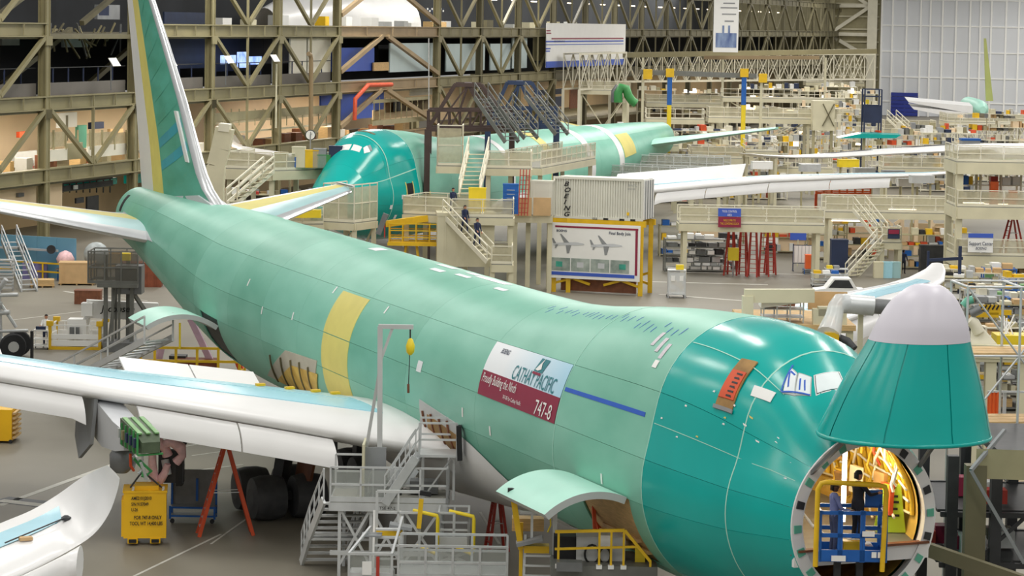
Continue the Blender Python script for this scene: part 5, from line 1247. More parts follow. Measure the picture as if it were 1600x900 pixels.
box('deck_cabinet',tw,D(203,436,g.y+.6),(1.4,1.2,1.5),'alum_dark'); box('yellow_case',tw,D(197,401,g.y+.6),(.45,.35,.4),'yellow_bright')
# yellow cage with robot arm
cg=thing('wire_cage','white wire cage with yellow corner posts holding a white arm','cage',G(116,546)); g0=Vector(G(78,546)); g1=Vector(G(156,547)); hz=D(78,505,g0.y)[2]
n=Vector((0,1,0))*2.0
for p in(g0,g1,g0+n,g1+n): bar('corner_post',cg,p,p+Vector((0,0,hz)),.16,.16,'yellow'); box('post_cap',cg,p+Vector((0,0,hz)),(.35,.3,.25),'yellow')
for p,q in((g0,g1),(g0+n,g1+n),(g0,g0+n),(g1,g1+n)):
    bar('base_rail',cg,p+Vector((0,0,.08)),q+Vector((0,0,.08)),.12,.16,'yellow'); bar('panel_rail',cg,p+Vector((0,0,hz-.1)),q+Vector((0,0,hz-.1)),.06,.06,'white'); bar('panel_rail',cg,p+Vector((0,0,hz*.5)),q+Vector((0,0,hz*.5)),.1,.25,'white'); bar('panel_rail',cg,p+Vector((0,0,.35)),q+Vector((0,0,.35)),.1,.3,'white')
    for k in range(1,6): r_=p+(q-p)*(k/6); bar('panel_bar',cg,r_+Vector((0,0,.2)),r_+Vector((0,0,hz-.1)),.04,.04,'white')
c=(g0+g1)/2+n*.5; box('arm_base',cg,c+Vector((0,0,.9)),(1.0,.9,1.3),'white'); box('arm_motor',cg,c+Vector((-.1,-.5,.9)),(.5,.35,.5),'alum_dark')
bar('arm_lower',cg,c+Vector((.3,0,.8)),D(138,487,g0.y+1),.28,.3,'white'); 
bar('arm_boom',cg,D(135,482,g0.y+1),D(246,487,g0.y+2),.5,.95,'white'); box('boom_knuckle',cg,D(137,483,g0.y+.9),(.6,.6,.7),'white')
text('lettering',cg,'Jacobsen',.5,flat(tuple(Vector(D(158,487,g0.y+.72))),(1,.02,0),(0,0,1)),'black',1,.01,shear=.2)
# man with white cart
mg=G(65,545); person('man in white shirt and dark trousers pushing a white cart',(mg[0]+.1,mg[1]+.75,0),-1.57,'white','cloth_navy',arms=((.5,.05,-.6),(.5,.05,-.6)),fore=((1,0,.1),(1,0,.1)))
cart('white three shelf cart pushed by the man in white',(mg[0],mg[1],0),1.57,(.8,.85,1.0),'white','white',load=('blue_dark',))
# landing gear assembly at left edge
lg=thing('landing_gear','landing gear truck with black tyres and silver struts at left','landing gear',G(-16,562)); g=Vector(G(-16,562))
for x,y in((-.6,0),(1.15,.2),(-.6,1.4),(1.15,1.6)):
    B=MB(); B.lathe([(.3,-.22),(.62,-.2),(.68,-.1),(.68,.1),(.62,.2),(.3,.22)],g+Vector((x,y,.68)),(.35,-1,0),20); w_=B.build('tyre',lg,'rubber',True,math.radians(50)); B=MB(); B.lathe([(.28,-.24),(.28,.24)],g+Vector((x,y,.68)),(.35,-1,0),14); B.build('wheel_hub',w_,'grey_lt')
for p,q,r_ in(((-.6,.8,.9),(1.2,.9,.9),.18),((.3,.8,.9),(.2,.8,3.6),.2),((.25,.8,3.0),(1.2,.8,1.6),.09),((-.8,.8,2.2),(.9,.6,2.4),.12),((.2,.8,3.4),(.7,.6,4.1),.14),((-.6,.8,3.2),(1.3,.7,3.3),.1),((.3,.5,1.4),(1.9,.3,1.5),.08)): rod('strut',lg,g+Vector(p),g+Vector(q),r_,'alum')
for k in range(14): box('gear_fitting',lg,g+Vector((.22+random.uniform(-.28,.28),random.uniform(.5,.75),random.uniform(1.0,3.6))),(random.uniform(.12,.35),.2,random.uniform(.12,.3)),random.choice(['alum','grey_lt','green','alum_dark','white']),random.uniform(0,1))
box('gear_cover',lg,g+Vector((2.2,-.2,.8)),(.12,.3,1.5),'black')
# aft stair with long handrails, work dock under the aft cargo door
s0=Vector(D(248,530,104)); s1=Vector(D(130,590,114)); sb_=s0+(s1-s0)*((s0.z-.2)/(s0.z-s1.z)); r=stairs('aluminium stair with long white handrails leading to aft cargo door',s0,sb_,(1.0,1.2,0),name='boarding_stair',m='grey_lt',mt='alum')
dk=Vector(G(300,602)); ad=thing('work_dock','yellow railed work dock under the aft cargo door','dock',(dk.x,dk.y,0))
zq=D(300,585,dk.y)[2]
box('deck',ad,(dk.x-.3,dk.y+1,zq-.7),(5.2,2.6,.3),'alum_dark')
for x in(-2.5,-1,.5,2.2): 
    for y in(-.2,2.2): bar('leg',ad,(dk.x+x,dk.y+y,0),(dk.x+x,dk.y+y,zq-.7),.16,.16,'alum_dark')
rails(ad,(dk.x-2.8,dk.y-.2,zq-.6),(dk.x+2.3,dk.y-.2,zq-.6),1.9,'yellow',None,3,1.0,.06); rails(ad,(dk.x+2.3,dk.y-.2,zq-.6),(dk.x+2.3,dk.y+2.2,zq-.6),1.6,'yellow',None,2,1.2,.06); rails(ad,(dk.x-2.8,dk.y-.2,zq-.6),(dk.x-2.8,dk.y+2.2,zq-.6),1.9,'yellow',None,2,1.2,.06)
box('conveyor',ad,(dk.x+.2,dk.y+.4,zq+.5),(2.0,1.2,.4),'rust'); box('motor',ad,(dk.x-.8,dk.y+1,zq+.3),(.8,.8,1.0),'steel_dark')
for x0,z0,x1,z1,m in((-.2,2.6,1.2,-.2,'lilac'),(1.4,2.4,2.3,.2,'orange'),(-1.6,1.2,-1.9,-.4,'lilac')): bar('prop_bar',ad,(dk.x+x0,dk.y+.8,zq+z0),(dk.x+x1,dk.y+.6,zq+z1),.18,.3,m)
bar('yellow_prop',ad,D(281,505,dk.y),D(281,545,dk.y-.5),.1,.1,'yellow_bright')
# yellow counterweight box hung by chains
hb2=thing('counterweight_box','yellow steel counterweight box hanging on chains','counterweight',(0,0,0)); 
Yh=84.5; c0=Vector(D(226,846,Yh)); hb2.location=(c0.x,Yh+.6,c0.z); OFF[hb2.name]=Vector(hb2.location)
wB=1.42; hB=1.55; O=Vector((c0.x,Yh,c0.z))
R_=Matrix.Rotation(.12,3,'Z')
def hbx(name,p,s,m,par=None): return box(name,par or hb2,O+R_@Vector(p),s,m,.12)
hbx('body',(0,.65,hB/2+.1),(wB,1.25,hB),'box_yellow'); hbx('lid',(0,.65,hB+.12),(wB+.06,1.3,.07),'box_yellow'); hbx('top_hatch',(.05,.6,hB+.22),(.8,.8,.14),'box_yellow'); hbx('side_channel',(-wB/2-.03,.5,hB/2),(.08,.9,hB*.8),'box_yellow')
for x in(-.4,.35): 
    f_=hbx('fork_pocket',(x,.6,.02),(.34,1.2,.18),'box_yellow'); hbx('pocket_mouth',(x,-.02,.02),(.25,.06,.11),'black',f_)
for x in(-.45,.55):
    for k in range(4): hbx('shackle_link',(x+.02*k,.1,hB+.12+.09*k-.15),(.07,.05,.1),'alum')
tp=Vector(D(223,690,Yh+.6))
for sx in(-.5,.55): rod('sling',hb2,O+R_@Vector((sx,.4,hB+.2)),tp+Vector((0,0,-1.0)),.03,'steel_dark',6)
n_=16
for k in range(n_):
    p=tp+Vector((0,0,-1.0+k*1.15/n_)); box('chain_link',hb2,p,(.09 if k%2 else .04,.04 if k%2 else .09,.1),'alum')
fT=lambda x,z:flat(O+R_@Vector((x,-.04,z)),R_@Vector((1,0,0)),(0,0,1))
for s_,x,z,sz in(('AME2101J2010',-.45,1.42,.15),('S/N 9157049',-.45,1.22,.15),('U-26',-.45,1.03,.15),('FOR 747-8 ONLY',-.36,.76,.17),('TOOL WT 14,400 LBS',-.5,.56,.17)): text('lettering',hb2,s_,sz,fT(x,z),'black',.68 if len(s_)>15 else .72,.004)
# orange ladder, cart with blue frame, pink wrapped unit
p=G(352,835); stepladder('tall orange fibreglass step ladder standing under the wing',(p[0],p[1],0),3.0,.22,.62,'orange')
ca=thing('tool_rack_cart','dark tool rack on a blue framed cart by orange ladder','cart',G(302,815)); g=Vector(G(302,815))
box('back_panel',ca,g+Vector((0,.3,1.15)),(1.6,.08,1.3),'alum_dark'); 
for x in(-.78,.78):
    bar('post',ca,g+Vector((x,.2,.15)),g+Vector((x,.2,1.8)),.07,.07,'blue'); bar('post',ca,g+Vector((x,-.3,.15)),g+Vector((x,-.3,.6)),.07,.07,'blue')
for z in(.25,.55): bar('rail',ca,g+Vector((-.78,-.3,z)),g+Vector((.78,-.3,z)),.06,.06,'blue'); box('tray',ca,g+Vector((0,0,z)),(1.6,.6,.05),'grey')
for x in(-.7,.7): B=MB(); B.lathe([(.08,-.03),(.08,.03)],g+Vector((x,-.3,.08)),(0,1,0),10); B.build('caster',ca,'rubber')
bar('hanging_tool',ca,g+Vector((.1,.2,.7)),g+Vector((.1,.2,1.5)),.08,.04,'blue')
pu=thing('wrapped_actuator','engine mount part with pink plastic wrap hanging beneath wing','aircraft part',tuple(Vector(D(262,760,86)))); 
for pts,r_ in((((235,705),(240,697),(250,693),(258,700),(262,712)),.22),(((255,695),(268,690),(283,700),(285,712),(275,722)),.2),(((238,705),(238,725),(240,745),(246,756)),.17),(((262,725),(258,738),(252,748),(248,756)),.16)): B=MB(); B.tube([D(x,y,85.8+.05*i) for i,(x,y) in enumerate(pts)],r_,8,rr=[r_*(.7+.3*((i*7)%3)/2) for i in range(len(pts))]); B.build('plastic_wrap',pu,'pink_wrap',True)
box('mount_frame',pu,D(268,728,86.3),(.85,.4,1.1),'steel_dark'); rod('piston',pu,D(258,718,86),D(262,742,85.9),.14,'alum'); box('mount_arm',pu,D(281,735,86.3),(.2,.5,1.0),'black')
bar('hang_strut',pu,D(275,715,86.3),D(290,690,86.4),.12,.12,'steel_dark')
yb=thing('slatted_crate','yellow covered crate with slatted side at the left edge','crate',G(0,690)); g=Vector(G(2,692)); box('cover',yb,g+Vector((-.5,.6,.75)),(1.9,1.4,1.3),'box_yellow'); 
for k in range(6): box('slat',yb,g+Vector((.55,.5,.25+k*.2)),(.12,1.3,.08),'wood')
for k in range(3): B=MB(); B.lathe([(.08,-.04),(.08,.04)],g+Vector((-.8+k*.6,-.1,.08)),(0,1,0),10); B.build('caster',yb,'rubber')
# ---------------- right part of the hall ----------------
def dock(label,x0,x1,yd,Y,w=3,**k):
    a=D(x0,yd,Y); b=D(x1,yd,Y); return platform(label,a,(b[0],b[1],a[2]),w,**k)
dock('beige walkway with red and blue notice boards over the parts racks',1062,1288,348,178,2.6,gap=2.0,sides='FB',beam=.5)
dock('beige walkway joining the stair landing to the right hand platforms',1290,1496,330,190,2.6,gap=1.7,sides='FB')
nb_=thing('notice_board','blue and maroon notice board fixed on the walkway rail','notice board',D(1140,355,177.7))
for y0,y1,m in((326,338,'blue_panel'),(339,355,'maroon')): a=D(1122,y1,177.7);b=D(1158,y0,177.7); box('board',nb_,((a[0]+b[0])/2,177.7,(a[2]+b[2])/2),(b[0]-a[0],.05,b[2]-a[2]),m)
for s_,y,m in(('TOOL CONTROL',332,'white'),('AREA',337.5,'white'),('WELCOME TO',346,'yellow'),('TAIL LOADING DOCK',351,'yellow')): p=D(1140,y,177.6); text('lettering',nb_,s_,.22,flat((p[0],177.6,p[2]),(1,0,0),(0,0,1)),m,.6,0,'CENTER')
# stair with landing below the walkway
stairs('upper beige stair flight below the walkway',D(1342,327,188),D(1378,372,185),(1.0,1.0,0))
dock('small stair landing with dark notice sign',1378,1408,378,184,2,gap=1.0,sides='FR')
stairs('lower beige stair flight reaching the floor by the barrels',D(1380,378,184),G(1330,433),(1.0,1.0,0))
sg=thing('safety_sign','dark red and blue safety sign on the stair landing','sign',D(1396,372,183.6)); a=D(1387,373,183.6);b=D(1406,358,183.6); box('sign_plate',sg,((a[0]+b[0])/2,183.6,(a[2]+b[2])/2),(b[0]-a[0],.05,b[2]-a[2]),'blue_dark'); box('sign_head',sg,((a[0]+b[0])/2,183.55,b[2]-.2),(b[0]-a[0]-.1,.05,.3),'maroon')
# big platform tower at the right edge
tow=None
for i,yd in enumerate((252,322,398)):
    tow=dock('three level beige platform tower at the right picture edge',1496,1640,yd,176+i*.02,5,gap=1.6,sides='FL',beam=.8,legw=.45,legs=(i==0),name='platform_tower',root=tow)
for k,(x,y) in enumerate(((1498,326),(1530,330),(1562,326),(1593,330))): p=D(x,y,179); rack(['crowded shelf unit on middle tower level by the column','second crowded shelf unit on middle tower level','third crowded shelf unit on middle tower level','crowded shelf unit on middle tower level at picture edge'][k],(p[0]+.6,p[1],D(1500,322,176.6)[2]),(1.4,1,2.6),.1,3,'beige_lt',seed=40+k,colors=('yellow','red','white','green','black','blue','orange','grey_lt'))
for k,x in enumerate((1552,1582)): p=D(x,325,177.5); crate(['red orange machine case standing on middle tower level','orange machine case right of the red one on tower'][k],(p[0],p[1],D(1500,322,176.6)[2]),(.55,.5,1.7 if k==0 else 1.1),'orange_bright',name='machine_case',cat='case',slats=0)
bs=thing('support_banner','white and blue banner hung on the lowest tower level','banner',D(1531,396,175.8)); a=D(1512,394,175.8);b=D(1552,365,175.8); box('banner_cloth',bs,((a[0]+b[0])/2,175.8,(a[2]+b[2])/2),(b[0]-a[0],.04,b[2]-a[2]),'white'); box('banner_band',bs,((a[0]+b[0])/2,175.76,b[2]-.15),(b[0]-a[0],.04,.3),'blue_panel'); p=D(1514,383,175.7); text('lettering',bs,'Support Center',.36,flat((p[0],175.7,p[2]),(1,0,0),(0,0,1)),'blue_dark',.72,.003); p=D(1524,390,175.7); text('lettering',bs,'BOEING',.26,flat((p[0],175.7,p[2]),(1,0,0),(0,0,1)),'blue_dark',.8,.003,shear=.3)
p=G(1581,440); stepladder('red step ladder on the lowest tower level',(D(1581,398,178)[0],178,D(1500,398,177)[2]+.05),2.9,.4,.55,'red')
# floor items under the walkways
for i,(x,yb,L,H,lv,lab) in enumerate(((1085,424,4.4,2.4,5,'grey rack of roller trays under the walkway'),(1118,418,3.4,2.2,4,'smaller grey rack behind white support leg'),(1290,405,3,2.8,4,'tall parts rack behind the whiteboard'),(1345,402,4,2.8,4,'parts rack behind the lower stair flight'),(1440,420,3.5,2.6,4,'dark parts rack right of the landing'),(1480,412,3.5,2.4,4,'cluttered rack beside the tower column'),(1230,395,4,2.4,3,'far parts rack behind whiteboard posts'),(1060,400,3,2.4,3,'rack with pink parts behind first support leg'))):
    g=G(x,yb); rack(lab,(g[0],g[1],0),(L,1.1,H),.05,lv,'steel_grey' if i<2 else 'beige_dk',seed=60+i,colors=('alum','alum_dark','grey_lt','steel_dark','white') if i<2 else ('cardboard','white','blue','grey_lt','yellow','orange','steel_dark','beige'))
for k,(x,yb,h) in enumerate(((1141,430,3.2),(1160,430,3.4),(1176,432,3.8),(1193,431,4.6),(1203,428,4.0))): g=G(x,yb); stepladder(['first red ladder in row beneath the walkway sign','second red ladder in row beneath walkway','third red ladder in row beneath walkway','tallest red ladder in row beneath walkway','last red ladder in row beneath walkway'][k],(g[0],g[1],0),h,1.2+.1*k,.3,'red')
g=Vector(G(1145,432)); yp=thing('yellow_hoist_box','bright yellow box on a post in front of red ladders','box',g); bar('post',yp,g,g+Vector((0,0,1.2)),.1,.1,'grey'); box('case',yp,g+Vector((0,0,1.6)),(.75,.4,.9),'yellow_bright')
wbd=thing('whiteboard','wheeled whiteboard with ruled grid beside orange bin','whiteboard',G(1258,424)); g=Vector(G(1258,424)); box('board',wbd,g+Vector((0,0,1.25)),(1.75,.06,1.3),'white'); 
for x in(-.9,.9): bar('post',wbd,g+Vector((x,0,0)),g+Vector((x,0,2)),.07,.07,'blue_dark'); bar('foot',wbd,g+Vector((x,-.3,.05)),g+Vector((x,.3,.05)),.06,.08,'blue_dark')
for k in range(7): bar('grid_line',wbd,g+Vector((-.8+k*.26,-.04,.65)),g+Vector((-.8+k*.26,-.04,1.85)),.02,.01,'grey')
for z in(.6,1.9): bar('frame',wbd,g+Vector((-.9,0,z)),g+Vector((.9,0,z)),.06,.06,'blue_dark')
bl=thing('blue_panel_board','navy header board behind the whiteboard','board',G(1246,416)); g=Vector(G(1246,416)); box('board',bl,g+Vector((0,0,2.3)),(1.2,.06,.7),'blue_panel'); bar('post',bl,g,g+Vector((0,0,2)),.08,.08,'beige'); 
crate('orange plastic bin on a cart beside whiteboard',tuple(Vector(G(1268,428))+Vector((0,0,.4))),(.95,.8,1.0),'orange_bright',name='parts_bin',cat='bin',slats=0); 
cart('low flat cart carrying the orange bin',G(1268,428),0,(1.2,.9,.36),'blue','grey')
cart('wheeled table of boxes on open floor by white wing tip',G(1290,448),0,(2.0,1.0,.9),'grey_lt','grey_lt',load=('yellow','white','blue'))
cart('wheeled table with yellow case near stair foot',G(1306,440),0,(1.6,1.0,.9),'grey_lt','grey_lt',load=('yellow_bright','grey'))
for k,(x,yb,m,nm) in enumerate(((1372,434,'beige','beige bin'),(1386,434,'film_blue','pale blue bin'),(1399,434,'stab_blue','blue grey bin'))): g=G(x,yb); crate('%s under the stair landing'%nm,(g[0],g[1],0),(.65,.6,1.15),m,name='waste_bin',cat='bin',slats=0)
crate('blue machine cabinet beneath the walkway stairs',G(1310,425),(1.2,1.0,2.4),'blue_dark',name='machine_cabinet',cat='machine',slats=0)
crate('dark grey panel cabinet right of the landing',G(1460,430),(2.2,.8,2.2),'steel_dark',name='panel_cabinet',cat='cabinet',slats=2)
g=G(1411,428); person('person in dark clothes standing beneath the far walkway',(g[0],g[1],0),1.2,'cloth_navy','cloth_dark')
cg2=thing('tall_glass_case','wheeled clear case of yellow parts on the open floor','case',G(1057,466)); g=Vector(G(1057,466))
for x in(-.55,.55):
    for y in(0,.8): bar('post',cg2,g+Vector((x,y,0)),g+Vector((x,y,1.8)),.07,.07,'alum'); B=MB(); B.lathe([(.09,-.03),(.09,.03)],g+Vector((x,y,.0+.09)),(0,1,0),8); B.build('caster',cg2,'rubber')
box('top',cg2,g+Vector((0,.4,1.8)),(1.2,.9,.08),'alum'); box('base',cg2,g+Vector((0,.4,.25)),(1.2,.9,.08),'alum'); box('clear_panel',cg2,g+Vector((0,0,1)),(1.05,.02,1.4),'plastic_clear'); 
for k in range(9): box('yellow_part',cg2,g+Vector((random.uniform(-.35,.35),.4,random.uniform(.35,1.2))),(.25,.3,.2),'yellow',random.uniform(0,1))
for x in(-.25,.3): box('paper_sheet',cg2,g+Vector((x,-.03,1.3)),(.25,.02,.35),'white')
box('top_beacon',cg2,g+Vector((.2,.4,2.0)),(.5,.4,.3),'yellow_bright')
# hanging fluorescent fixtures under the walkways
for k,(x,y,Y) in enumerate(((1200,353,179),(1322,345,190),(1410,327,191),(1470,332,191),(1528,317,178),(1562,319,178))):
    p=D(x,y,Y); fx=thing('strip_lamp',['strip lamp below the notice board walkway','strip lamp over the stair landing','strip lamp below the right walkway centre','strip lamp below the walkway by the tower','left strip lamp below the tower middle level','right strip lamp below the tower middle level'][k],'lamp',p); box('housing',fx,(p[0],p[1],p[2]+.1),(2.2,.3,.12),'white'); rod('tube',fx,(p[0]-1.05,p[1],p[2]),(p[0]+1.05,p[1],p[2]),.05,'lamp_glow',6)
# cream wall bays behind the walkways
wr=struct('wall_right','cream braced wall behind the far walkways')
for x0,x1,y0,y1,Y,m in((1215,1300,360,432,200,'wall_cream'),(1300,1420,355,420,204,'wall_cream'),(1420,1500,350,415,206,'wall_tan'),(1060,1130,352,420,212,'wall_cream')):
    a=D(x0,y1,Y);b=D(x1,y0,Y); box('wall_panel',wr,((a[0]+b[0])/2,Y,b[2]/2),(b[0]-a[0],.2,b[2]),m)
for x in(1385,1410,1432,1455): a=D(x,330,200); bar('post',wr,(a[0],200,0),(a[0],200,a[2]),.3,.3,'wall_cream')
for x0,y0,x1,y1 in((1365,330,1395,352),(1398,350,1430,330),(1432,330,1460,352)): bar('brace',wr,D(x0,y0,200),D(x1,y1,200),.25,.25,'wall_cream')
# orange barrier cage behind
ob=thing('orange_barrier','orange mesh barrier fence under the long white wing','barrier',D(1318,302,205)); a=Vector(D(1275,303,205));b=Vector(D(1360,300,205)); b.z=a.z; rails(ob,a,b,1.0,'orange_bright',None,4,.6,.06); bar('leg',ob,(a.x,a.y,0),a,.2,.2,'orange'); bar('leg',ob,(b.x,b.y,0),b,.2,.2,'orange')
# far docks
FD=[('far beige dock behind second airplane tail with yellow frame',985,1060,226,240,4),('far beige dock under second airplane stabilizer',1080,1160,246,250,4),('far beige dock with plywood panels by yellow column',1165,1215,236,252,4),('far walkway on thick beige beam left of cream box',1108,1270,183,272,4),('far dock with meshed rails behind hoist columns',1010,1100,185,280,3),('far dock right of the navy cage lift',1382,1462,202,300,4),('far dock in front of white wings',1215,1300,262,262,3),('far beige dock left of blue tarpaulin',1380,1500,262,255,3),('far top dock below the gantry track',1130,1320,152,330,4),('far lower dock below the gantry track',1010,1130,160,340,4),('distant dock beside beige end column',1250,1345,172,360,4),('distant dock beneath pale airplane nose',1480,1600,190,330,6),('near dock behind blue tarpaulin at right',1500,1640,226,262,5),('far dock along the left truss below billboard',905,985,140,320,4),('distant upper dock before end wall',1260,1350,128,400,4)]
for i,(lab,x0,x1,yd,Y,w) in enumerate(FD): dock(lab,x0,x1,yd,Y,w,gap=1.6+.2*(i%3),sides='FLR',beam=.5,brace=i in(11,3,8,13),mesh='mesh_beige' if i%2 else None,legw=.3)
FR=[('far rack of bright parts behind second airplane tail',1000,3),('far rack below second airplane stabilizer root',1040,4),('far rack with yellow bins under stabilizer',1095,4),('far rack beside the yellow column',1140,4),('far rack right of yellow column',1185,4),('far rack under the cream braced box',1240,4),('far rack near the navy cage lift',1290,4),('far rack left of navy cage',1335,4),('far rack right of navy cage',1400,4),('far rack below distant stairs',1440,4),('far rack near tower top',1480,4),('far rack behind tower top level',1540,5),('far rack at right picture edge',1590,5)]
for i,(lab,x,L) in enumerate(FR):
    Y=[262,255,262,268,262,290,300,310,285,290,280,300,300][i]; p=D(x,200,Y); rack(lab,(p[0],Y,0),(L+2,1.6,[7,5.5,7,6.5,6,8,8.5,8,6,6.5,6.5,7.5,8][i]),.1*(i%3),6,'beige_lt',seed=90+i,density=1.1,colors=('white','beige','cardboard','beige_lt','beige_lt','yellow','grey_lt','beige_dk','alum_dark','white','blue_dark','wall_cream','olive','orange','steel_grey','grey'))
FR2=['distant shelf tower left of first blue column','distant shelf tower between the blue columns','distant shelf tower right of second blue column','distant shelf tower below gantry centre','distant shelf tower below gantry right','distant shelf tower by the end column','distant shelf tower under upper dock']
for i,lab in enumerate(FR2):
    Y=345+8*(i%3); p=D([1025,1095,1180,1220,1265,1310,1345][i],150,Y); rack(lab,(p[0],Y,0),(5,2,[9,8.5,9,9.5,9,9.5,9][i]),0,7,'beige_lt',seed=120+i,density=1.2,colors=('white','beige','yellow','blue_dark','olive','lamp_glow','grey_lt','beige_lt','beige_dk','wall_cream','wall_cream','beige_lt'))  # glowing boxes among the items stand in for warm dock lamps
# gantry track with crossed bracing
gt=truss_bridge('long beige gantry track with crossed bracing before far truss',D(975,128,352),D(1366,124,400),3.9,2.5,'beige_lt',n=22)
gt2=truss_bridge('short beige braced gantry right of the billboard',D(905,140,318),D(978,136,326),4.4,2.5,'beige_lt',n=5)
gt3=truss_bridge('beige braced truss dock beneath distant airplane nose',D(1480,226,330),D(1620,224,328),2.6,3,'beige_lt',n=9)
tb=thing('track_beam','green grey crane track beam above the gantry bracing','beam',D(1170,84,345)); bar('beam',tb,D(975,86,340),D(1368,80,365),.6,.7,'olive'); bar('hoist_cross_rail',tb,D(1100,90,338),D(1280,90,338),.4,.5,'brown_steel')
for x in(1005,1130,1290): p=D(x,90,338); bar('hanger',tb,(p[0],p[1],0),p,.3,.3,'beige')
# blue and yellow hoist columns
for k,(x,lab) in enumerate(((1046,'blue hoist column with yellow cap left of the pair'),(1162,'blue and yellow hoist column right of the pair'))):
    Y=256; c_=thing('hoist_column',lab,'column',(D(x,150,Y)[0],Y,0)); X_=D(x,150,Y)[0]; zb=D(x,164,Y)[2]; zt=D(x,120,Y)[2]
    bar('lower_post',c_,(X_,Y,0),(X_,Y,zb),.42,.42,'yellow_bright'); bar('upper_post',c_,(X_,Y,zb),(X_,Y,zt),.46,.46,'blue'); box('motor_cap',c_,(X_,Y,zt+.4),(.8,.6,.85),'yellow'); box('base_plate',c_,(X_,Y,.05),(.8,.8,.1),'yellow')
hr=thing('hoist_rail','dark steel hoist rail spanning the two hoist columns','rail',D(1110,117,256)); bar('rail',hr,D(1042,114,256.4),D(1182,119,256.4),.3,.5,'steel_grey'); box('trolley',hr,D(1012,116,256.4),(.9,.6,1.0),'yellow'); box('trolley',hr,D(1192,122,256.4),(.8,.6,.9),'yellow'); bar('rail',hr,D(1000,113,256.6),D(1046,114,256.4),.3,.5,'steel_grey')
for x in(1005,1190): p=D(x,116,256.4); bar('rail_leg',hr,(p[0],256.6,0),p,.25,.25,'beige')
# green hose arch, cream braced box, navy cage, blue tarpaulin
gh=thing('green_hose_arch','curved green hose arch left of the blue hoist column','hose',D(978,160,262)); B=MB(); B.tube([D(966,160,262),D(966,145,262),D(971,136,262),D(978,138,262),D(982,150,262),D(988,158,262),D(994,162,262)],.45,8); B.build('hose',gh,'green',True); B=MB(); B.tube([D(960,160,262.5),D(961,143,262.5),D(967,135,262.5)],.4,8); B.build('hose_sleeve',gh,'alum_dark',True); bar('hose_stand',gh,(D(976,160,263)[0],263,0),D(976,160,263),.4,.4,'beige')
xb=thing('braced_box','cream sheet box with dark crossed bracing on far dock','box',D(1288,206,270)); a=D(1270,204,270);b=D(1305,158,270); box('body',xb,((a[0]+b[0])/2,271.2,(a[2]+b[2])/2),(b[0]-a[0],2.4,b[2]-a[2]),'beige'); bar('cross_brace',xb,(a[0]+1,269.9,a[2]+.5),(b[0]-.1,269.9,b[2]-.3),.12,.12,'olive_dk'); bar('cross_brace',xb,(b[0]-.1,269.9,a[2]+.5),(a[0]+1,269.9,b[2]-.3),.12,.12,'olive_dk'); 
for x in(a[0]+.2,b[0]-.2): bar('leg',xb,(x,271,0),(x,271,a[2]),.3,.3,'beige_dk')
nc=thing('cage_lift','tall navy steel cage lift standing among far docks','lift',(D(1364,200,285)[0],285,0)); a=D(1350,205,285);b=D(1378,140,285); m1=D(1364,165,285)[2]
for x in(a[0],b[0]):
    for y in(285,287): bar('mast',nc,(x,y,0),(x,y,b[2]),.16,.16,'blue_dark')
box('cage_panel',nc,((a[0]+b[0])/2,285,(m1+D(1364,192,285)[2])/2),(b[0]-a[0],.1,m1-D(1364,192,285)[2]),'blue_dark'); box('cage_panel',nc,((a[0]+b[0])/2,287,(m1+D(1364,192,285)[2])/2),(b[0]-a[0],.1,m1-D(1364,192,285)[2]),'blue_dark')
for z in(b[2],b[2]-.8,m1): 
    for y in(285,287): bar('cross_bar',nc,(a[0],y,z),(b[0],y,z),.1,.1,'blue_dark')
box('yellow_lamp',nc,(a[0]+.4,285.8,m1+.4),(.35,.35,.5),'yellow_bright')
bt=thing('blue_tarpaulin','bright blue tarpaulin cover on a grey cabinet by white wing','tarpaulin',D(1517,232,250)); a=D(1503,234,250);b=D(1532,217,250); box('cabinet',bt,((a[0]+b[0])/2,250.8,a[2]+.0+.45),(b[0]-a[0],1.5,.9),'grey'); box('cover',bt,((a[0]+b[0])/2,250.8,a[2]+1.0),(b[0]-a[0]+.1,1.6,.2),'blue'); 
for x in(a[0]+.2,b[0]-.2): bar('leg',bt,(x,251,0),(x,251,a[2]),.15,.15,'grey')
stairs('far beige stair below the blue roller door',D(1393,185,300),D(1422,212,296),(1.2,1.0,0))
gs=thing('teal_wing_panel','long teal wing panel lying below the navy cage lift','wing panel',D(1372,212,270)); B=MB(); B.prism([D(1310,216,270),D(1345,209,270),D(1408,211,270),D(1400,216,270)],(0,2,.1)); B.build('panel',gs,'primer_dark'); bar('stand',gs,(D(1350,215,271)[0],271,0),D(1350,215,271),.3,.3,'beige_dk')
# white tail engine pieces and clutter right of plane 2 wing
for i,(x,y,Y,m,lab) in enumerate(((1150,282,215,'yellow','yellow cover sheet on dock behind white wing'),(1190,258,225,'white','white cover bundle beside yellow column foot'),(1265,262,225,'alum','silver engine frame behind white wing'),(1325,255,228,'yellow_bright','yellow long cover on far dock'),(1350,268,222,'alum','silver gear frame between the wings'),(1420,285,205,'white','white panel cabinet below wing tip'),(1440,280,198,'grey_lt','grey cylinder stand below wing tip'),(1395,272,212,'grey','grey test frame below wing tip'),(1150,288,208,'blue','blue striped panel stack behind container'))):
    p=D(x,y+6,Y); ht=D(x,y-6,Y)[2]-p[2]; r_=crate(lab,p,(1.8,1.0,max(.5,ht)),m,.1,name='covered_unit',cat='equipment',slats=2)
    for s in(-.7,.7): box('stand_leg',r_,(s,0,-p[2]/2),(.15,.15,p[2]),'beige_dk')
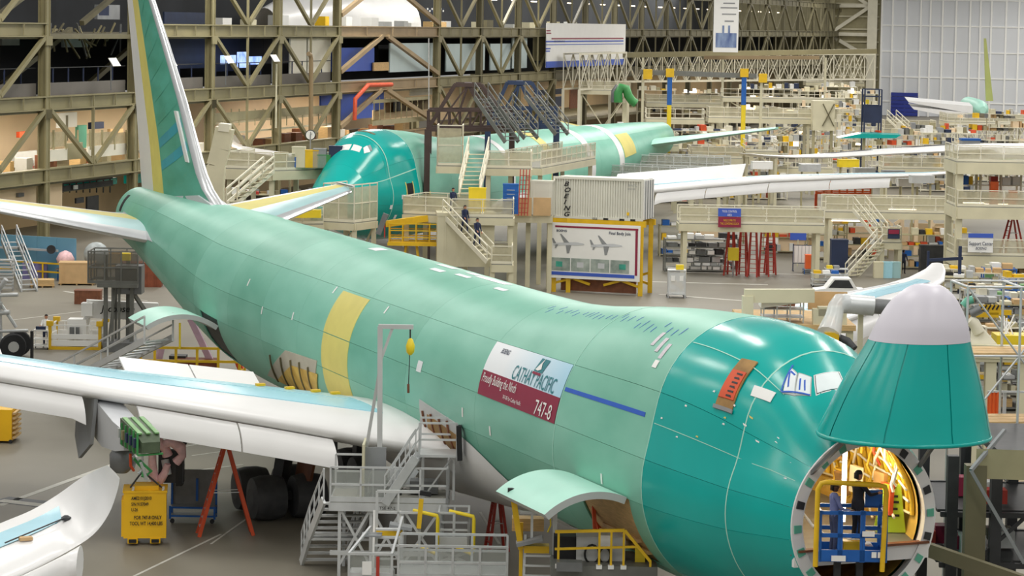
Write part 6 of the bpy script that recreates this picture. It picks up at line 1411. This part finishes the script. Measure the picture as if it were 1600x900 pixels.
# ---------------- around the nose, right foreground ----------------
yt=thing('bench_platform','tan work bench platform with white covered rack beyond the nose','platform',(D(1235,520,96)[0],96,0))
zb=D(1235,505,96)[2]; xa=D(1160,505,96)[0]; xb_=D(1335,505,96)[0]
box('deck',yt,((xa+xb_)/2,98,zb-.1),(xb_-xa,5,.2),'wood'); 
for x in(xa+.2,(xa+xb_)/2,xb_-.2):
    for y in(95.8,100.2): bar('leg',yt,(x,y,0),(x,y,zb),.25,.25,'beige')
bar('arch_beam',yt,D(1163,462,95.8),D(1272,462,95.8),.4,.5,'beige'); bar('arch_post',yt,D(1168,462,95.8),D(1168,505,95.8),.4,.5,'beige'); bar('arch_post',yt,D(1280,482,95.8),D(1280,522,95.8),.5,.4,'beige'); bar('arch_beam',yt,D(1278,486,95.8),D(1318,486,95.8),.4,.35,'beige'); bar('arch_post',yt,D(1314,486,95.8),D(1314,520,95.8),.4,.35,'beige')
box('plywood_screen',yt,D(1293,470,97),(1.5,.08,.7),'cardboard'); box('brown_board',yt,D(1218,468,98),(1.2,.1,.5),'wood_dark')
wr_=thing('covered_rack','wire rack under a white sheet on the tan platform','rack',(D(1222,505,96)[0],96.6,zb)); p=D(1222,490,96.6); 
for x in(-.75,-.25,.25,.75):
    for y in(-.5,.5): bar('post',wr_,(p[0]+x,96.6+y,zb),(p[0]+x,96.6+y,zb+.85),.05,.05,'alum')
for z in(.2,.5,.8): box('shelf',wr_,(p[0],96.6,zb+z),(1.6,1.0,.03),'alum')
B=MB(); B.prism([(p[0]-.85,96.05,zb+.55),(p[0]-.85,96.05,zb+.92),(p[0]-.2,96.05,zb+1.15),(p[0]+.85,96.05,zb+.95),(p[0]+.85,96.05,zb+.8)],(0,1.1,0)); B.build('sheet',wr_,'white')
ac=thing('air_duct','silver air duct with plastic sleeve beside the nose door','duct',(D(1345,480,92)[0],92,0)); 
B=MB(); B.tube([D(1365,478,92),D(1318,474,92)],.36,14); B.build('steel_duct',ac,'alum',True); B=MB(); B.tube([D(1420,482,92.4),D(1362,478,92)],.28,14); B.build('steel_duct',ac,'alum_dark',True)
B=MB(); B.tube([D(1325,474,92),D(1312,474,91.8),D(1306,480,91.6),D(1303,495,91.4),D(1297,515,91.2),D(1294,524,91)],.3,12,rr=[.34,.36,.3,.33,.42,.45]); B.build('plastic_sleeve',ac,'plastic_clear',True); box('yellow_nozzle',ac,D(1299,525,91),(.5,.4,.28),'yellow'); B=MB(); B.tube([D(1312,528,91),D(1325,533,90.8),D(1335,545,90.6)],.14,8); B.build('green_hose',ac,'steel_dark',True)
for x in(1345,1410): p=D(x,486,92.4); bar('duct_post',ac,(p[0],92.4,0),p,.18,.18,'beige')
for k,(x,y) in enumerate(((1302,440),(1322,441))): pass
trk=thing('utility_vehicle','small white utility vehicle parked beyond the tan platform','vehicle',G(1312,478)); g=Vector(G(1312,478)); 
B=MB(); B.prism([g+Vector(q) for q in((-1.6,0,.45),(-1.6,0,1.0),(-.9,0,1.1),(-.4,0,1.75),(.7,0,1.75),(1.1,0,1.1),(1.6,0,1.05),(1.6,0,.45))],(0,1.5,0)); B.build('body',trk,'white'); B=MB(); B.prism([g+Vector(q) for q in((-.75,-.02,1.15),(-.35,-.02,1.65),(.55,-.02,1.65),(.85,-.02,1.15))],(0,.03,0)); B.build('window',trk,'steel_dark')
for x in(-1,1):
    for y in(0,1.5): B=MB(); B.lathe([(.32,-.1),(.32,.1)],g+Vector((x,y,.32)),(0,1,0),14); B.build('wheel',trk,'rubber')
# things right of the raised nose door
mt=thing('machine_stand','beige machine stand with hoses right of the radome','machine',(D(1545,560,96)[0],96,0)); zq=D(1545,548,96)[2]
box('deck',mt,D(1560,552,97),(4.2,3,.3),'beige'); bar('front_beam',mt,D(1515,548,95.6),D(1640,552,95.6),.35,.5,'beige'); 
for x in(1522,1548,1600): p=D(x,552,95.8); bar('leg',mt,(p[0],95.8,0),p,.4,.4,'beige')
B=MB(); B.prism([D(1518,546,95.8),D(1520,500,96.2),D(1530,505,96.2),D(1560,540,95.8),D(1562,547,95.8)],(0,.3,0)); B.build('gusset',mt,'beige_lt')
for pts,r_,m in((((1516,490),(1524,486),(1532,482)),.2,'alum_dark'),(((1505,478),(1512,470),(1520,468)),.16,'primer_mid'),(((1515,500),(1522,505),(1530,520)),.22,'beige_lt')): B=MB(); B.tube([D(x,y,96) for x,y in pts],r_,8); B.build('hose',mt,m,True)
ybn=thing('yellow_basin','bright yellow tray full of white pipes at right edge','tray',D(1588,540,118)); p=D(1590,532,118); box('tray',ybn,p,(2.2,1.4,.6),'yellow_bright'); bar('leg',ybn,(p[0]-.8,118,0),(p[0]-.8,118,p[2]),.15,.15,'grey'); bar('leg',ybn,(p[0]+.8,118,0),(p[0]+.8,118,p[2]),.15,.15,'grey')
for k in range(10): a=Vector(p)+Vector((random.uniform(-.9,.5),-.2,.3)); rod('pipe',ybn,a,a+Vector((random.uniform(-.4,.8),.5,random.uniform(.2,.9))),.035,'white',6)
for k,(x,y) in enumerate(((1542,492),(1562,488),(1545,480))): p=D(x,y+30,125); g_=thing('striped_gate',['black and yellow striped gate left of the pair','black and yellow striped gate right of the pair','small striped marker board above the gates'][k],'gate',(p[0],125,0)); z=D(x,y,125)[2]; box('striped_board',g_,(p[0],125,z),(1.1,.06,.25),'yellow'); 
for k in range(5): box('black_stripe',g_,(p[0]-.4+.2*k,124.95,z),(.08,.03,.26),'black',0,0,.5)
CL=['pallet of coiled cream hoses on the right floor','bundle of wrapped pipes right of the blue frame','open frame cart with white parts at right','stack of wooden trays beyond the radome','wire basket with green caps at right','beige machine crate at right edge','shelf cart with yellow labels at right','bundle of foil rolls behind the radome','flat cart with grey castings at right','low bench with tools at right edge']
for i,lab in enumerate(CL):
    x,y=[(1535,462),(1500,470),(1560,455),(1590,470),(1530,490),(1595,445),(1575,490),(1480,455),(1550,500),(1600,505)][i]; g=G(x,y); rack(lab,(g[0],g[1],0),(2.2,1.2,1.6),random.uniform(-.3,.3),3,random.choice(['blue','beige_dk','alum','beige_lt']),seed=200+i,density=1.2,colors=('white','beige_lt','cardboard','alum','grey_lt','yellow','beige','steel_dark','green_lt'))
for i,(lab,x,y,L,H) in enumerate((('beige shelf cart behind the tube scaffold left bay',1548,585,2.4,1.8),('shelf of foil rolls behind the tube scaffold right bay',1592,600,2.6,2.0),('bench of fittings seen past the scaffold top',1575,552,2.8,1.5),('low shelf of hoses behind the orange curtain',1560,640,2.6,2.2),('tall shelf of trays at right edge behind scaffold',1625,620,3.0,2.6),('shelf of white ducts right of striped gates',1600,525,3.2,1.9),('narrow shelf beside the beige machine stand',1530,515,2.0,1.7))):
    g=G(x,y); rack(lab,(g[0],g[1],0),(L,1.2,H),.1*(i%4)-.15,4,random.choice(['beige_dk','steel_grey','beige_lt']),seed=300+i,density=1.3,colors=('beige','cardboard','alum','grey','steel_dark','yellow','beige_dk','grey_lt','olive','wood'))
bf=thing('steel_gantry','tall dark blue steel gantry beside the radome top','gantry',G(1498,470)); g=Vector(G(1498,470)); bar('post',bf,g,g+Vector((0,0,3.6)),.2,.2,'blue_dark'); bar('post',bf,g+Vector((-2,.5,0)),g+Vector((-2,.5,3.2)),.15,.15,'blue_dark'); bar('beam',bf,g+Vector((-2,.5,2.6)),g+Vector((.2,0,2.8)),.15,.2,'blue_dark')
# port-side scaffold and dock; under-deck shade put into the dock's colour
sp=G(1585,905); scaffold('tall tube scaffold at right edge beside nose door',(D(1590,700,74)[0],75.5,0),3.2,1.8,10.2,2,5,.1)
oc=thing('orange_curtain','orange plastic curtain hanging behind the tube scaffold','curtain',D(1549,690,79)); a=D(1541,690,79);b=D(1561,612,79); B=MB(); n=10
B.grid([[ (a[0]+(b[0]-a[0])*k/n,79+.05*math.sin(k*1.9),z) for k in range(n+1)] for z in(a[2]-1.5,b[2])]); B.build('sheet',oc,'orange_bright',True); bar('curtain_rail',oc,(a[0],79,b[2]),(b[0]+1.5,79,b[2]),.06,.06,'alum'); bar('curtain_post',oc,(b[0]+.2,79.1,0),(b[0]+.2,79.1,b[2]),.1,.1,'alum')
dk2=thing('nose_dock','steel work dock in shade-dark colour with beige fascia right of the nose','dock',(D(1530,800,69)[0],69,0))
zd=D(1530,722,68)[2]; xa=D(1462,722,70)[0]; xb_=D(1680,722,68)[0]
box('upper_deck',dk2,((xa+xb_)/2+.8,71.5,zd),(xb_-xa-1.6,5.5,.2),'steel_dark'); 
B=MB(); R=[]
for z in(zd-.35,zd+.45): R.append([(D(1530,730,67)[0]+x,67.3+.12*(x-2.2)**2*.3,z) for x in [k*.4 for k in range(9)]])
B.grid(R); B.build('beige_fascia',dk2,'beige_dk',True)
for x in(xa+.3,xa+1.5,xa+2.9,xa+4.0):
    for y in(69,73.8): bar('column',dk2,(x,y,0),(x,y,zd),.3,.3,'steel_dark')
for z in(1.6,3.1,4.5): 
    bar('ledger',dk2,(xa,69,z),(xb_,69,z),.14,.14,'steel_dark'); bar('ledger',dk2,(xa,73.8,z),(xb_,73.8,z),.14,.14,'steel_dark')
    if z>2: box('lower_deck',dk2,((xa+xb_)/2,71.6,z),(xb_-xa,4.2,.08),'steel_dark')
for k in range(8): x=xa+.4*k*1.1; bar('diagonal',dk2,(x,69,.3+1.4*(k%3)),(x+1.6,69,1.8+1.4*(k%3)),.09,.09,'steel_dark')
bar('long_brace',dk2,D(1517,735,67),D(1600,880,67),.09,.09,'grey'); bar('long_brace',dk2,D(1517,735,67),D(1570,672,68),.09,.09,'grey'); bar('floor_beam',dk2,D(1440,855,66.5),D(1600,910,66),.3,.35,'olive_dk'); bar('olive_column',dk2,(D(1525,800,67.5)[0],67.6,0),(D(1525,740,67.5)[0],67.6,zd),.55,.4,'olive_dk')
for k in range(10): x=random.uniform(xa,xb_-1); z=random.choice((3.2,4.6)); box('dock_item',dk2,(x,70+random.uniform(0,2),z+.25),(random.uniform(.3,.8),.5,random.uniform(.3,.6)),random.choice(['steel_dark','red','grey','maroon','olive_dk','white']))
# ---------------- foreground equipment ----------------
# aluminium work stand at the wing root
ws=thing('work_stand','aluminium work stand with stair and guard rails at wing root','work stand',(-3.8,80.5,0))
zD=D(600,785,79.6)[2]; A_=Vector(D(516,786,79.6)); B_=Vector(D(698,786,79.6)); A_.z=B_.z=zD
dn=Vector((0,2.4,0))
B=MB(); B.prism([A_,B_,B_+dn,A_+dn],(0,0,-.1)); B.build('deck',ws,'deck')
for p,q in((A_,B_),(A_+dn,B_+dn),(A_,A_+dn),(B_,B_+dn)): bar('edge_beam',ws,p-Vector((0,0,.16)),q-Vector((0,0,.16)),.1,.26,'alum')
rails(ws,A_,A_+(B_-A_)*.52,1.1,'alum','stair_glass',2,1.0,.03); rails(ws,A_+(B_-A_)*.54,B_,1.1,'alum',None,2,.9,.03); rails(ws,B_,B_+dn,1.1,'alum',None,2,1.2,.03); rails(ws,A_+dn,A_+dn*1.0+(B_-A_)*.3,1.1,'alum',None,2,1.0,.03)
for f in(.08,.35,.62,.95):
    for o in(.1,2.3): p=A_+(B_-A_)*f+Vector((0,o,0)); bar('leg',ws,(p.x,p.y,0),p,.1,.1,'alum')
for f0,f1 in((.08,.35),(.35,.62),(.62,.95)):
    p=A_+(B_-A_)*f0;q=A_+(B_-A_)*f1; bar('brace',ws,(p.x,p.y+.1,.5),(q.x,q.y+.1,zD-.2),.08,.08,'alum'); bar('brace',ws,(q.x,q.y+.1,.5),(p.x,p.y+.1,zD-.2),.08,.08,'alum')
bar('lower_beam',ws,(A_.x,A_.y+.1,.9),(B_.x,B_.y+.1,.9),.1,.14,'alum')
L1=Vector(D(508,848,80.6)); stairs('',A_+Vector((.55,.3,0)),(L1.x+.25,80.9,1.15),(1.55,.15,0),m='alum',mt='grey_lt',root=ws,step=.23,rw=.05)
box('landing',ws,(L1.x+.5,81.2,1.12),(1.9,1.0,.08),'alum'); stairs('',(L1.x+.2,81.3,1.1),(D(497,885,82)[0]+.2,82.1,.05),(1.5,.15,0),m='alum',mt='grey_lt',root=ws,step=.23,rw=.05)
box('equipment_panel',ws,A_+Vector((1.35,.9,.8)),(.7,.08,1.6),'grey'); box('equipment_panel',ws,A_+Vector((1.0,1.1,.9)),(.08,1.4,1.7),'beige'); box('tool_case',ws,A_+Vector((1.9,1.5,.25)),(.6,.5,.45),'steel_dark'); box('tool_case',ws,A_+Vector((2.9,1.6,.25)),(.9,.6,.4),'alum_dark')
for k in range(3): box('white_sheet',ws,A_+Vector((1.4+k*.5,2.0,.5)),(.35,.05,.6),'white_film',ry=.3*k)
text('lettering',ws,'TSE 47-2',.14,flat(A_+Vector((1.55,-.06,-.22)),(1,0,0),(0,0,1)),'black')
# steps to the upper little platform
U_=Vector(D(655,712,79.9)); V_=Vector(D(714,706,79.9)); U_.z=V_.z=D(680,712,79.9)[2]
box('upper_deck',ws,((U_.x+V_.x)/2,80.4,U_.z),(V_.x-U_.x,1.2,.08),'alum'); rails(ws,U_+Vector((0,-.1,0)),V_+Vector((0,-.1,0)),1.05,'alum',None,2,.9,.03,False); rails(ws,U_+Vector((0,1.0,0)),V_+Vector((0,1.0,0)),1.05,'alum',None,2,.9,.03,False)
for x in(U_.x+.1,V_.x-.1): bar('leg',ws,(x,80.2,zD),(x,80.2,U_.z),.07,.07,'alum'); bar('leg',ws,(x,80.9,zD),(x,80.9,U_.z),.07,.07,'alum')
bar('brace',ws,(U_.x+.1,80.2,zD),(V_.x-.1,80.2,U_.z),.05,.05,'alum'); bar('black_pad',ws,V_+Vector((.1,-.15,-.1)),V_+Vector((.05,-.15,1.0)),.16,.3,'black')
stairs('',U_+Vector((-.05,.0,0)),U_+Vector((-1.0,-.2,zD-U_.z)),(.1,.75,0),m='alum',mt='alum',root=ws,step=.24,h=.9,rw=.04)
# davit crane
dv=thing('davit_crane','grey davit crane with yellow chain hoist over the wing root','crane',(D(597,780,80.6)[0],80.6,zD)); Yd=80.6
t0=Vector(D(594,510,Yd)); t1=Vector(D(646,511,Yd)); b0=Vector(D(593,783,Yd)); b0.z=zD
bar('mast',dv,b0,t0,.16,.16,'grey_lt'); bar('arm',dv,t0+Vector((-.05,0,0)),t1,.14,.14,'grey_lt'); bar('arm_brace',dv,D(596,560,Yd),D(613,513,Yd),.09,.09,'grey_lt'); bar('back_stay',dv,D(592,585,Yd+.1),(D(570,700,Yd)[0]-.2,Yd+.4,zD),.1,.1,'grey_lt')
h0=Vector(D(641,514,Yd)); rod('hoist_chain',dv,h0,D(641,530,Yd),.025,'steel_dark',6); B=MB(); B.lathe([(.04,0),(.13,.1),(.15,.3),(.08,.5),(.02,.55)],D(641,555,Yd),(0,0,1),10); B.build('hoist_body',dv,'yellow_bright',True); rod('chain',dv,D(640,555,Yd),D(638,612,Yd),.015,'steel_dark',6); rod('hook',dv,D(638,600,Yd),D(638,614,Yd),.04,'wood_dark',6)
# scissor lift by the belly
sl=thing('scissor_lift','small grey scissor lift with yellow guard pipes under the belly','lift',(D(708,880,79)[0],79,0)); c=Vector(D(708,848,79)); zb_=c.z
B0=Vector((D(686,848,79)[0],78.4,zb_)); B1=Vector((D(732,846,79)[0],78.4,zb_)); e=Vector((0,1.2,0))
box('basket_floor',sl,(B0+B1)/2+e*.5,(B1.x-B0.x,1.2,.12),'grey'); bar('basket_skirt',sl,B0+Vector((0,0,.15)),B1+Vector((0,0,.15)),.05,.3,'grey_lt')
for p,q in((B0,B1),(B0+e,B1+e),(B0,B0+e),(B1,B1+e)): rails(sl,p,q,1.05,'grey_lt',None,2,.5,.03)
for xx,s in((B0.x-.05,-1),(B1.x+.15,1)):
    B=MB(); B.tube([(xx-.75,78.5,zb_+1.1),(xx,78.2,zb_+1.0),(xx+.02,78.2,zb_+.9),(xx+.02,78.2,zb_-.1),(xx-.05,78.2,zb_-.18),(xx-.6,78.5,zb_)],.06,8); B.build('yellow_guard',sl,'yellow_bright',True)
for k in range(3):
    z0,z1=.3+k*.3,.6+k*.3; bar('scissor_arm',sl,(B0.x+.1,78.6,z0),(B1.x-.1,78.6,z1),.07,.1,'grey_lt'); bar('scissor_arm',sl,(B1.x-.1,78.6,z0),(B0.x+.1,78.6,z1),.07,.1,'grey_lt')
box('chassis',sl,((B0.x+B1.x)/2,79,.3),(1.5,1.0,.35),'grey_lt')
for x in(-.6,.6):
    for y in(-.4,.4): B=MB(); B.lathe([(.2,-.07),(.2,.07)],((B0.x+B1.x)/2+x,79+y,.2),(0,1,0),12); B.build('wheel',sl,'rubber')
# low platform in front
lp=thing('low_platform','low aluminium platform with clear guard panels at bottom edge','platform',(D(690,900,74.5)[0],74.5,0))
zl=D(700,905,74.5)[2]; P0=Vector(D(622,905,74.5));P1=Vector(D(792,905,74.5)); P0.z=P1.z=zl
box('deck',lp,(P0+P1)/2+Vector((0,.9,0)),(P1.x-P0.x,1.8,.1),'alum'); rails(lp,P0,P1,.98,'alum','stair_glass',2,.9,.035); rails(lp,P0+Vector((0,1.8,0)),P1+Vector((0,1.8,0)),.98,'alum',None,2,1.1,.035)
for x in(P0.x+.1,(P0.x+P1.x)/2,P1.x-.1):
    for y in(.1,1.7): bar('leg',lp,(x,P0.y+y,0),(x,P0.y+y,zl),.1,.1,'alum')
Q0=Vector(D(545,905,74.5));Q1=Vector(D(612,905,74.5)); Q0.z=Q1.z=zl
bx_=thing('access_steps','aluminium access steps with clear panels at the bottom edge','steps',(Q0.x+.6,74.8,0))
box('deck',bx_,(Q0+Q1)/2+Vector((0,.6,0)),(Q1.x-Q0.x,1.2,.1),'alum'); rails(bx_,Q0,Q1,.72,'alum','stair_glass',1,.6,.035); bar('side_rail',bx_,Q0+Vector((0,0,.72)),Q0+Vector((.55,1.4,1.25)),.07,.07,'alum'); bar('side_rail',bx_,Q1+Vector((0,0,.72)),Q1+Vector((.25,1.2,1.6)),.07,.07,'alum')
for k in range(4): box('tread',bx_,(Q0+Q1)/2+Vector((.45,.9+.12*k,.55+.22*k)),(.75,.22,.05),'grey_lt')
box('red_label',bx_,(Q0+Q1)/2+Vector((.22,-.05,.35)),(.1,.02,.6),'red'); box('paper_label',bx_,(Q0+Q1)/2+Vector((-.1,-.05,.3)),(.28,.02,.4),'white'); box('top_plate',bx_,Q0+Vector((.6,1.2,1.05)),(.6,.5,.05),'grey'); 
for p in(Q0,Q1):
    for y in(0,1.2): bar('leg',bx_,(p.x,p.y+y,0),(p.x,p.y+y,zl),.08,.08,'alum')
tl=thing('open_frame_steps','tall open frame steps with yellow bumper beside work stand','steps',(D(640,860,77)[0],77,0)); F0=Vector(D(588,858,77)); F1=Vector(D(655,858,77)); zt_=D(620,768,77)[2]
for p in(F0,F1): bar('post',tl,(p.x,77,0),(p.x,77,zt_),.08,.08,'grey_lt')
bar('top_rail',tl,(F0.x,77,zt_),(F1.x,77,zt_),.08,.08,'grey_lt'); bar('mid_rail',tl,(F0.x,77,zt_-.65),(F1.x,77,zt_-.65),.06,.06,'grey_lt'); bar('mid_post',tl,((F0.x+F1.x)/2,77,zt_-1.3),((F0.x+F1.x)/2,77,zt_),.06,.06,'grey_lt')
box('yellow_bumper',tl,(F0.x+.4,76.9,D(600,832,77)[2]),(.8,.15,.22),'yellow'); bar('yellow_pad',tl,(F1.x-.02,76.9,zt_-1.1),(F1.x+.05,76.9,zt_-.2),.14,.14,'yellow'); bar('black_pad',tl,(F1.x,76.9,zt_),(F1.x+.35,76.9,zt_-.05),.14,.14,'black'); box('grey_tray',tl,(F0.x+.75,76.8,D(610,820,77)[2]),(.7,.5,.1),'grey',ry=.15)
for k in range(5): bar('rung',tl,(F0.x-.05,77,.3+k*.25),(F0.x+.65,77,.3+k*.25),.06,.05,'grey_lt')
for x in(F0.x-.08,F0.x+.7): bar('ladder_rail',tl,(x,76.6,.1),(x,77.1,zt_-.6),.07,.07,'white')
# forward cargo dock with yellow rails
yd=thing('cargo_dock','yellow railed cargo dock with grey equipment box under forward door','dock',(D(940,880,69.5)[0],69.5,0)); zk=D(920,884,69.0)[2]
C0=Vector((D(872,884,69)[0],69.0,zk)); C1=Vector((D(1016,884,69)[0],69.0,zk)); C2=Vector((D(975,884,69)[0],69.0,zk))
box('deck',yd,(C0+C1)/2+Vector((0,1.0,-.15)),(C1.x-C0.x+.4,2.1,.3),'steel_grey'); box('grating_step',yd,C0+Vector((.3,-.25,.05)),(.7,.4,.25),'alum_dark')
for f in(0,.62,.8,.99): p=C0+(C2-C0)*f; bar('rail_post',yd,p,p+Vector((0,0,.98)),.06,.06,'yellow'); box('post_foot',yd,p+Vector((0,-.02,-.02)),(.16,.16,.1),'white')
bar('top_rail',yd,C0+Vector((-.1,0,.93)),C2+Vector((0,0,1.0)),.08,.08,'yellow'); bar('mid_rail',yd,C0+Vector((-.1,0,.45)),C2+Vector((.35,0,.55)),.06,.06,'yellow'); bar('slope_rail',yd,C2+Vector((0,0,1.0)),C1+Vector((0,0,.15)),.08,.08,'yellow'); bar('rail_post',yd,C1+Vector((0,0,-.1)),C1+Vector((0,0,.18)),.06,.06,'yellow')
box('equipment_box',yd,D(938,858,70.0),(1.35,.7,.8),'grey_lt'); box('black_box',yd,D(886,858,70.2),(.75,.7,.85),'black'); box('yellow_placard',yd,D(1000,868,69.6),(.28,.05,.45),'yellow_bright'); box('white_label',yd,D(945,845,69.55),(.35,.03,.3),'white'); B=MB(); g=Vector(D(925,866,69.5)); B.tube([g+Vector((.2*math.cos(a),0,.26*math.sin(a))) for a in [2*PI*k/16 for k in range(16)]],.03,6,True); B.build('coiled_hose',yd,'black',True); B=MB(); g=Vector(D(945,868,69.5)); B.tube([g+Vector((.16*math.cos(a),0,.22*math.sin(a))) for a in [2*PI*k/16 for k in range(16)]],.03,6,True); B.build('coiled_hose',yd,'black',True)
for x in(C0.x+.2,C2.x,C1.x-.3):
    for y in(.2,1.9): bar('leg',yd,(x,69+y,0),(x,69+y,zk-.3),.2,.2,'steel_grey')
fg=thing('guard_frame','grey aluminium guard frame with yellow tether beside forward cargo door','frame',(D(830,880,70.4)[0],70.4,0)); zf=D(830,769,70.4)[2]; f0=D(796,769,70.4)[0]; f1=D(868,769,70.4)[0]; zm=D(830,800,70.4)[2]
bar('post',fg,(f1,70.4,0),(f1,70.4,zf),.12,.12,'alum'); bar('top_rail',fg,(f0,70.4,zf+.05),(f1,70.4,zf),.09,.09,'alum'); bar('mid_rail',fg,(f0+.2,70.4,zm),(f1,70.4,zm-.05),.07,.07,'alum'); bar('mid_post',fg,((f0+f1)/2,70.4,zm-.8),((f0+f1)/2,70.4,zf),.07,.07,'alum'); bar('yellow_pad',fg,(f0+.1,70.4,zf-.1),(f0+.35,70.4,zf-1.6),.16,.16,'yellow'); bar('black_pad',fg,(f0-.05,70.4,zf+.04),(f0+.3,70.4,zf+.04),.13,.13,'black'); bar('post',fg,(f0+.35,70.6,0),(f0+.35,70.6,zf-.9),.1,.1,'yellow')
B=MB(); B.tube([(f1-.1,70.3,zf-.15),(f1-.14,70.3,zf-.6),(f1-.12,70.3,zf-.9),(f1-.2,70.3,zf-1.1)],.025,6); B.build('tether',fg,'yellow_bright',True)
for k in range(5): bar('rung',fg,(f1-.85,70.2,zf-1.75-.28*k),(f1-.1,70.2,zf-1.75-.28*k),.07,.05,'grey_lt')
for s in(-.9,-.08): bar('ladder_rail',fg,(f1+s,70.1,0),(f1+s+.08,70.4,zf-1.2),.07,.07,'grey_lt')
box('tray',fg,(f1-.7,70.3,zf-1.35),(.75,.5,.1),'grey',ry=-.25); box('wooden_box',fg,(f1-.75,71.0,zf-1.0),(.9,.5,.35),'wood'); box('yellow_block',fg,(f1-.5,70.5,zf-1.6),(.7,.4,.2),'yellow')
p=G(776,860); stepladder('red step ladder standing under the forward belly',(p[0],p[1],0),1.9,.3,.35,'red',wd=.45)
# ---------------- lift at the open nose ----------------
nl=thing('boom_lift_basket','blue lift basket with yellow hoop before the open nose','lift',(D(1330,875,62)[0],62,0)); zn=D(1330,872,62)[2]; a=D(1281,870,62)[0]; b=D(1384,870,62)[0]
box('floor',nl,((a+b)/2,62.5,zn-.05),(b-a,1.0,.1),'blue'); 
for y in(62.0,63.0):
    for z,t_ in((.12,.28),(.62,.1),(1.18,.09)): bar('basket_rail',nl,(a,y,zn+z-.06),(b,y,zn+z-.06),.06,t_,'blue')
    for k,f in enumerate((0,.28,.32,.62,.66,.97,1)): x=a+(b-a)*f; bar('basket_post',nl,(x,y,zn-.1),(x,y,zn+1.18+(.35 if k in(5,6) and y>62.5 else 0)),.06,.06,'blue')
for x in(a,b):
    for z in(.1,.62,1.12): bar('side_rail',nl,(x,62,zn+z),(x,63,zn+z),.06,.08,'blue')
box('step',nl,(a+1.0,62.6,zn+.12),(.7,.6,.24),'blue'); box('control_box',nl,(b-.25,62.9,zn+1.35),(.35,.2,.4),'blue'); box('white_label',nl,(a+.45,61.93,zn+.0),(.35,.02,.14),'white'); box('white_label',nl,(b-.45,61.93,zn+.62),(.3,.02,.13),'white'); box('white_label',nl,(b-.3,61.93,zn+.1),(.12,.02,.14),'white'); box('white_label',nl,(b-.15,61.93,zn+.1),(.12,.02,.14),'white')
B=MB(); ya,yb_=D(1271,755,61.9)[2],D(1271,885,61.9)[2]; B.tube([(a-.12,61.9,yb_),(a-.1,61.9,ya-.15),(a-.02,61.9,ya),(a+.1,61.9,ya+.03),(b-.25,61.9,ya-.02),(b-.08,61.9,ya-.06),(b-.04,61.9,ya-.2),(b-.1,61.9,yb_-.1)],.065,10); B.build('yellow_hoop',nl,'yellow',True)
for x in((a+b)/2-.3,(a+b)/2+.25): bar('boom_mast',nl,(x,62.6,0),(x,62.6,zn-.1),.16,.2,'steel_dark')
box('chassis',nl,((a+b)/2,62.6,.4),(2.2,1.6,.6),'blue')
tbx=thing('tool_box','yellow tool box on the floor of the blue lift basket','tool box',((a+b)/2+.05,62.35,zn)); q=Vector(((a+b)/2+.05,62.35,zn)); box('case',tbx,q+Vector((0,0,.17)),(.5,.28,.3),'yellow'); box('lid',tbx,q+Vector((0,0,.34)),(.52,.3,.06),'yellow'); bar('handle',tbx,q+Vector((-.15,0,.4)),q+Vector((.15,0,.4)),.03,.03,'white')
person('man in blue shirt and jeans standing at left in the blue lift basket',(a+.38,62.45,zn+.02),.25,'shirt_blue','jeans','skin_dark','hair',1.78,arms=((.15,.1,-1),(.35,.12,-1)),fore=((1,.05,-.25),(1,.05,-.15)))
person('man in dark shirt and cap working at right in the blue lift basket',(a+.98,62.6,zn+.26),.6,'cloth_dark','cloth_dark','skin','hair',1.82,arms=((.6,.1,-.7),(.6,.1,-.7)),fore=((1,.0,.05),(1,.0,.1)),hat='black')
# folding safety sign inside the hold
wf=thing('floor_sign','lime green folding caution sign standing in the cargo hold','sign',(0,0,0)); q=Vector(plane1((4.2,-1.55,-.60))); wf.location=q; OFF[wf.name]=q; B=MB(); B.prism([q+Vector(v) for v in((-.38,0,0),(-.22,0,1.25),(.22,0,1.25),(.38,0,0))],(0,.04,0)); B.build('front_panel',wf,'lime'); B=MB(); B.prism([q+Vector(v) for v in((-.38,.5,0),(-.22,.08,1.25),(.22,.08,1.25),(.38,.5,0))],(0,.03,0)); B.build('rear_panel',wf,'lime')
for z,w_ in((.95,.3),(.8,.36),(.62,.3),(.45,.4)): box('sign_print',wf,q+Vector((0,-.02,z)),(w_,.02,.06),'black')
box('handle_slot',wf,q+Vector((0,-.01,1.17)),(.16,.03,.05),'black')
# ---------------- groups of repeats ----------------
GR={'storage_rack':'racks of stored parts','work_platform':'beige work platforms','waste_bin':'bins under the stair landing','strip_lamp':'strip lamps under the walkways','hoist_column':'blue hoist columns','truss_bridge':'braced gantries','overhead_bridge':'steel bridges over second airplane','striped_gate':'striped gates','covered_unit':'covered equipment on far docks','stairway':'stair flights','step_ladder':'step ladders','person':'workers','cabinet':'gallery cabinets','crate':'crates on the floor','machine_case':'machine cases on the tower','tool_cart':'wheeled tables and carts'}
for o in list(COL.objects):
    if o.parent is None and o.get('label') and not o.get('group'):
        k=o.name.split('.')[0]
        if k in GR: o['group']=GR[k]
